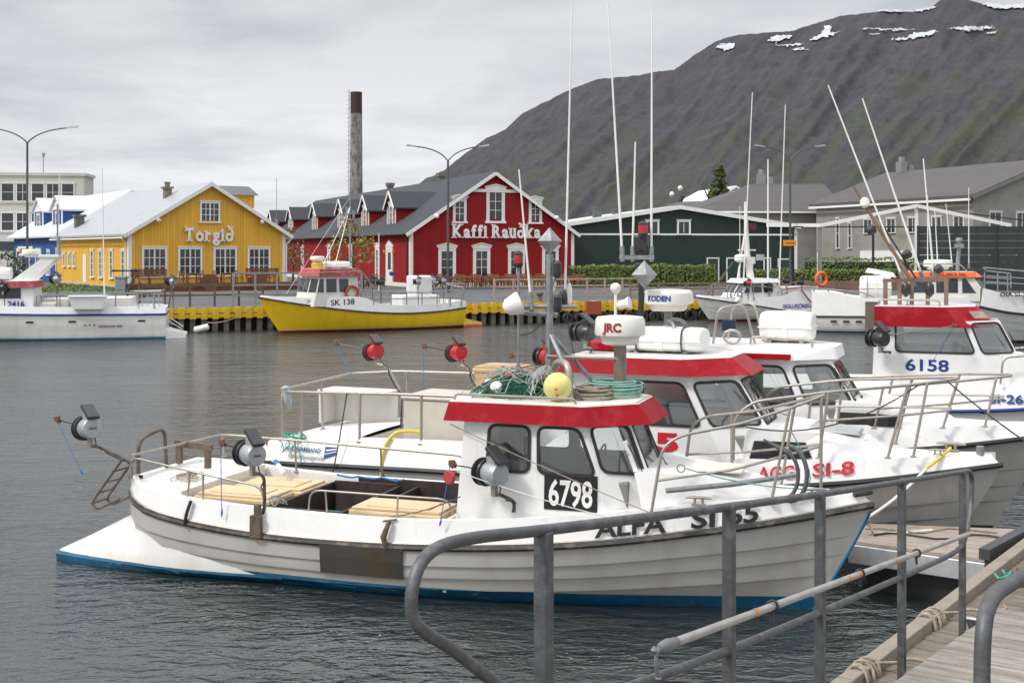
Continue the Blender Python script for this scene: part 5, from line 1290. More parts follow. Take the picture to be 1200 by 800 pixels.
    diamond(rt, 6.42, 0, 4.13, .165)
    b = MB(); b.tube([(6.10, -.16, 3.34), (6.72, .14, 3.34)], .025, 8); b.tube([(6.12, -.16, 3.28), (6.5, .05, 3.24)], .035, 8); b.build('crossbar', M['galv'], ms, smooth=50)
    b = MB(); b.lathe([(.04, -.18), (.10, -.13), (.135, 0), (.14, .03), (.10, .045)], TR(6.08, -.2, 3.38, ry=70, rz=25), 20); b.lathe([(.05, 0), (.09, .05), (.06, .1)], TR(6.02, -.22, 3.30), 12); b.build('searchlight', M['white'], rt, smooth=40)
    for (x, y, z, r_, h_) in ((6.63, .12, 3.36, .035, .26), (6.56, .08, 3.37, .05, .16)):
        b = MB(); b.lathe([(r_*.6, 0), (r_, .03), (r_, h_*.75), (r_*.5, h_)], TR(x, y, z), 12); b.build('gps_antenna', M['radome'] if h_ > .2 else M['blackp'], rt, smooth=40)
    whip(rt, (6.57, .14, 3.45), (6.66, .14, 6.97), .016); whip(rt, (6.22, -.12, 3.42), (6.07, -.12, 4.99), .016)
    b = MB(); b.tube([(6.42, 0, 3.55), (6.52, -.04, 3.70)], .014, 6); b.build('light_bracket', M['galv'], ms); lantern(rt, 6.53, -.05, 3.74, 'blackp', .05, .10)
    b = MB(); b.tube([(6.03, -.02, 2.5), (6.03, -.02, 3.82)], .016, 7); b.build('lamp_pole', M['galv'], rt); lantern(rt, 6.03, -.02, 3.86, 'lampred', .055, .10)
    lantern(rt, 6.03, -.02, 2.44, 'blackp', .055, .12); lantern(rt, 6.55, -.1, 3.33, 'blackp', .05, .11)
    b = MB(); b.tube([(5.98, .10, 2.3), (6.0, .10, 3.95)], .014, 6); b.build('boat_hook_shaft', mat('varnished_pole', (.45, .25, .07), .5), rt)
    # radar
    b = MB(); b.tube([(7.24, .2, 2.27), (7.24, .2, 2.90)], .075, 20); b.lathe([(.08, 0), (.14, .02)], TR(7.24, .2, 2.88), 20); b.build('radar_pedestal', mat('brownish_steel_post', (.30, .26, .22), .5, .5, var=.25, vs=6, dirt=(.2, .14, .1), da=.4, ds=5), rt, smooth=40)
    radome(rt, 7.24, .2, 2.89, .305, .34, 'JRC', 'inkbrown', -96, 'radome', th=.115)
    # near rails
    rail_set(rt, [(1.12, -.93, 1.10), (1.12, -.93, 1.39), (2.2, -1.08, 1.28), (3.12, -1.10, 1.17), (3.18, -1.10, .93)], [((2.06, -1.07, .94), (2.1, -1.07, 1.28)), ((2.3, -1.09, .93), (2.3, -1.09, 1.27))], .014)
    rail_set(rt, [(3.75, -1.08, .9), (3.77, -1.08, 1.17), (5.5, -.97, 1.15), (5.55, -.95, .97)], [((4.0, -1.09, .9), (3.98, -1.09, 1.17)), ((4.9, -1.08, .9), (4.9, -1.05, 1.16))], .012)
    rail_set(rt, [(1.1, -.9, 1.40), (1.3, .9, 1.42), (2.4, 1.0, 1.38), (4.9, 1.02, 1.3), (5.4, .98, 1.0)], [((1.3, .95, 1.1), (1.3, .9, 1.42)), ((2.4, 1.05, .93), (2.4, 1.0, 1.38)), ((3.7, 1.08, .9), (3.7, 1.03, 1.34))], .016)
    # stern frame and boarding ladder
    rail_set(rt, [(1.0, -.60, 1.08), (1.0, -.60, 1.55), (1.08, -.15, 1.66), (1.08, -.1, 1.10)], [], .026, 'rust', 'stern_gallows')
    b = MB(); b.box((1.05, .15, 1.12), (1.12, .22, 1.42)); b.box((1.5, .15, 1.08), (1.57, .22, 1.38)); b.bar((1.03, .18, 1.40), (1.6, .18, 1.36), .07, .08); b.build('line_guide', M['rust'], rt)
    ld = MB()
    for y in (-.92, -.62): ld.tube(rounded([(1.0, y, 1.36), (.74, y, 1.04), (.52, y, .76), (.60, y, .68), (.95, y, .84)], .06), .017, 7)
    for x, z in ((.86, 1.19), (.74, 1.04), (.63, .90), (.53, .76)): ld.tube([(x, -.94, z), (x, -.60, z)], .014, 6)
    ld.build('boarding_ladder', M['rust'], rt, smooth=50)
    # reels
    reel(rt, .47, -.9, 1.72, -30, arm=(.03, -.95, 1.81), foot=(1.08, -.86, 1.10, .16), lend=(.43, -.98, 1.13), logo=True, tilt=-6, sc=1.15)
    reel(rt, 3.03, -1.15, 1.56, -30, arm=(2.66, -1.2, 1.68), foot=(3.2, -1.16, .86, .16), lend=(2.66, -1.24, .80), logo=True, sc=1.15, linecol='blueline')
    b = MB(); b.box((3.08, -1.30, .60), (3.22, -1.24, .86)); b.box((3.12, -1.27, .8), (3.18, -1.2, .98)); b.build('reel_mount', M['rust'], rt)
    reel(rt, 6.1, -1.08, 1.50, -30, arm=(5.66, -1.22, 1.60), foot=(6.28, -.92, 1.05, .10), lend=(5.50, -1.24, .90), linecol='blueline', sc=1.15)
    b = MB(); b.lathe([(.02, -.03), (.07, -.03), (.085, 0), (.07, .03), (.02, .03)], TR(5.62, -1.24, 1.46, rx=90, rz=-20), 14); b.build('line_hank', mat('red_line_hank', (.42, .05, .05), .7), rt, smooth=40)
    # reel side fairlead discs and cleats
    b = MB(); b.tube(rounded([(2.14, -1.245, .66), (2.16, -1.24, .80), (2.2, -1.2, .96)], .05), [.03]*0 or .022, 7); b.build('mooring_cleat', M['blackp'], rt, smooth=50)
    for x, s_ in ((4.85, 1.0),): b = MB(); b.tube([(x, -1.28, .60), (x-.02, -1.30, .74), (x+.03, -1.24, .92)], [.02, .04, .025], 8); b.tube([(x-.06, -1.22, .90), (x+.1, -1.2, .93)], .012, 6); b.build('hanging_block', M['rust'], rt, smooth=50)
    # bow pulpit
    tp2 = [(7.86, -.93, 1.13), (7.97, -.86, 1.86), (8.15, -.80, 1.99), (8.8, -.55, 2.12), (9.35, -.25, 2.30), (9.62, -.05, 2.40)]
    mid = [(7.90, -.90, 1.50), (8.7, -.62, 1.62), (9.6, -.05, 1.84)]
    rail_set(rt, tp2+[(x, -y, z) for x, y, z in reversed(tp2)], [((9.10, -.48, 1.27), (9.28, -.31, 2.27)), ((9.6, -.12, 1.33), (9.60, -.07, 2.39)), ((9.10, .48, 1.27), (9.28, .31, 2.27)), ((8.5, .68, 1.2), (8.5, .66, 2.06))], .018, 'steel', 'bow_pulpit', [mid, [(x, -y, z) for x, y, z in mid]])
    b = MB(); b.tube([(8.0, -.80, 1.38), (8.7, -.55, 1.45), (9.35, -.2, 1.53)], .03, 8); b.build('anchor_shank', M['galv'], rt, smooth=50)
    b = MB(); b.tube([(9.28+.20*math.cos(a), -.42-.05*math.cos(a), 1.58+.30*math.sin(a)) for a in [R(-95+i*13) for i in range(15)]], .026, 8); b.tube([(9.22+.16*math.cos(a), -.40, 1.56+.26*math.sin(a)) for a in [R(-80+i*13) for i in range(13)]], .022, 8)
    b.tube([(9.0, -.36, 1.93), (9.3, -.36, 1.78)], [.01, .04], 6); b.build('anchor_flukes', mat('dark_grey_hose', (.09, .095, .10), .6), rt, smooth=50)
    cleat(rt, 8.35, -.74, 1.24, 5, 'steel', 1.3); cleat(rt, 9.55, -.3, 1.33, 30, 'steel', 1.2)
    b = MB(); b.box((8.08, -.99, 1.16), (8.28, -.93, 1.215)); b.build('fairlead', M['tan'], rt, bevel=.01)
    b = MB(); b.tube([(9.95, -.10, 1.33), (10.12, 0, 1.35), (9.95, .10, 1.33)], .03, 8); b.build('bow_fitting', M['rub'], rt)
    for k in range(1): b = MB(); b.tube([(8.15+.045*math.cos(a)+k*.06, -.72+.035*math.sin(a)*(k % 2), 1.62+.045*math.sin(a)) for a in [i*.785 for i in range(8)]], .008, 5, closed=True); b.build('shackle_ring', M['steel'], rt)
    # stay lines from the reel forward
    b = MB(); b.tube(sag((5.7, -1.22, 1.53), (7.6, -1.02, 1.06), .03), .006, 4); b.build('stay_line', M['whiteline'], rt)
    b = MB(); b.tube(sag((5.48, -.86, 2.0), (7.9, -1.0, 1.16), .02), .006, 4); b.build('stay_line', M['rope'], rt)
    b = MB(); b.tube([(9.3, -.25, 2.0)]+arc((9.3, -.25, 2.0), (9.6, -.3, 1.5), (9.45, -.3, 1.4)), .006, 4); b.build('stay_line', M['ropeg'], rt)
    for pts_ in (sag((6.42, 0, 3.3), (6.03, -.02, 3.0), .1), sag((6.42, 0, 3.0), (6.25, -.3, 2.4), .12), sag((6.6, .1, 3.3), (6.75, .1, 2.6), .1), sag((5.66, -1.0, 1.2), (4.1, -1.1, .9), .12)): b = MB(); b.tube(pts_, .006, 4); b.build('cable', M['blackp'], rt)
    return rt, H
AL, AH = alfa()
def on(rt, p): return Matrix.Translation(rt.location) @ Matrix.Rotation(rt.rotation_euler.z, 4, 'Z') @ Vector(p)
def tub(name, rt, x0, x1, y0, y1, z0, z1, m, label, group=None, lid=True):
    o = empty(name, (0, 0, 0), 0, label, 'fish tub', group); c = on(rt, ((x0+x1)/2, (y0+y1)/2, z0)); o.location = c; o.rotation_euler = (0, 0, rt.rotation_euler.z)
    hx, hy, h = (x1-x0)/2, (y1-y0)/2, z1-z0; t = .045
    b = MB(); 
    b.prism([(-hx+t, -hy+t, 0), (hx-t, -hy+t, 0), (hx-t, hy-t, 0), (-hx+t, hy-t, 0)], [(-hx, -hy, h-.1), (hx, -hy, h-.1), (hx, hy, h-.1), (-hx, hy, h-.1)])
    b.build('tub_body', M[m], o, bevel=.025)
    b = MB(); b.box((-hx-.02, -hy-.02, h-.098), (hx+.02, hy+.02, h-.03)); b.build('rim', M[m], o, bevel=.02)
    if lid: b = MB(); b.box((-hx+.01, -hy+.01, h-.029), (hx-.01, hy-.01, h)); b.box((-hx*.7, -hy*.7, h), (hx*.7, hy*.7, h+.015)); b.build('lid', M[m], o, bevel=.012)
    b = MB(); b.tube(arc((-hx*.3, -hy-.03, h-.16), (0, -hy-.09, h-.26), (hx*.3, -hy-.03, h-.16)), .012, 6); b.build('rope_handle', M['blackp'], o)
    return o
tub('fish_tub', AL, 2.0, 3.05, -.80, -.22, .28, .97, 'cream', 'cream plastic fish tub with lid near the stern of the nearest boat')
tub('fish_tub', AL, 1.98, 3.0, .10, .80, .28, .90, 'cream', 'cream fish tub on the far side of the nearest boat stern')
tub('fish_tub', AL, 4.2, 5.35, -.88, -.28, .28, .96, 'cream', 'cream plastic fish tub just behind the wheelhouse of the nearest boat')
o = empty('fish_hold_box', on(AL, (3.63, -.1, .28)), AL.rotation_euler.z, 'open dark brown fish bin amidships between the cream tubs', 'bin')
for a, c in (((-.5, -.85, 0), (-.46, .85, .62)), ((.46, -.85, 0), (.5, .85, .62)), ((-.46, -.85, 0), (.46, -.81, .62)), ((-.46, .81, 0), (.46, .85, .64))): b = MB(); b.box(a, c); b.build('side_panel', M['hold'], o)
b = MB(); b.box((-.46, -.81, 0), (.46, .81, .04)); b.build('bottom', M['hold'], o)
o = empty('line_bin', on(AL, (4.25, .55, .28)), AL.rotation_euler.z, 'dark brown partition bin on the far side of the nearest boat cockpit', 'bin')
for a, c in (((-.8, -.35, 0), (.9, -.31, .6)), ((-.8, .31, 0), (.9, .35, .68)), ((.05, -.31, 0), (.09, .31, .6))): b = MB(); b.box(a, c); b.build('side_panel', M['hold'], o)
# gear lying on the wheelhouse roof
def at_al(o, label, cat, group=None): o.location = AL.location; o.rotation_euler = AL.rotation_euler; return tag(o, label, cat, group)
at_al(tangle('fishing_net', 6.05, -.08, 2.29, .58, .58, .25, 85, .0055, M['netgreen'], 3), 'heap of dark green netting on the roof of the nearest boat', 'net')
b = MB(); 
for i in range(13):
    for k in range(24): a = 2*math.pi*k/24; r_ = 1-i/12; q = 1+.12*noise.noise(Vector((math.cos(a)*2, math.sin(a)*2, i*.5))); b.v.append((6.05+.46*r_*math.cos(a)*q, -.06+.5*r_*math.sin(a)*q, 2.288+.22*(1-r_*r_)*q))
for i in range(12):
    for k in range(24): b.f.append((i*24+k, i*24+(k+1) % 24, (i+1)*24+(k+1) % 24, (i+1)*24+k)); b.m.append(0)
at_al(b.build('net_heap', mat('packed_green_net', (.012, .075, .05), .9, var=.5, vs=14, bump=1, bs=60), smooth=True), 'packed core of the green net heap on the nearest boat roof', 'net')
at_al(tangle('wire_net', 6.42, -.15, 2.29, .30, .42, .34, 34, .004, M['netwhite'], 8), 'tangle of grey twine net around the mast foot of the nearest boat', 'net')
at_al(tangle('net_twine', 6.0, -.2, 2.30, .6, .5, .32, 12, .004, M['netwhite'], 12), 'loose white twine over the green net heap', 'twine')
for i, (x, y, z, r_, m_, lab) in enumerate(((5.72, -.15, 2.38, .085, 'white', 'white float at the left end of the net heap'), (5.90, -.45, 2.40, .075, 'white', 'white float half buried in front of the green net'), (5.83, .05, 2.55, .055, 'black', 'black float on top of the net heap'), (5.98, -.25, 2.52, .05, 'reelred', 'small red float on the net heap'))):
    b = MB(); b.lathe([(r_*math.cos(R(a)), r_*1.25*math.sin(R(a))) for a in range(-85, 90, 17)], TR(x, y, z, rx=60+i*20, rz=i*40), 16); at_al(b.build('net_float', M[m_], smooth=True), lab, 'float')
b = MB(); rb = .165; b.lathe([(rb*math.cos(R(a)), rb*math.sin(R(a))) for a in range(-88, 90, 8)], TR(6.70, -.60, 2.285+rb), 32); bu = at_al(b.build('buoy', M['buoy'], smooth=True), 'round pale yellow buoy with orange patches on the roof edge of the nearest boat', 'buoy')
for az, el in ((-80, 5), (-50, 30), (-110, 35), (-75, -25)):
    b = MB(); c = Vector((6.70, -.60, 2.27+rb)); vv = []
    for du, dv in ((-6, -7), (6, -7), (6, 7), (-6, 7)): a = R(az+du); e_ = R(el+dv); vv.append(c+Vector((math.cos(e_)*math.cos(a), math.cos(e_)*math.sin(a), math.sin(e_)))*(rb+.002))
    b.add(vv, [(0, 1, 2, 3)]); b.build('patch', M['orange'], bu)
at_al(coil('rope_coil', 7.18, .12, 2.285, .29, 9, .012, M['mint'], 4, seed=5), 'mint green rope coiled around the radar post of the nearest boat', 'rope')
at_al(coil('rope_coil', 7.02, -.22, 2.285, .2, 7, .013, M['rope'], 3, seed=6), 'brown rope coiled on the roof beside the mint green coil', 'rope')
o = at_al((lambda b: (b.tube([(1.75, .95, 1.50), (2.55, .45, 1.02)], .035, 10), b.build('line_tube', M['white'], smooth=50))[1])(MB()), 'white tube with blue end leaning across the stern of the nearest boat', 'tube')
b = MB(); b.tube([(2.33, .5875, 1.152), (2.40, .544, 1.11)], .0365, 10); b.build('blue_band', M['blueline'], o)
at_al((lambda b: (b.tube([(3.2+.11*i, .72+.02*math.sin(i*1.4), .985+.015*math.cos(i*2)) for i in range(10)], .014, 6), b.build('rope_end', M['blueline'], smooth=50))[1])(MB()), 'blue rope lying along the dark bin edge in the nearest boat', 'rope')
at_al(coil('rope_coil', 3.6, -.35, .62, .22, 6, .013, M['ropeg'], 2, seed=15, sx=1.3), 'green rope coil lying in the dark fish bin of the nearest boat', 'rope')
at_al(tangle('loose_line', 3.22, -.93, .93, .16, .12, .10, 9, .0035, M['netwhite'], 17), 'loose loops of thin white line on the rail beside the dark fish bin', 'line')
at_al(tangle('loose_line', 1.55, -.25, 1.02, .25, .3, .07, 10, .006, M['rope'], 19), 'brown tangled line on the aft deck of the nearest boat', 'line')
at_al((lambda b: (b.lathe([(.10, 0), (.125, .24), (.13, .25), (.12, .25), (.095, .02)], TR(5.25, .45, .28), 18), b.build('bucket', mat('black_bucket', (.03, .03, .03), .5), smooth=50))[1])(MB()), 'black bucket standing in the cockpit by the wheelhouse of the nearest boat', 'bucket')
# fenders hanging between the nearest boat and the second one
for i, x in enumerate((3.6, 6.4)):
    b = MB(); b.lathe([(.02, .32), (.05, .28), (.11, .22), (.12, -.2), (.05, -.27), (.02, -.3)], TR(x, 1.42, .55), 14); b.tube([(x, 1.42, .85), (x, 1.2, 1.0)], .008, 5)
    at_al(b.build('fender', mat('orange_fender', (.62, .16, .05), .5) if i else M['ink'], smooth=40), ('black', 'orange')[i]+' fender hanging between the nearest boat and the second one', 'fender')
# ================================================================ neighbours
def sister(name, stern, ang, label, p):
    rt = boat_root(name, stern, R(ang), label)
    H = Hull(p['L'], p.get('x0', .2), -.5, p['sheer'], p['B'], rake=p.get('rake', 1.1), stern=.06, lap=.02, laps=p.get('laps', (.5, .62, .75)), u0=.35, ps=2.3, pk=1.3)
    H.build(rt, p['paint']); rub(H, rt, .035, -.01, p.get('rubm', 'black'))
    hf = lambda x: cub(p['bul'], x); c0, c1 = p.get('cockpit', (1.2, 4.4))
    bulwark(H, rt, p.get('x0', .2), p['L']-.03, hf, p.get('tum', .07), lambda x: .5 if c0 < x < c1 else H.zs(x)+.05, M['gelcoat'], wid=.12)
    deck(H, rt, c1, p['L']-.08, lambda x: H.zs(x)+hf(x)-.07, .13, M['deckw'], 'foredeck', camber=.10)
    deck(H, rt, p.get('x0', .2)+.02, c0, lambda x: H.zs(x)+hf(x)-.05, .13, M['deckw'], 'aft_deck'); deck(H, rt, c0, c1, lambda x: .5, .16, M['deckw'], 'cockpit_floor')
    for x in (c0, c1):
        zz = H.zs(x)+hf(x)-.07; bb = H.b_at(x, H.zs(x))-.2; b = MB(); b.box((x-.02, -bb, .3), (x+.02, bb, zz)); b.build('bulkhead', M['gelcoat2'], rt)
    return rt, H
def cab8(rt, xa, xf, hw, zb, zt, rk, wl=(.5, .66, 1.2), gm='glass', nose=.75, mt=None, wa=None):
    """five-sided wheelhouse with one long side window, chamfer and front panes"""
    ch = .53*hw; t_in = .08
    base = [(xa, -hw, zb), (xf, -hw, zb), (xf+nose, -hw+ch, zb), (xf+nose, hw-ch, zb), (xf, hw, zb), (xa, hw, zb)]
    xt = xf-rk; n2 = nose*.74
    top = [(xa+.05, -hw+t_in, zt), (xt, -hw+t_in, zt), (xt+n2, -hw+ch*1.02, zt), (xt+n2, hw-ch*1.02, zt), (xt, hw-t_in, zt), (xa+.05, hw-t_in, zt)]
    L0 = xf-xa; z0, z1 = wl[1], wl[2]; H_ = zt-zb
    f0 = z0/H_; f1 = z1/H_
    w0 = wl[0]; e0 = L0-rk*f0-.09; e1 = L0-rk*f1-.09
    P1, P2, T1, T2 = [Vector(q) for q in (base[1], base[2], top[1], top[2])]
    def frac(bl, br, tr, tl, f, m0, m1):
        bl, br, tr, tl = map(Vector, (bl, br, tr, tl)); X = (br-bl).normalized(); N = X.cross(tl-bl).normalized(); Z = N.cross(X)
        a = bl.lerp(tl, f)+X*m0; c = br.lerp(tr, f)-X*m1; return ((a-bl).dot(X), (a-bl).dot(Z)), ((c-bl).dot(X), (c-bl).dot(Z))
    def hole(i):
        j = (i+1) % 6; q = (base[i], base[j], top[j], top[i]); a, c = frac(*q, f0, .06, .06); d, e_ = frac(*q, f1, .06, .06); return [a, c, e_, d]
    holes = {0: [(w0, z0), (e0, z0), (e1, z1), (w0, z1)], 1: hole(1), 2: hole(2), 3: hole(3), 4: [(L0-e0, z0), (L0-w0, z0), (L0-w0, z1), (L0-e1, z1)], 5: [(hw*.8, .05), (hw*1.3, .05), (hw*1.3, z1), (hw*.8, z1)]}
    cabin(rt, base, top, holes, mt or M['gelcoat'], gm)
    b = MB(); b.box((xf-.3, -hw+.2, zb+.1), (xf+.25, hw-.2, zb+.5)); b.build('dashboard', bpy.data.materials['grey_dashboard'], rt, bevel=.03)
    return base, top
# --- SI-8
rt, H = sister('fishing_boat', (-3.4, 19.0), -22.1, 'second fishing boat, with KODEN radar and red SI-8 on its bow', dict(
    L=10.36, sheer=[(.2, .88), (1.5, .92), (3.4, .96), (5.5, .97), (7.4, 1.0), (8.6, 1.09), (10.36, 1.32)], B=1.32, rake=1.15, paint=hullpaint('si8_paint', (.32, .32, .31), (.03, .10, .12), .08),
    bul=[(.2, .30), (1.2, .37), (3.4, .39), (5, .36), (7, .34), (8.6, .27), (10.36, .12)], tum=.09, cockpit=(1.6, 4.5)))
S8, H8 = rt, H
cab8(rt, 4.9, 7.10, .98, 1.1, 2.42, .63, (.5, .62, 1.17))
bot = [(4.75, -1.05), (6.60, -1.05), (7.30, -.47), (7.30, .47), (6.60, 1.05), (4.75, 1.05)]; tp_ = [(4.85, -.97), (6.45, -.97), (7.0, -.42), (7.0, .42), (6.45, .97), (4.85, .97)]
visor(rt, [(x, y, 2.37) for x, y in bot], [(x, y, 2.585) for x, y in tp_], 'red', 'gelcoat')
b = MB(); b.prism([(7.2, -.88, 1.1), (8.5, -.68, 1.22), (9.1, -.32, 1.3), (9.1, .32, 1.3), (8.5, .68, 1.22), (7.2, .88, 1.1)], [(7.25, -.78, 1.72), (8.2, -.54, 1.66), (8.75, -.24, 1.56), (8.75, .24, 1.56), (8.2, .54, 1.66), (7.25, .78, 1.72)]); b.build('trunk_cabin', M['gelcoat'], rt, bevel=.06)
b = MB(); P = lambda x, z: Vector((x, -.865+(x-7.2)*.158+(z-1.2)*.19, z)); q = [P(7.32, 1.30), P(8.1, 1.36), P(8.02, 1.55), P(7.38, 1.55)]; b.prism(q, [p+Vector((0, -.02, .003)) for p in q]); b.build('trunk_window', M['tint'], rt, bevel=.01)
b = MB(); b.prism([(8.0, -.3, 1.66), (8.65, -.28, 1.62), (8.65, .28, 1.62), (8.0, .3, 1.66)], [(8.02, -.28, 1.71), (8.63, -.26, 1.66), (8.63, .26, 1.66), (8.02, .28, 1.71)]); b.build('foredeck_hatch', mat('grey_hatch', (.42, .43, .43), .3), rt, bevel=.01)
ptext(rt, '65', .27, (5.78, -.965, 1.36), (1, 0, 0), (0, .06, 1), M['inkred'], bold=.05, wfit=.64)
htext(H, rt, 'AGGI', .17, 7.45, 1.075, M['inkred'], tum=.09, slope=.09, wfit=.50, bold=.022); htext(H, rt, 'SI-8', .17, 8.12, 1.135, M['inkred'], tum=.09, slope=.10, wfit=.50, bold=.022)
htext(H, rt, 'LANDSSAMBAND', .065, .50, 1.07, M['inkblue'], tum=.09, wfit=.66, bold=.02); htext(H, rt, 'smábátaeigenda', .06, .62, .975, M['inkgrey'], tum=.09, wfit=.62, bold=.01)
htext(H, rt, 'NO', .10, .62, .72, M['inkblue'], wfit=.28, bold=.025)
b = MB(); Tm = lambda x, z: (x, -(H.b_at(x, H.zs(x))-.09*(z-H.zs(x))/.25+.016), z); b.add([Tm(1.22, .99), Tm(1.42, 1.06), Tm(1.42, 1.16), Tm(1.22, 1.16)], [(0, 1, 2, 3)]); b.build('flag_emblem', M['inkblue'], rt)
b = MB(); b.add([(q[0], q[1]-.003, q[2]) for q in (Tm(1.24, 1.10), Tm(1.42, 1.13), Tm(1.42, 1.145), Tm(1.24, 1.12))]+[(q[0], q[1]-.003, q[2]) for q in (Tm(1.22, 1.05), Tm(1.42, 1.10), Tm(1.42, 1.11), Tm(1.22, 1.06))], [(0, 1, 2, 3), (4, 5, 6, 7)]); b.build('emblem_stripe', M['white'], rt)
# aft rails
tp2 = [(3.9, -1.15, 1.32), (3.9, -1.12, 1.98), (2.4, -1.14, 1.97), (.75, -1.08, 1.92), (.35, -1.0, 1.90)]
rail_set(rt, tp2, [((.75, -1.10, 1.2), (.75, -1.08, 1.92)), ((1.75, -1.14, 1.25), (1.75, -1.12, 1.95)), ((2.75, -1.15, 1.28), (2.75, -1.14, 1.97))], .022)
rail_set(rt, [(.35, -1.0, 1.25), (.35, -1.0, 1.93), (.45, .9, 2.0), (1.2, 1.05, 2.05), (3.9, 1.1, 2.08), (3.95, 1.1, 1.3)], [((.45, 0, 1.2), (.42, 0, 1.96)), ((1.4, 1.06, 1.2), (1.4, 1.05, 2.05)), ((2.7, 1.08, 1.2), (2.7, 1.08, 2.07))], .022)
b = MB(); b.box((.1, .88, 1.22), (1.3, .94, 1.74)); b.box((.1, .45, 1.22), (.16, .88, 1.70)); b.box((.08, .42, 1.74), (1.32, .97, 1.77)); b.build('stern_screen', M['gelcoat2'], rt, bevel=.015)
b = MB(); b.box((2.15, -.55, 1.0), (3.6, .4, 1.82)); b.box((2.12, -.58, 1.82), (3.63, .43, 1.88)); b.build('engine_casing', mat('beige_casing', (.56, .52, .45), .5, var=.08, dirt=(.36, .31, .25), da=.3, ds=2, dst=(2, 2, .5)), rt, bevel=.03)
# reels of SI-8 (red)
reel(rt, 1.39, .0, 2.46, -35, 'reelred', arm=(.68, .05, 2.56), foot=(1.85, .0, 1.3, .18), lend=(1.0, 0, 2.02), tilt=-8)
reel(rt, 2.57, .5, 2.44, -35, 'reelred', arm=(2.0, .5, 2.52), foot=(2.9, .5, 1.5, .15), lend=(1.98, .5, 1.75), tilt=-8)
reel(rt, 3.95, .75, 2.40, -20, 'reelred', arm=(3.3, .9, 2.38), foot=(4.1, .75, 1.4, .1), drop=.5)
reel(rt, 5.0, -.55, 2.88, -15, 'blackp', foot=(5.1, -.6, 2.6, .05), sc=1.0)
# roof gear
liferaft(rt, 5.95, .15, 2.60, 1.15, .74, .34)
b = MB(); b.tube([(5.6, .1, 2.59), (5.62, .1, 4.35)], [.045, .035], 10); ms = b.build('mast', M['blackp'], rt, smooth=50)
b = MB(); b.bar((5.32, 0, 3.92), (5.80, .1, 3.92), .05, .06); b.build('crossbar', M['galv'], ms)
b = MB(); b.box((5.52, .02, 4.02), (5.72, .14, 4.22)); b.build('lamp_housing', M['blackp'], ms, bevel=.01); b = MB(); b.box((5.55, 0, 3.6), (5.66, .16, 3.84)); b.build('lamp_housing', M['blackp'], ms, bevel=.01)
lantern(rt, 5.66, .02, 4.26, 'lampred', .065, .12)
diamond(rt, 5.72, -.12, 3.68, .20)
radome(rt, 5.95, .3, 3.16, .36, .30, 'KODEN', 'inkblue', -98, 'radome', th=.085)
b = MB(); b.tube([(5.95, .3, 2.9), (5.95, .3, 3.17)], .06, 12); b.tube(rounded([(6.15, -.1, 2.6), (6.13, -.05, 3.0), (5.9, .3, 3.05), (6.1, .75, 3.0), (6.12, .8, 2.6)], .15), .025, 8); b.build('radar_frame', M['galv'], rt, smooth=50)
whip(rt, (5.36, .0, 3.98), (5.15, .0, 7.53), .019); whip(rt, (5.5, .05, 3.98), (5.54, .05, 5.56), .019); whip(rt, (5.76, .1, 3.98), (5.77, .1, 7.42), .019)
b = MB(); b.tube([(5.2, .2, 2.59), (5.2, .2, 3.4)], .022, 8); b.lathe([(.03, 0), (.07, .04), (.08, .09), (.06, .13), (.02, .15)], TR(5.2, .2, 3.4), 16); b.build('gps_antenna', M['radome'], rt, smooth=40)
b = MB(); b.lathe([(.03, -.1), (.06, -.06), (.06, .03), (.09, .10)], TR(5.32, .2, 3.25, ry=75), 14); b.build('horn', M['white'], rt, smooth=40)
b = MB(); b.box((4.85, -.1, 2.6), (5.3, .5, 2.72)); b.build('roof_locker', M['red'], rt, bevel=.02)
tp2 = [(7.15, -1.0, 1.32), (7.15, -.95, 1.86), (7.38, -.9, 2.07), (8.3, -.78, 2.22), (9.3, -.42, 2.32), (9.82, -.08, 2.38)]; mid = [(8.2, -.8, 1.85), (9.2, -.42, 1.93), (9.75, -.1, 1.98)]
rail_set(rt, tp2+[(x, -y, z) for x, y, z in reversed(tp2)], [((8.2, -.82, 1.38), (8.32, -.78, 2.22)), ((9.02, -.6, 1.40), (9.25, -.44, 2.31)), ((9.32, -.5, 1.42), (9.48, -.33, 2.34)), ((8.2, .82, 1.38), (8.32, .78, 2.22)), ((9.02, .6, 1.40), (9.25, .44, 2.31))], .019, 'steel', 'bow_pulpit', [mid, [(x, -y, z) for x, y, z in mid]])
wiper(rt, (7.55, -.5, 1.80), (7.3, -.7, 2.28)); wiper(rt, (7.45, .1, 1.9), (7.2, -.1, 2.3)); cleat(rt, 9.75, 0, 1.45, 0, 'steel', 1.6); cleat(rt, 9.6, -.25, 1.43, 0, 'steel')
b = MB(); b.tube([(10.1, 0, 1.42), (10.1, 0, 1.53)], .05, 10); b.build('bow_post', M['galv'], rt)
tub('fish_tub', S8, 2.9, 3.6, .45, 1.0, 1.2, 1.65, 'tan', 'tan fish tub, lower one behind the net heap', None); tub('fish_tub', S8, 2.85, 3.6, .45, 1.05, 1.66, 2.25, 'tan', 'tan fish tub standing highest behind the green net heap')
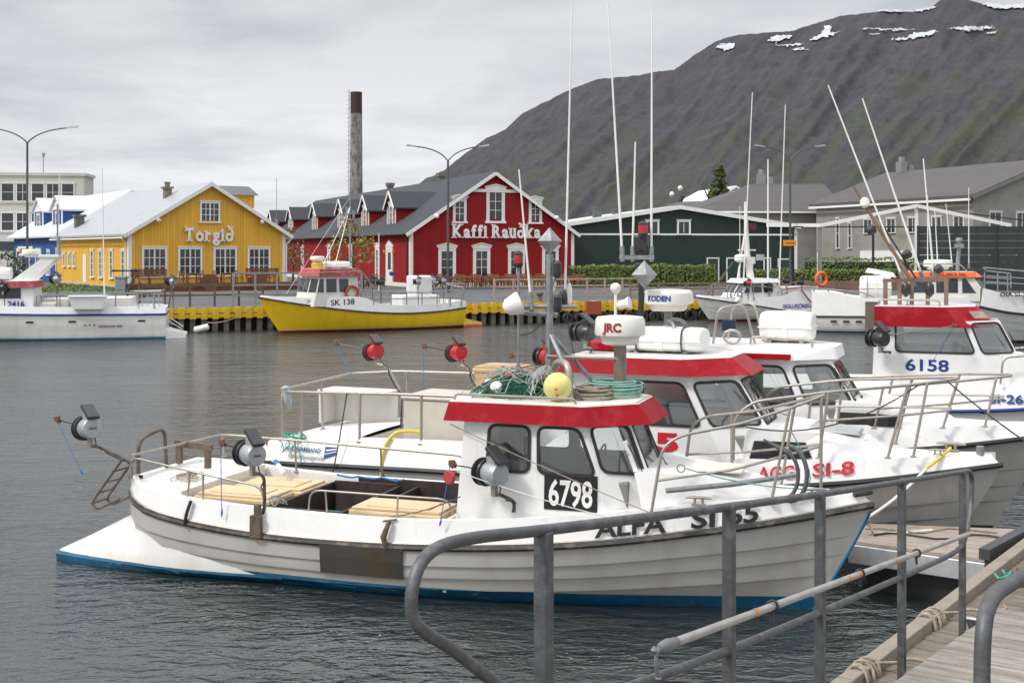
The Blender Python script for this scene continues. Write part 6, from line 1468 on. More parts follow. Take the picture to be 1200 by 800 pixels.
# blue-wrapped rail end, yellow hose, green rope heap
def along(rt, o, label, cat): o.location = rt.location; o.rotation_euler = rt.rotation_euler; return tag(o, label, cat)
b = MB(); b.tube(arc((2.2, -1.30, .80), (2.15, -1.28, 1.30), (2.35, -1.12, 1.42), 8)+arc((2.35, -1.12, 1.42), (2.5, -1.05, 1.46), (2.7, -1.0, 1.42), 4)[1:], .027, 8); along(S8, b.build('hose', M['ropey'], smooth=60), 'yellow hose looped over the side of the second boat', 'hose')
b = MB(); random.seed(3)
for k in range(4): b.tube([(.50+k*.11+.05*math.sin(i*1.1+k*2), -1.16-.018*i-.02*(k % 2), 1.27-i*i*(.0022+.0012*k)) for i in range(9)], .010, 5)
for k in range(7): b.tube([(.66+.04*k-.12+(.09+.02*math.sin(k*3))*math.cos(a*1.3+k), -1.12+.05*math.sin(a+k*2), 1.27+.035*math.sin(a*.7+k)) for a in [i*.45 for i in range(12)]], .009, 5)
along(S8, b.build('rope', M['ropeg'], smooth=60), 'green rope bundle hung over the stern side of the second boat', 'rope')
b = MB(); b.lathe([(.02, .02), (.07, 0), (.055, -.1), (.07, -.18), (.03, -.30), (.01, -.34)], TR(.40, -1.0, 1.97, rx=8, ry=-9), 7); along(S8, b.build('cloth', mat('blue_grey_rag', (.35, .40, .42), .9, var=.2), smooth=50), 'grey-blue rag tied round the stern rail corner of the second boat', 'cloth')
b = MB(); b.tube([(1.55, -1.15, 1.95), (1.5, -1.28, 1.3), (1.45, -1.38, .82)], .01, 5); b.lathe([(.02, .1), (.05, .04), (.055, -.06), (.02, -.1)], TR(1.45, -1.40, .76), 10); along(S8, b.build('fender', M['blackp'], smooth=50), 'small grey fender on a thin rope over the second boat side', 'fender')
# --- JPR
rt, H = sister('fishing_boat', (-1.31, 20.46), -22, 'third fishing boat, white roofed, between the SI-8 and 6158 boats', dict(
    L=9.6, sheer=[(.2, .9), (3, .98), (6, 1.12), (8, 1.24), (9.6, 1.42)], B=1.35, rake=1.1, paint=hullpaint('jpr_paint', (.32, .32, .31), (.04, .04, .05), .08), bul=[(.2, .4), (5, .4), (7, .36), (9.6, .15)], tum=.09))
JP = rt
cab8(rt, 3.7, 6.55, .97, 1.25, 2.45, .5, (.9, .55, 1.08), gm={0: 'glass', 1: 'glass', 2: 'glass', 3: 'glass', 4: 'glass', 5: 'glass'})
bot = [(3.6, -1.0), (6.15, -1.0), (6.75, -.47), (6.75, .47), (6.15, 1.0), (3.6, 1.0)]
b = MB(); b.prism([(x, y, 2.43) for x, y in bot], [(x*.99+.03, y*.93, 2.60) for x, y in bot]); b.build('cabin_roof', M['gelcoat'], rt, bevel=.05)
b = MB(); b.box((4.9, -1.045, 2.44), (6.15, -.97, 2.52)); b.build('red_stripe', M['red'], rt)
b = MB(); b.box((5.2, .25, 1.5), (5.5, .5, 2.2)); b.build('hanging_oilskin', mat('green_yellow_oilskin', (.16, .25, .03), .6), rt, bevel=.05)
ptext(rt, 'ÍÞ', .16, (5.35, -.955, 1.50), (1, 0, 0), (0, .06, 1), M['inkblue'], bold=.028); ptext(rt, 'R', .16, (6.02, -.955, 1.50), (1, 0, 0), (0, .06, 1), M['inkblue'], bold=.028)
b = MB(); b.prism([(6.7, -.88, 1.3), (7.9, -.66, 1.4), (8.5, -.3, 1.45), (8.5, .3, 1.45), (7.9, .66, 1.4), (6.7, .88, 1.3)], [(6.75, -.78, 1.85), (7.6, -.54, 1.80), (8.15, -.24, 1.7), (8.15, .24, 1.7), (7.6, .54, 1.80), (6.75, .78, 1.85)]); b.build('trunk_cabin', M['gelcoat'], rt, bevel=.06)
b = MB(); P = lambda x, z: Vector((x, -.875+(x-6.7)*.17+(z-1.4)*.19, z)); q = [P(6.8, 1.50), P(7.65, 1.52), P(7.6, 1.68), P(6.82, 1.70)]; b.prism(q, [p+Vector((0, -.03, .003)) for p in q]); b.build('trunk_window', M['tint'], rt, bevel=.01)
liferaft(rt, 5.9, .35, 2.62, .80, .66, .46, strap=False)
rail_set(rt, [(4.9, -.45, 2.6), (4.98, -.45, 3.15), (5.35, -.3, 3.2), (5.5, -.25, 2.6)], [], .02); rail_set(rt, [(4.9, .65, 2.6), (4.98, .65, 3.15), (5.35, .5, 3.2), (5.5, .45, 2.6)], [], .02)
rail_set(rt, [(5.5, -.6, 2.62), (5.5, -.6, 2.74), (6.4, -.6, 2.70), (6.4, -.6, 2.60)], [], .016)
b = MB(); b.box((5.03, -.43, 2.80), (5.24, -.38, 2.97)); b.build('monitor', mat('blue_black_screen', (.01, .03, .06), .15), rt, bevel=.008)
b = MB(); b.tube([(5.2+.13*math.cos(a), -.5, 2.72+.10*math.sin(a)) for a in [i*.6 for i in range(11)]], .022, 8); b.build('hose_loop', M['steel'], rt)
tp2 = [(6.4, -1.05, 1.5), (6.45, -1.0, 1.98), (7.4, -.88, 2.08), (8.4, -.55, 2.18), (9.1, -.12, 2.24)]; mid = [(7.3, -.9, 1.78), (8.3, -.58, 1.86), (9.0, -.15, 1.92)]
rail_set(rt, tp2+[(x, -y, z) for x, y, z in reversed(tp2)], [((7.3, -.92, 1.5), (7.42, -.88, 2.08)), ((8.2, -.66, 1.52), (8.4, -.55, 2.18)), ((8.75, -.42, 1.54), (8.9, -.27, 2.22)), ((7.3, .92, 1.5), (7.42, .88, 2.08)), ((8.2, .66, 1.52), (8.4, .55, 2.18))], .019, 'steel', 'bow_pulpit', [mid, [(x, -y, z) for x, y, z in mid]])
wiper(rt, (7.0, -.5, 1.85), (6.72, -.62, 2.3)); wiper(rt, (7.05, -.1, 1.85), (6.75, -.25, 2.3)); wiper(rt, (6.9, .5, 1.85), (6.6, .6, 2.3))
# --- 6158
rt, H = sister('fishing_boat', (2.9, 26.4), -22, 'fishing boat numbered 6158 in blue with red visor roof at right', dict(
    L=11.0, sheer=[(.2, .85), (4, .92), (7, 1.0), (9, 1.2), (11, 1.6)], B=1.45, rake=1.2, paint=hullpaint('b6158_paint', (.60, .60, .59), (.01, .03, .12), .1), bul=[(.2, .35), (5, .42), (8, .4), (11, .2)], tum=.08, rubm='inkblue'))
B6 = rt
cab8(rt, 4.95, 7.25, 1.02, 1.25, 2.66, .55, (.45, .80, 1.36))
bot = [(5.0, -1.13), (6.60, -1.13), (7.2, -.55), (7.2, .55), (6.60, 1.13), (5.0, 1.13)]; tp_ = [(5.0, -1.08), (6.3, -1.08), (6.85, -.5), (6.85, .5), (6.3, 1.08), (5.0, 1.08)]
visor(rt, [(x, y, 2.54) for x, y in bot], [(x, y, 2.93) for x, y in tp_], 'red', 'gelcoat')
b = MB(); q = [Vector(p) for p in ((6.82, -.72, 2.70), (7.08, -.46, 2.70), (6.95, -.52, 2.84), (6.72, -.78, 2.84))]; b.prism(q, [p+Vector((.02, -.02, .01)) for p in q]); b.build('visor_patch', mat('pale_sticker', (.45, .35, .28), .6), rt)
ptext(rt, '6158', .24, (5.58, -.995, 1.68), (1, 0, 0), (0, .06, 1), M['inkblue'], bold=.022, wfit=.80)
htext(H, rt, 'SI-266', .17, 7.10, 1.14, M['inkblue'], tum=.08, wfit=.75, bold=.028)
b = MB(); vv = []
for i in range(10): x = 6.95+2.5*i/9; vv += [(x, -(H.b_at(x, .85)+.03), .93), (x, -(H.b_at(x, .9)+.03), .99)]
b.add(vv, [(i*2, i*2+2, i*2+3, i*2+1) for i in range(9)]); b.build('blue_stripe', M['inkblue'], rt)
b = MB(); b.prism([(7.4, -.95, 1.3), (8.8, -.75, 1.45), (9.5, -.35, 1.55), (9.5, .35, 1.55), (8.8, .75, 1.45), (7.4, .95, 1.3)], [(7.3, -.85, 2.0), (8.4, -.6, 1.92), (9.0, -.25, 1.8), (9.0, .25, 1.8), (8.4, .6, 1.92), (7.3, .85, 2.0)]); b.build('trunk_cabin', M['gelcoat'], rt, bevel=.07)
rail_set(rt, [(5.05, -.7, 2.93), (5.05, -.7, 3.05), (6.2, -.7, 3.05), (6.2, -.7, 2.93)], [((5.6, -.7, 2.93), (5.6, -.7, 3.05))], .018)
pm_ = mat('brown_post_wood', (.20, .13, .09), .8, var=.3)
for x, y, h in ((5.15, -.3, .5), (5.42, -.25, .48), (5.65, -.2, .5), (5.95, -.1, .50), (6.3, -.1, .52)):
    b = MB(); b.box((x-.04, y-.04, 2.93), (x+.04, y+.04, 2.93+h)); b.build('rack_post', pm_, rt)
b = MB(); b.bar((5.1, -.32, 3.42), (6.35, -.08, 3.44), .06, .07); b.build('rack_beam', pm_, rt)
for x in (5.55, 6.0): b = MB(); b.lathe([(.02, -.16), (.09, -.08), (.09, .08), (.02, .16)], TR(x, -.36, 3.25), 10); b.build('float', M['blackp'], rt, smooth=40)
whip(rt, (5.45, 0, 3.5), (3.98, 0, 7.47), .024); whip(rt, (5.82, .3, 3.5), (4.64, .3, 7.2), .024); whip(rt, (6.05, .2, 3.5), (5.85, .2, 5.9), .022)
b = MB(); b.tube([(5.7, 0, 3.3), (5.1, 0, 4.3), (4.5, 0, 5.35)], [.045, .035, .03], 8); ds = b.build('derrick', pm_, rt, smooth=40)
b = MB(); b.tube([(5.75, .05, 3.4), (4.95, .05, 4.75)], .02, 6); b.build('derrick_stay', M['blackp'], ds)
b = MB(); b.lathe([(.04, -.1), (.10, -.05), (.10, .05), (.05, .12)], TR(4.72, 0, 5.0), 12); b.build('white_lamp', M['radome'], rt, smooth=40)
for x, z in ((4.85, 4.45), (5.55, 3.95), (6.15, 3.65)): b = MB(); b.lathe([(.03, -.1), (.09, -.06), (.10, .05), (.05, .09)], TR(x, 0, z, ry=60), 12); b.build('deck_lamp', M['blackp'], rt, smooth=40)
b = MB(); b.prism([(4.75, -.3, 3.58), (5.35, -.3, 3.48), (5.35, -.05, 3.48), (4.75, -.05, 3.58)], [(4.8, -.28, 3.67), (5.3, -.28, 3.57), (5.3, -.07, 3.57), (4.8, -.07, 3.67)]); b.build('scanner_bar', M['white'], rt, bevel=.02)
reel(rt, 5.15, -1.45, 2.32, -35, 'blackp', arm=(6.5, -1.5, 2.6), foot=(5.3, -1.1, 2.0, .05), sc=1.25, blk='brass', lend=(6.1, -1.5, 1.9))
tp2 = [(7.3, -1.15, 1.5), (7.35, -1.1, 2.0), (9.0, -.85, 2.15), (10.4, -.2, 2.35)]
rail_set(rt, tp2+[(x, -y, z) for x, y, z in reversed(tp2)], [((8.2, -1.05, 1.5), (8.25, -.98, 2.1)), ((9.2, -.85, 1.6), (9.2, -.8, 2.18))], .02, 'steel', 'bow_pulpit')
wiper(rt, (7.75, -.6, 2.0), (7.45, -.7, 2.45))
# ================================================================ FAR BOATS
def place_boat(name, stern, bow, label):
    d = Vector((bow[0]-stern[0], bow[1]-stern[1])); return boat_root(name, stern, math.atan2(d.y, d.x), label), d.length
def wheelhouse(rt, x0, x1, hw, z0, zr, zt, rm, wins, rake=.5, over=.25, side=1, m=None, roofdrop=0):
    """small far wheelhouse: walls, visor roof, dark panes as parts. bow towards +x"""
    b = MB(); base = [(x0, -hw, z0), (x1, -hw, z0), (x1+.3, -hw*.6, z0), (x1+.3, hw*.6, z0), (x1, hw, z0), (x0, hw, z0)]
    top = [(x0, -hw*.94, zr), (x1-rake, -hw*.94, zr), (x1-rake+.25, -hw*.55, zr), (x1-rake+.25, hw*.55, zr), (x1-rake, hw*.94, zr), (x0, hw*.94, zr)]
    b.prism(base, top); w = b.build('wheelhouse', m or M['gelcoat'], rt, bevel=.03)
    o = over; b = MB(); b.prism([(x0-.1, -hw-.08, zr-.03), (x1-rake+.1, -hw-.08, zr-.03), (x1-rake+.25+o, -hw*.6, zr-.03), (x1-rake+.25+o, hw*.6, zr-.03), (x1-rake+.1, hw+.08, zr-.03), (x0-.1, hw+.08, zr-.03)],
                            [(x0-.05, -hw, zt), (x1-rake, -hw, zt), (x1-rake+.2, -hw*.55, zt), (x1-rake+.2, hw*.55, zt), (x1-rake, hw, zt), (x0-.05, hw, zt)], 0, 1); b.build('visor_roof', [M[rm], M['gelcoat2']], rt, bevel=.01)
    for (a, c, z1_, z2_) in wins:
        for sd in (-1, 1):
            f = lambda x, z: (x-(rake*(z-z0)/(zr-z0) if abs(x-x1) < .45 else 0)*1.0, sd*(hw-(z-z0)/(zr-z0)*hw*.06+.004), z)
            q = [f(a, z1_), f(c, z1_), f(c, z2_), f(a, z2_)]
            b = MB(); b.prism([Vector(p) for p in q], [Vector(p)+Vector((0, sd*.015, 0)) for p in q]); b.build('window', M['winfar'], rt)
    zt_ = [w_[2] for w_ in wins]; 
    if wins:
        zl, zh = wins[0][2], wins[0][3]
        f0 = (zl-z0)/(zr-z0); f1 = (zh-z0)/(zr-z0)
        def L_(i, j, f, u): a = Vector(base[i]).lerp(Vector(top[i]), f); c = Vector(base[j]).lerp(Vector(top[j]), f); return a.lerp(c, u)
        for i, j in ((1, 2), (2, 3), (3, 4)):
            segs = [(.08, .92)] if i != 2 else [(.05, .47), (.53, .95)]
            for u0, u1 in segs:
                q = [L_(i, j, f0, u0), L_(i, j, f0, u1), L_(i, j, f1, u1), L_(i, j, f1, u0)]; n_ = (q[1]-q[0]).cross(q[3]-q[0]).normalized(); b = MB(); b.prism([p+n_*.002 for p in q], [p+n_*.02 for p in q]); b.build('window', M['winfar'], rt)
    return w
# --- Skotta, yellow
rt, L = place_boat('yellow_fishing_boat', (-2.95, 64.5), (-12.35, 58.15), 'yellow-hulled fishing boat SK 138 with red wheelhouse roof lying before the red house')
H = Hull(L, .3, -.5, [(.3, 1.04), (2, .90), (4, .86), (6, .97), (8, 1.2), (10, 1.52), (L, 1.78)], 1.55, rake=1.5, stern=.12, laps=(), u0=.3, ps=2.2, pk=1.3)
H.build(rt, hullpaint('skotta_paint', (.84, .55, .010), (.22, .03, .02), .12)); rub(H, rt, .05, 0, 'rub')
hf = lambda x: cub([(.3, .40), (3, .40), (5.4, .46), (6.2, .70), (7.0, .70), (9, .38), (L, .10)], x)
bulwark(H, rt, .3, L-.03, hf, .02, lambda x: .6 if x < 6 else H.zs(x)+.1, M['gelcoat'], wid=.12)
deck(H, rt, 6, L-.1, lambda x: H.zs(x)+hf(x)-.1, .13, M['deckw'], 'foredeck'); deck(H, rt, .35, 6, lambda x: .62, .13, M['deckw'], 'deck')
wheelhouse(rt, 6.45, 8.9, 1.05, 1.3, 2.82, 3.16, 'redf', [(7.0, 7.5, 2.0, 2.66), (7.65, 8.2, 2.0, 2.66), (8.35, 8.85, 2.0, 2.66)], rake=.35, m=M['gelcoat2'])
b = MB(); b.prism([(-.9, -1.1, -.1), (.35, -1.25, -.1), (.35, 1.25, -.1), (-.9, 1.1, -.1)], [(-.95, -1.0, .22), (.35, -1.2, .5), (.35, 1.2, .5), (-.95, 1.0, .22)]); b.build('stern_platform', hullpaint('skotta_platform', (.74, .47, .03), (.55, .05, .03), .13), rt, bevel=.04)
htext(H, rt, 'SK 138', .30, 8.0, 1.33, M['ink'], side=1, tum=.02, slope=.05, wfit=1.2, bold=.015); htext(H, rt, 'SKOTTA', .17, 9.15, 1.49, M['inkgrey'], side=1, tum=.02, slope=.05, wfit=.9, bold=0)
radome(rt, 8.35, .3, 3.5, .36, .28, None, 'ink', 0); b = MB(); b.lathe([(.30, 3.15), (.32, 3.4), (.2, 3.52)], TR(8.35, .3, 0), 14); b.build('radar_base', mat('ochre_plastic', (.6, .38, .06), .5), rt, smooth=40)
liferaft(rt, 7.2, 0, 3.18, 1.3, .8, .34, strap=False)
b = MB(); b.tube([(6.4, 0, 3.3), (6.4, 0, 7.1)], [.06, .035], 8); ms = b.build('mast', M['galv'], rt, smooth=40)
for q in ((7.6, .7, 3.3), (7.6, -.7, 3.3), (9.9, 0, 1.9)): b = MB(); b.tube([(6.4, 0, 6.3 if q[0] < 9 else 6.8), q], .025 if q[0] < 9 else .008, 5); b.build('stay', M['white'], ms)
b = MB(); b.box((6.05, -.5, 5.6), (6.7, .5, 5.68)); b.box((6.2, -.35, 5.9), (6.6, .35, 5.96)); b.tube([(6.4, -.4, 5.7), (6.4, -.4, 6.3)], .05, 6); b.tube([(6.4, .4, 5.7), (6.4, .4, 6.1)], .06, 6); b.build('mast_lights', M['galv'], ms)
b = MB(); b.tube([(6.85+.33*math.cos(a), 1.13, 1.95+.33*math.sin(a)) for a in [i*math.pi/8 for i in range(16)]], .07, 8, closed=True); b.build('life_ring', mat('faded_orange_ring', (.36, .07, .045), .6), rt, smooth=40)
b = MB(); b.box((1.9, -.5, .6), (2.9, .6, 2.75)); b.box((1.5, -.6, .6), (3.8, .7, 1.75)); b.build('deck_cabinet', M['gelcoat'], rt, bevel=.1)
tp2 = [(5.8, 1.4, 1.3), (5.8, 1.4, 2.0), (3, 1.45, 1.9), (.4, 1.3, 2.0)]
for sd in (1, -1): rail_set(rt, [(x, y*sd, z) for x, y, z in tp2], [((x, 1.42*sd, 1.2), (x, 1.42*sd, 1.93)) for x in (.6, 1.3, 2.1, 3.0, 3.9, 4.8)], .03, 'galv', 'handrail', [[(5.8, 1.4*sd, 1.6), (.4, 1.3*sd, 1.6)]])
b = MB()
for k in range(5): b.tube([(.4, -1.2+k*.6, 1.2), (.3, -1.2+k*.6, 2.3)], .03, 5)
b.tube([(.3, -1.3, 2.3), (.3, 1.3, 2.3)], .035, 6); b.tube([(1.0, -1, 2.4), (.3, 1.2, 2.1)], .03, 5); b.tube([(1.3, 1.2, 1.2), (1.0, 1.2, 2.5), (.4, 1.0, 2.4)], .03, 5); b.build('stern_gallows', M['galv'], rt)
for x, y in ((5.2, 1.1), (3.1, 1.2), (1.6, 1.25), (.9, -1.0), (4.6, -1.0)): reel(rt, x, y, 2.45, 150, 'galv' if x < 4 else 'blackp', foot=(x, y, 1.2, .02), sc=1.35)
b = MB(); b.tube([(6.4, 1.25, 3.0), (5.7, 1.3, 2.2)], .035, 6); b.tube([(9.3, 1.1, 2.2), (9.3, 1.1, 2.95), (6.4, 1.3, 3.05)], .022, 5); b.build('side_stay', M['galv'], rt)
b = MB(); b.tube([(7.3, 1.05, 3.0), (7.3, 1.05, 3.0)], .01, 4)
for i, x in enumerate((9.6, 10.4, 11.0)): pass
# --- 2416 left
rt, L = place_boat('white_fishing_boat', (-16.3, 56.5), (-28.6, 53.6), 'white fibreglass fishing boat 2416 with dark blue stripe entering at the left edge')
H = Hull(L, 0, -.5, [(0, 1.13), (5, 1.16), (9, 1.3), (L, 1.7)], 1.65, rake=1.4, stern=.06, laps=(), u0=.4, ps=2.4, pk=1.4, sec=[(0, 0), (.12, .5), (.24, .86), (.3, .93), (.62, .97), (.63, .985), (1, 1)])
H.build(rt, hullpaint('b2416_paint', (.74, .735, .70), (.02, .20, .30), .10)); rub(H, rt, .05, 0, 'inkblue')
hf = lambda x: cub([(0, .3), (.5, .36), (6, .36), (9, .40), (L, .2)], x)
bulwark(H, rt, .0, L-.03, hf, .05, lambda x: .7 if x < 5.7 else H.zs(x)+.1, M['gelcoat'], wid=.2); deck(H, rt, .02, 5.7, lambda x: .7, .2, M['deckw'], 'deck'); deck(H, rt, 5.7, L-.1, lambda x: H.zs(x)+hf(x)-.08, .2, M['deckw'], 'foredeck')
wheelhouse(rt, 5.75, 9.4, 1.25, 1.3, 2.42, 2.68, 'redf', [(6.3, 7.6, 1.9, 2.36), (7.75, 9.1, 1.9, 2.36)], rake=.7)
b = MB(); b.prism([(-.85, -1.0, -.2), (.1, -1.45, -.2), (.1, 1.45, -.2), (-.85, 1.0, -.2)], [(-.9, -.9, .16), (.05, -1.4, .40), (.05, 1.4, .40), (-.9, .9, .16)]); b.build('stern_platform', M['gelcoat'], rt, bevel=.05)
for x in (.9, 3.9, 5.7, 7.7): b = MB(); y = H.b_at(x, .82); b.box((x, y-.02, .80), (x+.32, y+.02, .88)); b.build('hull_vent', M['ink'], rt)
for x in (3.1, 3.3, 3.5): b = MB(); y = H.b_at(x, .68); b.tube([(x, y-.02, .68), (x, y+.03, .68)], .035, 8); b.build('outlet', M['ink'], rt)
htext(H, rt, 'VIKINGUR 900', .11, 2.95, .56, M['inkbrown'], side=1, wfit=1.05, bold=.02)
ptext(rt, '2416', .27, (6.85, 1.26, 1.52), (-1, 0, 0), (0, 0, 1), M['inkblue'], bold=.03, wfit=.72); ptext(rt, 'SI-14', .2, (8.15, 1.26, 1.55), (-1, 0, 0), (0, 0, 1), M['inkblue'], bold=.03, wfit=.8)
b = MB(); b.prism([(2.7, 1.2, 1.42), (4.0, 1.2, 1.42), (4.0, 2.0, 1.42), (2.7, 2.0, 1.42)], [(2.6, 1.15, 1.95), (4.15, 1.15, 1.95), (4.15, 2.05, 1.95), (2.6, 2.05, 1.95)]); b.box((2.55, 1.1, 1.95), (4.2, 2.1, 2.03)); b.build('side_locker', M['gelcoat'], rt, bevel=.02)
for sd in (1, -1):
    b = MB(); b.prism([(5.9, sd*1.0, 2.65), (6.8, sd*1.0, 2.65), (6.8, sd*.88, 2.65), (5.9, sd*.88, 2.65)], [(4.8, sd*.9, 3.75), (5.4, sd*.9, 3.75), (5.4, sd*.8, 3.75), (4.8, sd*.8, 3.75)]); b.build('radar_arch', M['gelcoat'], rt)
b = MB(); b.box((4.75, -.95, 3.72), (5.6, .95, 3.86)); b.build('radar_arch', M['gelcoat'], rt, bevel=.03); radome(rt, 6.0, .2, 3.75, .42, .36, None, 'ink', 0)
liferaft(rt, 7.4, .2, 2.7, 1.1, .8, .6, strap=False)
b = MB(); b.tube([(4.9, 0, 3.8), (4.9, 0, 6.2)], .04, 6); b.tube([(4.9, -.5, 4.5), (4.9, .5, 4.5)], .03, 6); b.tube([(4.8, .3, 3.8), (4.8, .3, 4.7)], .07, 8); b.build('mast', M['galv'], rt); whip(rt, (4.7-1.9, .3, 1.9), (2.9, .3, 7.9), .035)
whip(rt, (4.95, -.3, 4.0), (4.85, -.3, 7.6), .03)
tp2 = [(5.6, 1.5, 1.5), (5.6, 1.5, 2.05), (3, 1.5, 2.05), (.2, 1.4, 2.15)]
for sd in (1, -1): rail_set(rt, [(x, y*sd, z) for x, y, z in tp2], [((x, 1.48*sd, 1.45), (x, 1.48*sd, 2.07)) for x in (.5, 1.2, 2.2, 4.6, 5.4)], .03, 'galv')
b = MB()
for k in range(5): b.tube([(.3+.25*k, 1.35, 1.45), (.3+.25*k, 1.35, 2.2)], .022, 5)
b.tube([(.2, 1.35, 2.2), (1.4, 1.35, 2.2)], .03, 6); b.tube([(.2, 1.35, 1.8), (1.4, 1.35, 1.8)], .022, 5); b.build('stern_gate', M['alu'], rt)
b = MB(); b.box((1.5, -1.2, .7), (4.2, .9, 1.9)); b.box((4.4, -1.2, .7), (5.5, .2, 1.85)); b.box((4.8, .4, .7), (5.5, 1.2, 1.7)); b.build('deck_boxes', M['gelcoat2'], rt, bevel=.05)
for x, y, z in ((4.75, 1.3, 2.75), (-.3, .8, 2.6)): reel(rt, x, y, z, 150, 'galv', foot=(x, y, 1.4, .02), sc=1.4)
reel(rt, 7.0, 1.5, 2.4, 150, 'blackp', foot=(6.95, 1.4, 1.5, .02), sc=1.4)
b = MB(); b.tube([(1.1, -.8, 1.8), (1.5, -.8, 3.2), (1.9, -.8, 1.8)], .05, 6); b.tube([(2.0, -.6, 2.0), (1.3, -.8, 3.1), (2.6, -.9, 3.1)], .05, 6); b.build('winch_frame', M['black'], rt)
b = MB(); b.tube([(-.1, 1.2, 1.4), (-.35, 1.2, 2.8), (.3, 1.0, 2.9)], .035, 6); b.build('reel_davit', M['rust'], rt)
b = MB(); b.tube([(-.1, 1.2, .8), (-.4, 1.1, .6), (-.7, .9, .4)], .03, 5); b.tube([(-.1, -1.2, .8), (-.7, -.9, .4)], .03, 5); b.build('stern_handrail', M['alu'], rt)
# --- 6762 small boat right of centre
rt, L = place_boat('small_fishing_boat', (18.1, 71.3), (10.45, 68.3), 'small white fishing boat with tall white tapered mast at the quay right of centre')
H = Hull(L, .1, -.4, [(.1, .52), (2.4, .55), (4.5, .85), (6.5, 1.15), (L, 1.42)], 1.3, rake=1.35, stern=.08, laps=(.55, .7), lap=.02, u0=.3, ps=2.2, pk=1.3)
H.build(rt, hullpaint('b6762_paint', (.70, .70, .68), (.22, .03, .03), .12)); rub(H, rt, .04, 0, 'black')
hf = lambda x: cub([(.1, 1.2), (2.2, 1.18), (2.9, .9), (4.5, .55), (6.5, .28), (L, .12)], x)
bulwark(H, rt, .1, L-.02, hf, .015, lambda x: .9 if x < 3 else H.zs(x)+.1, M['gelcoat'], wid=.1); deck(H, rt, .15, L-.1, lambda x: H.zs(x)+min(hf(x), .6)-.08, .1, M['deckw'], 'deck')
wheelhouse(rt, 3.3, 6.0, .95, 1.2, 2.25, 2.45, 'gelcoat', [(3.6, 4.2, 1.65, 2.15), (4.35, 5.0, 1.65, 2.15), (5.15, 5.85, 1.65, 2.15)], rake=.7)
ptext(rt, '6762', .3, (6.5, .93, 1.42), (-1, 0, 0), (0, 0, 1), M['inkgrey'], wfit=.9); htext(H, rt, 'SIGLUFJÖRÐUR', .24, 3.15, .74, M['inkblue'], side=1, tum=.015, wfit=2.2, bold=.02)
b = MB(); b.tube([(4.3, .1, .9), (4.75, 0, 4.0), (4.85, 0, 6.9)], [.28, .17, .08], 10); ms = b.build('mast', M['white'], rt, smooth=40)
b = MB(); b.tube([(5.6, 0, 1.2), (4.9, 0, 5.0)], .06, 8); b.bar((4.2, 0, 4.1), (5.3, 0, 4.1), .2, .08); b.lathe([(.2, 0), (.35, .1), (.35, .35), (.2, .45)], TR(5.2, 0, 3.4), 12); b.box((4.3, -.2, 3.3), (4.55, .2, 3.7)); b.build('mast_fittings', M['white'], ms, smooth=40)
b = MB(); b.box((4.2, -.2, 5.3), (4.6, .2, 5.65)); b.build('lamp', mat('dark_red_lamp', (.10, .02, .03), .4), ms); b = MB(); b.box((3.9, .2, 3.5), (4.25, .5, 3.85)); b.build('lamp', M['alu'], ms)
for p, q, r_ in (((5.35, .5, 1.3), (4.7, .5, 13.2), .045), ((2.9, .5, 1.2), (2.45, .5, 12.6), .045)): whip(rt, p, q, r_)
for sd in (1, -1): rail_set(rt, [(6.6, sd*.9, 1.4), (6.6, sd*.85, 2.1), (4.5, sd*1.1, 2.0), (3.2, sd*1.15, 1.95), (3.0, sd*1.15, 1.2)], [((x, sd*1.1, 1.3), (x, sd*1.08, 2.0)) for x in (4.0, 5.0, 5.8)], .03, 'galv')
b = MB(); b.tube([(6.8, 0, 1.3), (7.8, .3, 1.9), (6.3, -.2, 2.4), (5.9, 0, 3.2)], .03, 5); b.tube([(7.4, 0, 1.5), (5.3, -.6, 3.4)], .035, 5); b.build('boom', M['rust'], rt)
for x, y, z, m_ in ((5.3, 1.0, 2.2, 'reelred'), (3.9, 1.1, 1.9, 'blackp'), (2.6, .9, 2.3, 'blackp'), (1.6, .9, 2.2, 'blackp')): reel(rt, x, y, z, 150, m_, foot=(x, y, 1.2, .02), sc=1.35)
b = MB(); b.tube([(1.9, 1.3, 1.8), (1.4, 1.35, 1.2), (1.0, 1.36, .8)], .04, 6); b.tube([(3.1, 1.15, 1.8), (1.8, 1.2, 1.95), (.2, 1.2, 1.9)], .035, 6); b.build('hose', mat('maroon_hose', (.25, .03, .06), .6), rt)
b = MB(); b.box((.4, -1, 1.4), (2.6, .9, 1.95)); b.build('deck_box', M['gelcoat2'], rt, bevel=.04)
b = MB(); b.tube([(.35+.36*math.cos(a), 1.25, 2.15+.38*math.sin(a)) for a in [i*math.pi/8 for i in range(16)]], .10, 8, closed=True); lr = b.build('life_ring', M['orange'], None, smooth=40); lr.location = rt.location+Vector((-.15, -.2, .25)); lr.rotation_euler = rt.rotation_euler; tag(lr, 'bright orange life ring standing on the rail behind the white hull', 'life ring')
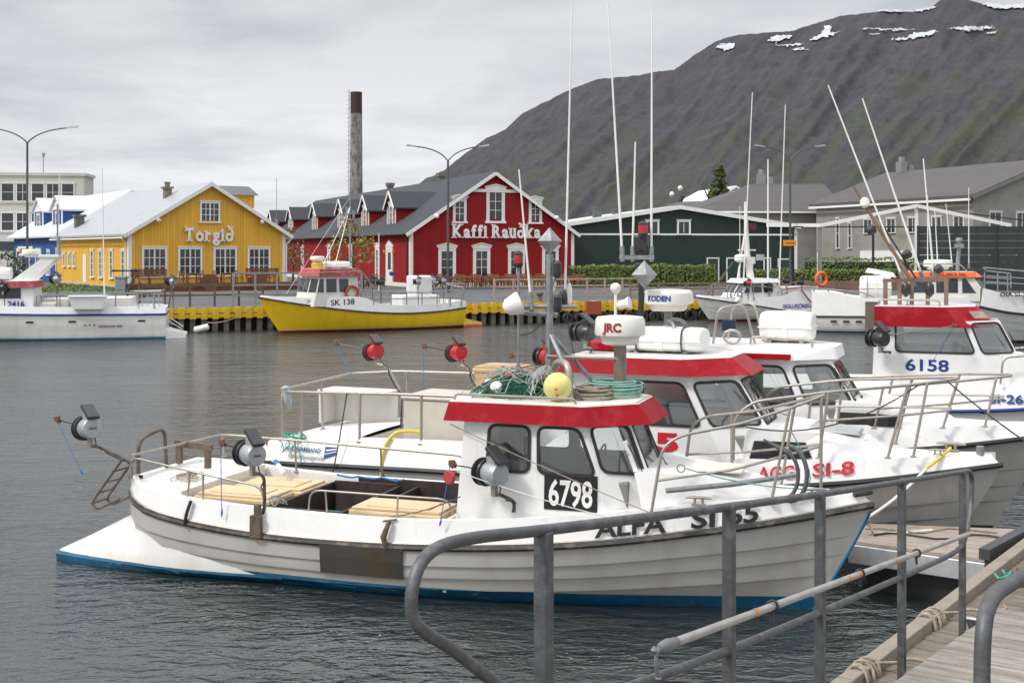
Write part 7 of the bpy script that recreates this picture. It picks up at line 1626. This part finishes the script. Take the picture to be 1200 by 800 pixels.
# --- C: boat with orange roof
rt, L = place_boat('workboat', (15.3, 61.0), (25.9, 58.4), 'white boat with orange wheelhouse roof moored behind the 6158 boat')
H = Hull(L, 0, -.5, [(0, .78), (5, .85), (8, 1.1), (L, 1.7)], 1.6, rake=1.4, stern=.05, laps=(), u0=.35, ps=2.3, pk=1.4)
H.build(rt, hullpaint('bc_paint', (.72, .715, .69), (.03, .12, .2), .06)); rub(H, rt, .05, 0, 'black')
hf = lambda x: cub([(0, 1.22), (1.0, 1.20), (2.2, .95), (5, .9), (8, .75), (L, .3)], x)
bulwark(H, rt, 0, L-.03, hf, .01, lambda x: .9, M['gelcoat'], wid=.12); deck(H, rt, .02, L-.1, lambda x: 1.0 if x < 4.5 else H.zs(x)+hf(x)-.1, .14, M['deckw'], 'deck')
b = MB(); b.box((2.55, -1.66, .1), (3.25, -1.60, 1.55)); b.build('rubbing_panel', mat('brown_grey_panel', (.14, .12, .10), .7), rt)
for x in (.9, 1.5, 2.1): b = MB(); b.box((x, -1.58, .52), (x+.3, -1.53, .60)); b.build('hull_vent', M['ink'], rt)
wheelhouse(rt, 4.5, 8.4, 1.25, 1.6, 2.80, 3.02, 'orange', [(4.8, 5.7, 2.0, 2.7), (5.9, 6.9, 2.0, 2.7), (7.1, 8.0, 2.0, 2.7)], rake=.8, m=M['gelcoat2'])
ptext(rt, 'HAUKUR', .15, (5.6, -1.34, 2.83), (1, 0, 0), (0, .1, 1), mat('brown_roof_lettering', (.28, .05, .01), .5), wfit=1.7, out=.02)
liferaft(rt, 3.1, -.3, 1.65, 1.5, 1.1, 1.15); radome(rt, 6.1, 0, 3.1, .7, .5, None, 'ink', 0)
rail_set(rt, [(.1, -1.4, 1.95), (.1, -1.4, 2.2), (2.4, -1.45, 2.0), (3.0, -1.4, 1.75)], [((x, -1.4, 1.9), (x, -1.4, 2.1)) for x in (.8, 1.6)], .035, 'galv')
for i, (x, h) in enumerate(((5.6, 6.8), (6.1, 6.2), (6.8, 6.4), (7.6, 7.2))): whip(rt, (x, -.2+.2*i, 3.3), (x-.15*(i % 3), -.2+.2*i, h), .03)
b = MB(); b.tube([(7.0, 0, 3.0), (7.1, 0, 4.2)], .10, 8); b.box((6.9, -.25, 4.2), (7.3, .25, 4.4)); b.lathe([(.1, 0), (.18, .15), (.15, .3)], TR(7.1, 0, 4.4), 10); b.build('mast', M['galv'], rt)
rail_set(rt, [(4.7, -1.1, 3.0), (4.7, -1.1, 3.4), (7.0, -1.1, 3.4), (7.4, -1.1, 3.0)], [((5.8, -1.1, 3.0), (5.8, -1.1, 3.4))], .03, 'galv')
# --- SI-200
rt, L = place_boat('white_trawler', (31.5, 56.9), (20.35, 52.0), 'larger white boat SI-200 with its bow entering from the right edge')
H = Hull(L, .2, -.6, [(.2, 1.0), (6, 1.0), (9, 1.15), (11, 1.35), (L, 1.6)], 2.0, rake=2.1, stern=.1, laps=(.6, .78), lap=.03, u0=.25, ps=2.1, pk=1.3)
H.build(rt, hullpaint('si200_paint', (.66, .66, .65), (.02, .02, .05), .1)); rub(H, rt, .06, 0, 'black')
hf = lambda x: cub([(.2, .8), (8, .82), (L, .82)], x)
bulwark(H, rt, .2, L-.02, hf, -.02, lambda x: H.zs(x)+.2, M['gelcoat'], wid=.1); deck(H, rt, .3, L-.1, lambda x: H.zs(x)+.35, .14, M['deckw'], 'deck')
htext(H, rt, 'DÍA SI-200', .19, 11.45, 2.05, M['ink'], side=1, tum=-.02, wfit=1.35, bold=.02, out=.05)
tp2 = [(L-3.6, 1.7, 2.3), (L-3.6, 1.7, 3.0), (L-1.5, 1.1, 3.15), (L-.3, .1, 3.3)]
for mids in (2.6, 2.85): pass
rail_set(rt, tp2+[(x, -y, z) for x, y, z in reversed(tp2)], [((x, y, 2.25), (x, y, 3.1)) for x, y in ((L-2.6, 1.5), (L-1.7, 1.15), (L-.9, .7), (L-2.6, -1.5), (L-1.2, -.9))], .03, 'galv', 'bow_rail', [[(L-3.6, 1.7, z), (L-1.5, 1.1, z+.1), (L-.3, .1, z+.2)] for z in (2.5, 2.75)]+[[(L-3.6, -1.7, z), (L-1.5, -1.1, z+.1), (L-.3, -.1, z+.2)] for z in (2.5, 2.75)])
for x in (L-2.0, L-3.2): b = MB(); y = H.b_at(x, 2)+.05; b.box((x, y-.05, 1.8), (x+.3, y+.03, 2.05)); b.build('fairlead', M['galv'], rt, bevel=.02)
wheelhouse(rt, 3.0, 6.5, 1.5, 1.7, 3.6, 3.9, 'gelcoat', [(3.4, 4.4, 2.6, 3.3), (4.7, 6.2, 2.6, 3.3)], rake=.5)
# mooring line of the yellow boat
b = MB(); b.tube(sag(at(308, 350, 58.4), at(243, 378, 60.2), .35), .025, 5); tag(b.build('mooring_rope', M['rope']), 'mooring rope from the yellow boat bow down to the quay', 'rope')
# ================================================================ PIER, FINGER, GANGWAY
Mgp = mat('grey_boards', (.30, .275, .24), .85, var=.22, vs=3, bump=.5, bs=60, dirt=(.17, .145, .12), da=.45, ds=2.2, dst=(.5, 4, 1))
Mgr2 = mat('grey_ribbed_boards', (.36, .325, .28), .85, var=.28, vs=2.5, bump=.5, bs=70, dirt=(.13, .11, .09), da=.8, ds=5, dst=(5, .35, 1), rnd=True)
MZ = .60
PA = math.atan2(.8, .6); P0 = Vector((2.56, 9.4, 0))   # pier: local x along the edge, local -y to the right (on the pier)
TP = Matrix.Translation((P0.x, P0.y, 0)) @ Matrix.Rotation(PA, 4, 'Z')
pier = empty('floating_pier', (P0.x, P0.y, 0), PA); pier['kind'] = 'structure'
b = MB(); b.box((-9, -3.2, -.35), (22, -.02, MZ-.075)); b.build('float_hull', mat('dark_concrete_float', (.06, .058, .05), .9, var=.3, bump=.3), pier)
pmesh = None; x = -3.0; k = 0
while x < 14:
    if pmesh is None: b = MB(); b.box((.004, -3.0, -.035), (.136, -.14, 0)); o = b.build('plank', mat('brown_pier_planks', (.17, .14, .11), .9, var=.3, vs=4, bump=.5, bs=50, dirt=(.10, .085, .07), da=.4, rnd=True), pier, bevel=.006); pmesh = o.data
    else: o = inst('plank', pmesh, pier)
    o.location = (x, 0, MZ-.035+random.uniform(-.003, .003)); x += .14
Mcurb = mat('pale_curb_timber', (.27, .235, .19), .85, var=.25, vs=3, bump=.5, bs=40, dirt=(.18, .15, .11), da=.45, ds=3)
for i in range(6):
    b = MB(); b.box((-8+i*4.0+.01, -.135, MZ-.12), (-8+(i+1)*4.0-.01, .0, MZ+.065)); b.build('curb_beam', Mcurb, pier, bevel=.012)
b = MB(); b.bar((2.0, -1.9, MZ+.14), (9, -1.9, MZ+.14), .14, .16); b.bar((2.0, -1.9, MZ+.05), (9, -1.9, MZ+.05), .2, .03); b.build('steel_channel', mat('dark_galv_channel', (.10, .105, .11), .5, .5, var=.2), pier)
# finger pontoon
FG = empty('finger_pontoon', (0, 0, 0)); FG['kind'] = 'structure'
A_, B_, C_, D_ = Vector((3.98, 14.16, 0)), Vector((5.25, 13.28, 0)), Vector((6.4, 14.7, 0)), Vector((4.42, 15.05, 0))
b = MB(); q_ = [A_.lerp(C_, .10), B_.lerp(D_, .10), C_.lerp(A_, .05), D_.lerp(B_, .05)]; b.prism([p+Vector((0, 0, -.25)) for p in q_], [p+Vector((0, 0, .40)) for p in q_]); b.build('float_hull', M['black'], FG)
b = MB(); b.bar(A_+Vector((.02, 0, .46)), D_+Vector((.02, 0, .46)), .05, .16); b.bar(A_.lerp(D_, .5)+Vector((0, 0, .46)), B_.lerp(C_, .5)+Vector((0, 0, .46)), .9, .12); b.build('deck_frame', M['alu'], FG)
NP = 8
for i in range(NP):
    t0, t1 = (i+.04)/NP, (i+.96)/NP; q = [A_.lerp(D_, t0), B_.lerp(C_, t0), B_.lerp(C_, t1), A_.lerp(D_, t1)]
    b = MB(); b.prism([p+Vector((0, 0, .55)) for p in q], [p+Vector((0, 0, .585)) for p in q]); b.build('plank', mat('finger_planks', (.36, .30, .25), .85, var=.25, vs=3, bump=.5, bs=50, dirt=(.22, .18, .15), da=.5, ds=3, rnd=True) if i == 0 else bpy.data.materials['finger_planks'], FG)
b = MB(); b.bar(A_+Vector((0, -.03, .44)), B_+Vector((0, -.03, .44)), .05, .22); b.build('side_beam', M['alu'], FG, bevel=.01)
b = MB(); b.bar(B_+Vector((0, .0, .64)), C_+Vector((.25, .2, .64)), .12, .12); b.build('end_beam', mat('dark_end_beam', (.07, .075, .08), .5, .4), FG)
# gangway ramp: local frame, x down the ramp
gx, gy = Vector((.53, .848, 0)).normalized(), None
G0 = Vector((.097, 3.66, 0)); slope = .147*gx.y
def gw(s, o, z):
    """s metres down the ramp from the second post, o to the right, z above its deck"""
    n_ = Vector((gx.y, -gx.x, 0)); return G0+gx*s+n_*o+Vector((0, 0, 2.08-slope*s+z))
gr = empty('gangway', (0, 0, 0), 0, 'grey galvanised gangway with tube railings and grey timber deck sloping down to the pontoon', 'gangway')
S1 = 6.62
pl = None; dv = Vector((gx.x, gx.y, -slope)).normalized(); nr = Vector((gx.y, -gx.x, 0)); up = nr.cross(dv)
s_ = -3.0
Rg = Matrix((( dv.x, nr.x, up.x, 0), (dv.y, nr.y, up.y, 0), (dv.z, nr.z, up.z, 0), (0, 0, 0, 1)))
while s_ < S1-.02:
    if pl is None:
        b = MB(); b.box((.003, -.0, -.03), (.112, 1.35, 0)); o = b.build('deck_board', Mgr2, gr, bevel=.004); pl = o.data
    else: o = inst('deck_board', pl, gr)
    o.matrix_local = Matrix.Translation(gw(s_, .16, .0)) @ Rg @ TR(z=random.uniform(-.002, .002), ry=random.uniform(-.6, .6)); s_ += .115
b = MB()
for o_ in (.24, 1.45): b.bar(gw(-3, o_, -.14), gw(S1, o_, -.14), .06, .2)
b.build('stringer', M['rail'], gr)
b = MB(); b.bar(gw(S1, .1, -.06), gw(S1, 1.55, -.06), .05, .12); b.bar(gw(S1-.02, .12, -.1), gw(S1+.6, .12, -.52), .4, .02); b.build('end_beam', M['galv'], gr)
b = MB(); b.add([gw(S1, .16, -.005), gw(S1, 1.5, -.005), gw(S1+.75, 1.5, -.40), gw(S1+.75, .16, -.40)], [(0, 1, 2, 3)]); o = b.build('transition_flap', mat('chequer_plate', (.10, .095, .085), .7, .2, var=.2, bump=.4, bs=60), gr); o.modifiers.new('s', 'SOLIDIFY').thickness = .01
# left railing: one closed loop of tube and square posts
H1, H2 = 1.05, .46
hh = lambda s: H1
loop = [gw(0, 0, 1.066), gw(-.46, 0, 1.079), gw(-.63, 0, 1.05), gw(-.685, 0, .94), gw(-.655, 0, .86), gw(-.5, 0, .79), gw(-.28, 0, .65), gw(0.0, 0, .51), gw(.4, 0, .485), gw(1.5, 0, H2), gw(3.2, 0, H2), gw(5.0, 0, H2+.01), gw(6.05, 0, H2+.02), gw(6.28, 0, H2+.14), gw(6.42, 0, .78), gw(6.46, 0, .98), gw(6.38, 0, 1.06), gw(6.1, 0, H1+.005), gw(4, 0, H1), gw(2, 0, H1)]
pts = []
L_ = loop
for i in range(len(L_)):
    a, c, d = L_[i-1], L_[i], L_[(i+1) % len(L_)]
    m1 = (a+c)/2; m2 = (c+d)/2; pts += arc(m1, c, m2, 5)[:-1]
b = MB(); b.tube(pts, .0175, 14, closed=True); rl = b.build('rail_tube', M['rail'], gr, smooth=60)
for s in (0, 1.51, 2.72, 4.33, 6.10):
    b = MB(); b.bar(gw(s, 0.0, -.22), gw(s, 0.0, H1+(.012 if s == 0 else 0)), .045, .05, up=gx); o = b.build('post', M['rail'], gr, bevel=.004)
    b = MB(); b.bar(gw(s, .02, -.15), gw(s, .25, -.15), .06, .08); b.build('bracket', M['galv'], o)
for s in (1.51, 2.72, 4.33, 6.10):
    for z in (H2, H1-.002):
        b = MB(); c = gw(s, 0, z); b.tube([c-gx*.034, c-gx*.02, c+gx*.02, c+gx*.034], [.0178, .0225, .0225, .0178], 12); b.build('weld_collar', M['rail'], gr, smooth=60)
# right railing end
lr_ = [gw(-.17, 1.30, -.3), gw(-.17, 1.30, .6), gw(-.15, 1.30, 1.02), gw(-.02, 1.30, 1.07), gw(.5, 1.30, 1.07), gw(6.3, 1.32, 1.05)]
b = MB(); b.tube(rounded(lr_, .12, 6), .0195, 14); b.build('rail_tube', M['rail'], gr, smooth=60)
# aluminium boathook pole lashed to the railing
p, q = gw(.80+.02, .06, .0), gw(6.05, .05, .0); p.z = 2.585; q.z = 1.93
po = empty('boathook', p, 0, 'long aluminium pole with rounded grey hook end lashed along the gangway railing', 'boathook')
b = MB(); b.tube([Vector((0, 0, 0)), q-p], .0165, 12); b.build('pole', mat('scuffed_aluminium', (.42, .41, .39), .45, .5, var=.15, vs=12, dirt=(.3, .26, .2), da=.3, ds=8), po, smooth=60)
d = (q-p).normalized()
b = MB(); b.tube([d*.03, -d*.04, -d*.09, -d*.12], [.018, .024, .020, .012], 12); b.tube(arc(-d*.10, -d*.16+Vector((0, 0, .0)), -d*.14+Vector((0, 0, -.07)), 6)+[-d*.125+Vector((0, 0, -.10))], .008, 8); b.lathe([(.003, -.012), (.012, 0), (.003, .012)], Matrix.Translation(-d*.125+Vector((0, 0, -.105))), 10); b.lathe([(.003, -.014), (.014, 0), (.003, .014)], Matrix.Translation(-d*.16+Vector((0, 0, .0))), 10)
b.build('hook', mat('grey_plastic_hook', (.14, .15, .16), .5), po, smooth=60)
for t in (.16, .42, .455, .60): b = MB(); b.tube([d*((q-p).length*t-.02), d*((q-p).length*t+.02)], .0178, 12, caps=False); b.build('tape_band', mat('orange_tape_%d' % int(t*100), (.55, .26, .04), .6), po)
for t in (.20, .46, .70): b = MB(); c = d*((q-p).length*t); b.tube([c+Vector((.026*math.cos(a), .0, .026*math.sin(a))) for a in [i*.785 for i in range(8)]], .006, 5, closed=True); b.tube([c+Vector((0, .01, -.02)), c+Vector((.005, .012, -.07))], .008, 5); b.build('lashing', M['blackp'], po)
# ---- ropes on the pier
def worldrope(pts, r, m, label, name='mooring_rope', cat='rope'): b = MB(); b.tube(pts, r, 7); return tag(b.build(name, M[m], smooth=60), label, cat)
def pierp(x, y, z): return TP @ Vector((x, y, z))
random.seed(21)
for cx, lab, m in ((.35, 'rope lashing wound round the pier edge beam nearest the camera', 'rope'), (2.05, 'knotted rope round the pier edge beam between the last gangway posts', 'rope')):
    pts = []
    for i in range(78):
        a = i*.42; pts.append(pierp(cx+.13*math.sin(i*.085)+.012*math.sin(i*1.3), -.068+(.095+.010*math.sin(i*.37))*math.cos(a), MZ-.02+(.112+.010*math.cos(i*.29))*math.sin(a)))
    pts += [pierp(cx+.35+.05*i, -.25-.04*i+.05*math.sin(i*1.7), MZ+.03+.02*math.sin(i)) for i in range(9)]
    worldrope(pts, .0145, m, lab)
worldrope([pierp(3.5+.06*i, -.3+.06*math.sin(i*1.3), MZ+.11+.03*math.sin(i*2.1)) for i in range(7)], .014, 'ropeg', 'short green rope end on the pier edge beam')
worldrope([pierp(3.72+.08*i, -.34+.05*math.sin(i*1.9), MZ+.06+.02*math.sin(i*1.1)) for i in range(6)], .017, 'rope', 'brown rope end beside the green rope on the pier edge')
# mooring line from the SI-8 bow to the finger
bw = on(S8, (9.75, -.1, 1.50)); kn = Vector((4.25, 14.35, .80))
mid_ = bw.lerp(kn, .42)
worldrope(sag(bw, bw.lerp(kn, .30), .01, 5), .021, 'ropey', 'yellow end of the mooring rope at the SI-8 boat bow cleat')
worldrope(sag(bw.lerp(kn, .29), kn, .05, 14)+[kn+Vector((.03, .0, -.06)), kn+Vector((-.04, .04, -.02)), kn+Vector((.05, .05, -.08)), kn+Vector((.12, .1, -.2)), kn+Vector((.5, .15, -.21)), kn+Vector((.9, .3, -.21))], .019, 'whiteline', 'pale rope from the SI-8 bow to a knot on the finger pontoon')
b = MB(); b.tube([kn+Vector((.05*math.sin(i*1.1), .04*math.cos(i*1.7), -.05+.045*math.sin(i*2.3))) for i in range(22)], .018, 6); tag(b.build('rope_knot', M['rope'], smooth=60), 'bulky rope knot at the left corner of the finger pontoon', 'rope')
for k, (lab, m) in enumerate((('thin black line wandering over the finger pontoon planks', 'black'), ('pale rope in loose loops on the finger pontoon planks', 'rope'))):
    random.seed(30+k); worldrope([Vector((4.35+.17*i, 14.35+.12*math.sin(i*1.1+k)+.25*k+(-.015)*i*(1-k), .60+.005*math.sin(i))) for i in range(10)], .012, m, lab)
worldrope(sag(on(S8, (9.4, -.36, 2.33)), on(S8, (7.3, -.95, 1.75)), .25), .009, 'black', 'thin black cable hanging between rails of the SI-8 boat', 'cable', 'cable')
worldrope(sag(on(JP, (8.25, -.6, 2.19)), Vector((7.6, 14.8, .95)), .12), .011, 'black', 'black mooring line running down to the right edge from the bow rails', 'mooring_line', 'rope')
worldrope(sag(on(AL, (8.2, -.7, 1.62)), on(AL, (9.5, -.3, 1.4)), .05), .008, 'mint', 'thin turquoise line along the foredeck of the nearest boat', 'line', 'rope')
# chain links under the 6158/JP bow
cl = on(JP, (9.2, -.1, .9))
# bollard and small fittings on the pier
b = MB(); b.tube([(0, 0, 0), (0, 0, .16)], .055, 12); b.tube([(-.1, 0, .10), (.1, 0, .10)], .03, 8); o = b.build('pier_bollard', M['rust'], smooth=60); o.location = pierp(3.9, -.42, MZ); tag(o, 'small rusty bollard on the pier beside the gangway foot', 'bollard')
b = MB(); b.tube([(0, 0, 0), (0, 0, .14)], .05, 12); o = b.build('pier_bollard', M['rust'], smooth=60); o.location = pierp(4.25, -.45, MZ); tag(o, 'small pipe stub on the pier next to the rusty bollard', 'bollard')
b = MB(); b.box((-.12, -.06, 0), (.12, .06, .03)); b.tube([(-.05, 0, .03), (.05, 0, .03)], .02, 8); o = b.build('hinge_plate', M['galv']); o.location = pierp(5.2, -.8, MZ+.001); o.rotation_euler = (0, 0, PA); tag(o, 'grey steel hinge plate on the pier by the finger pontoon', 'fitting')
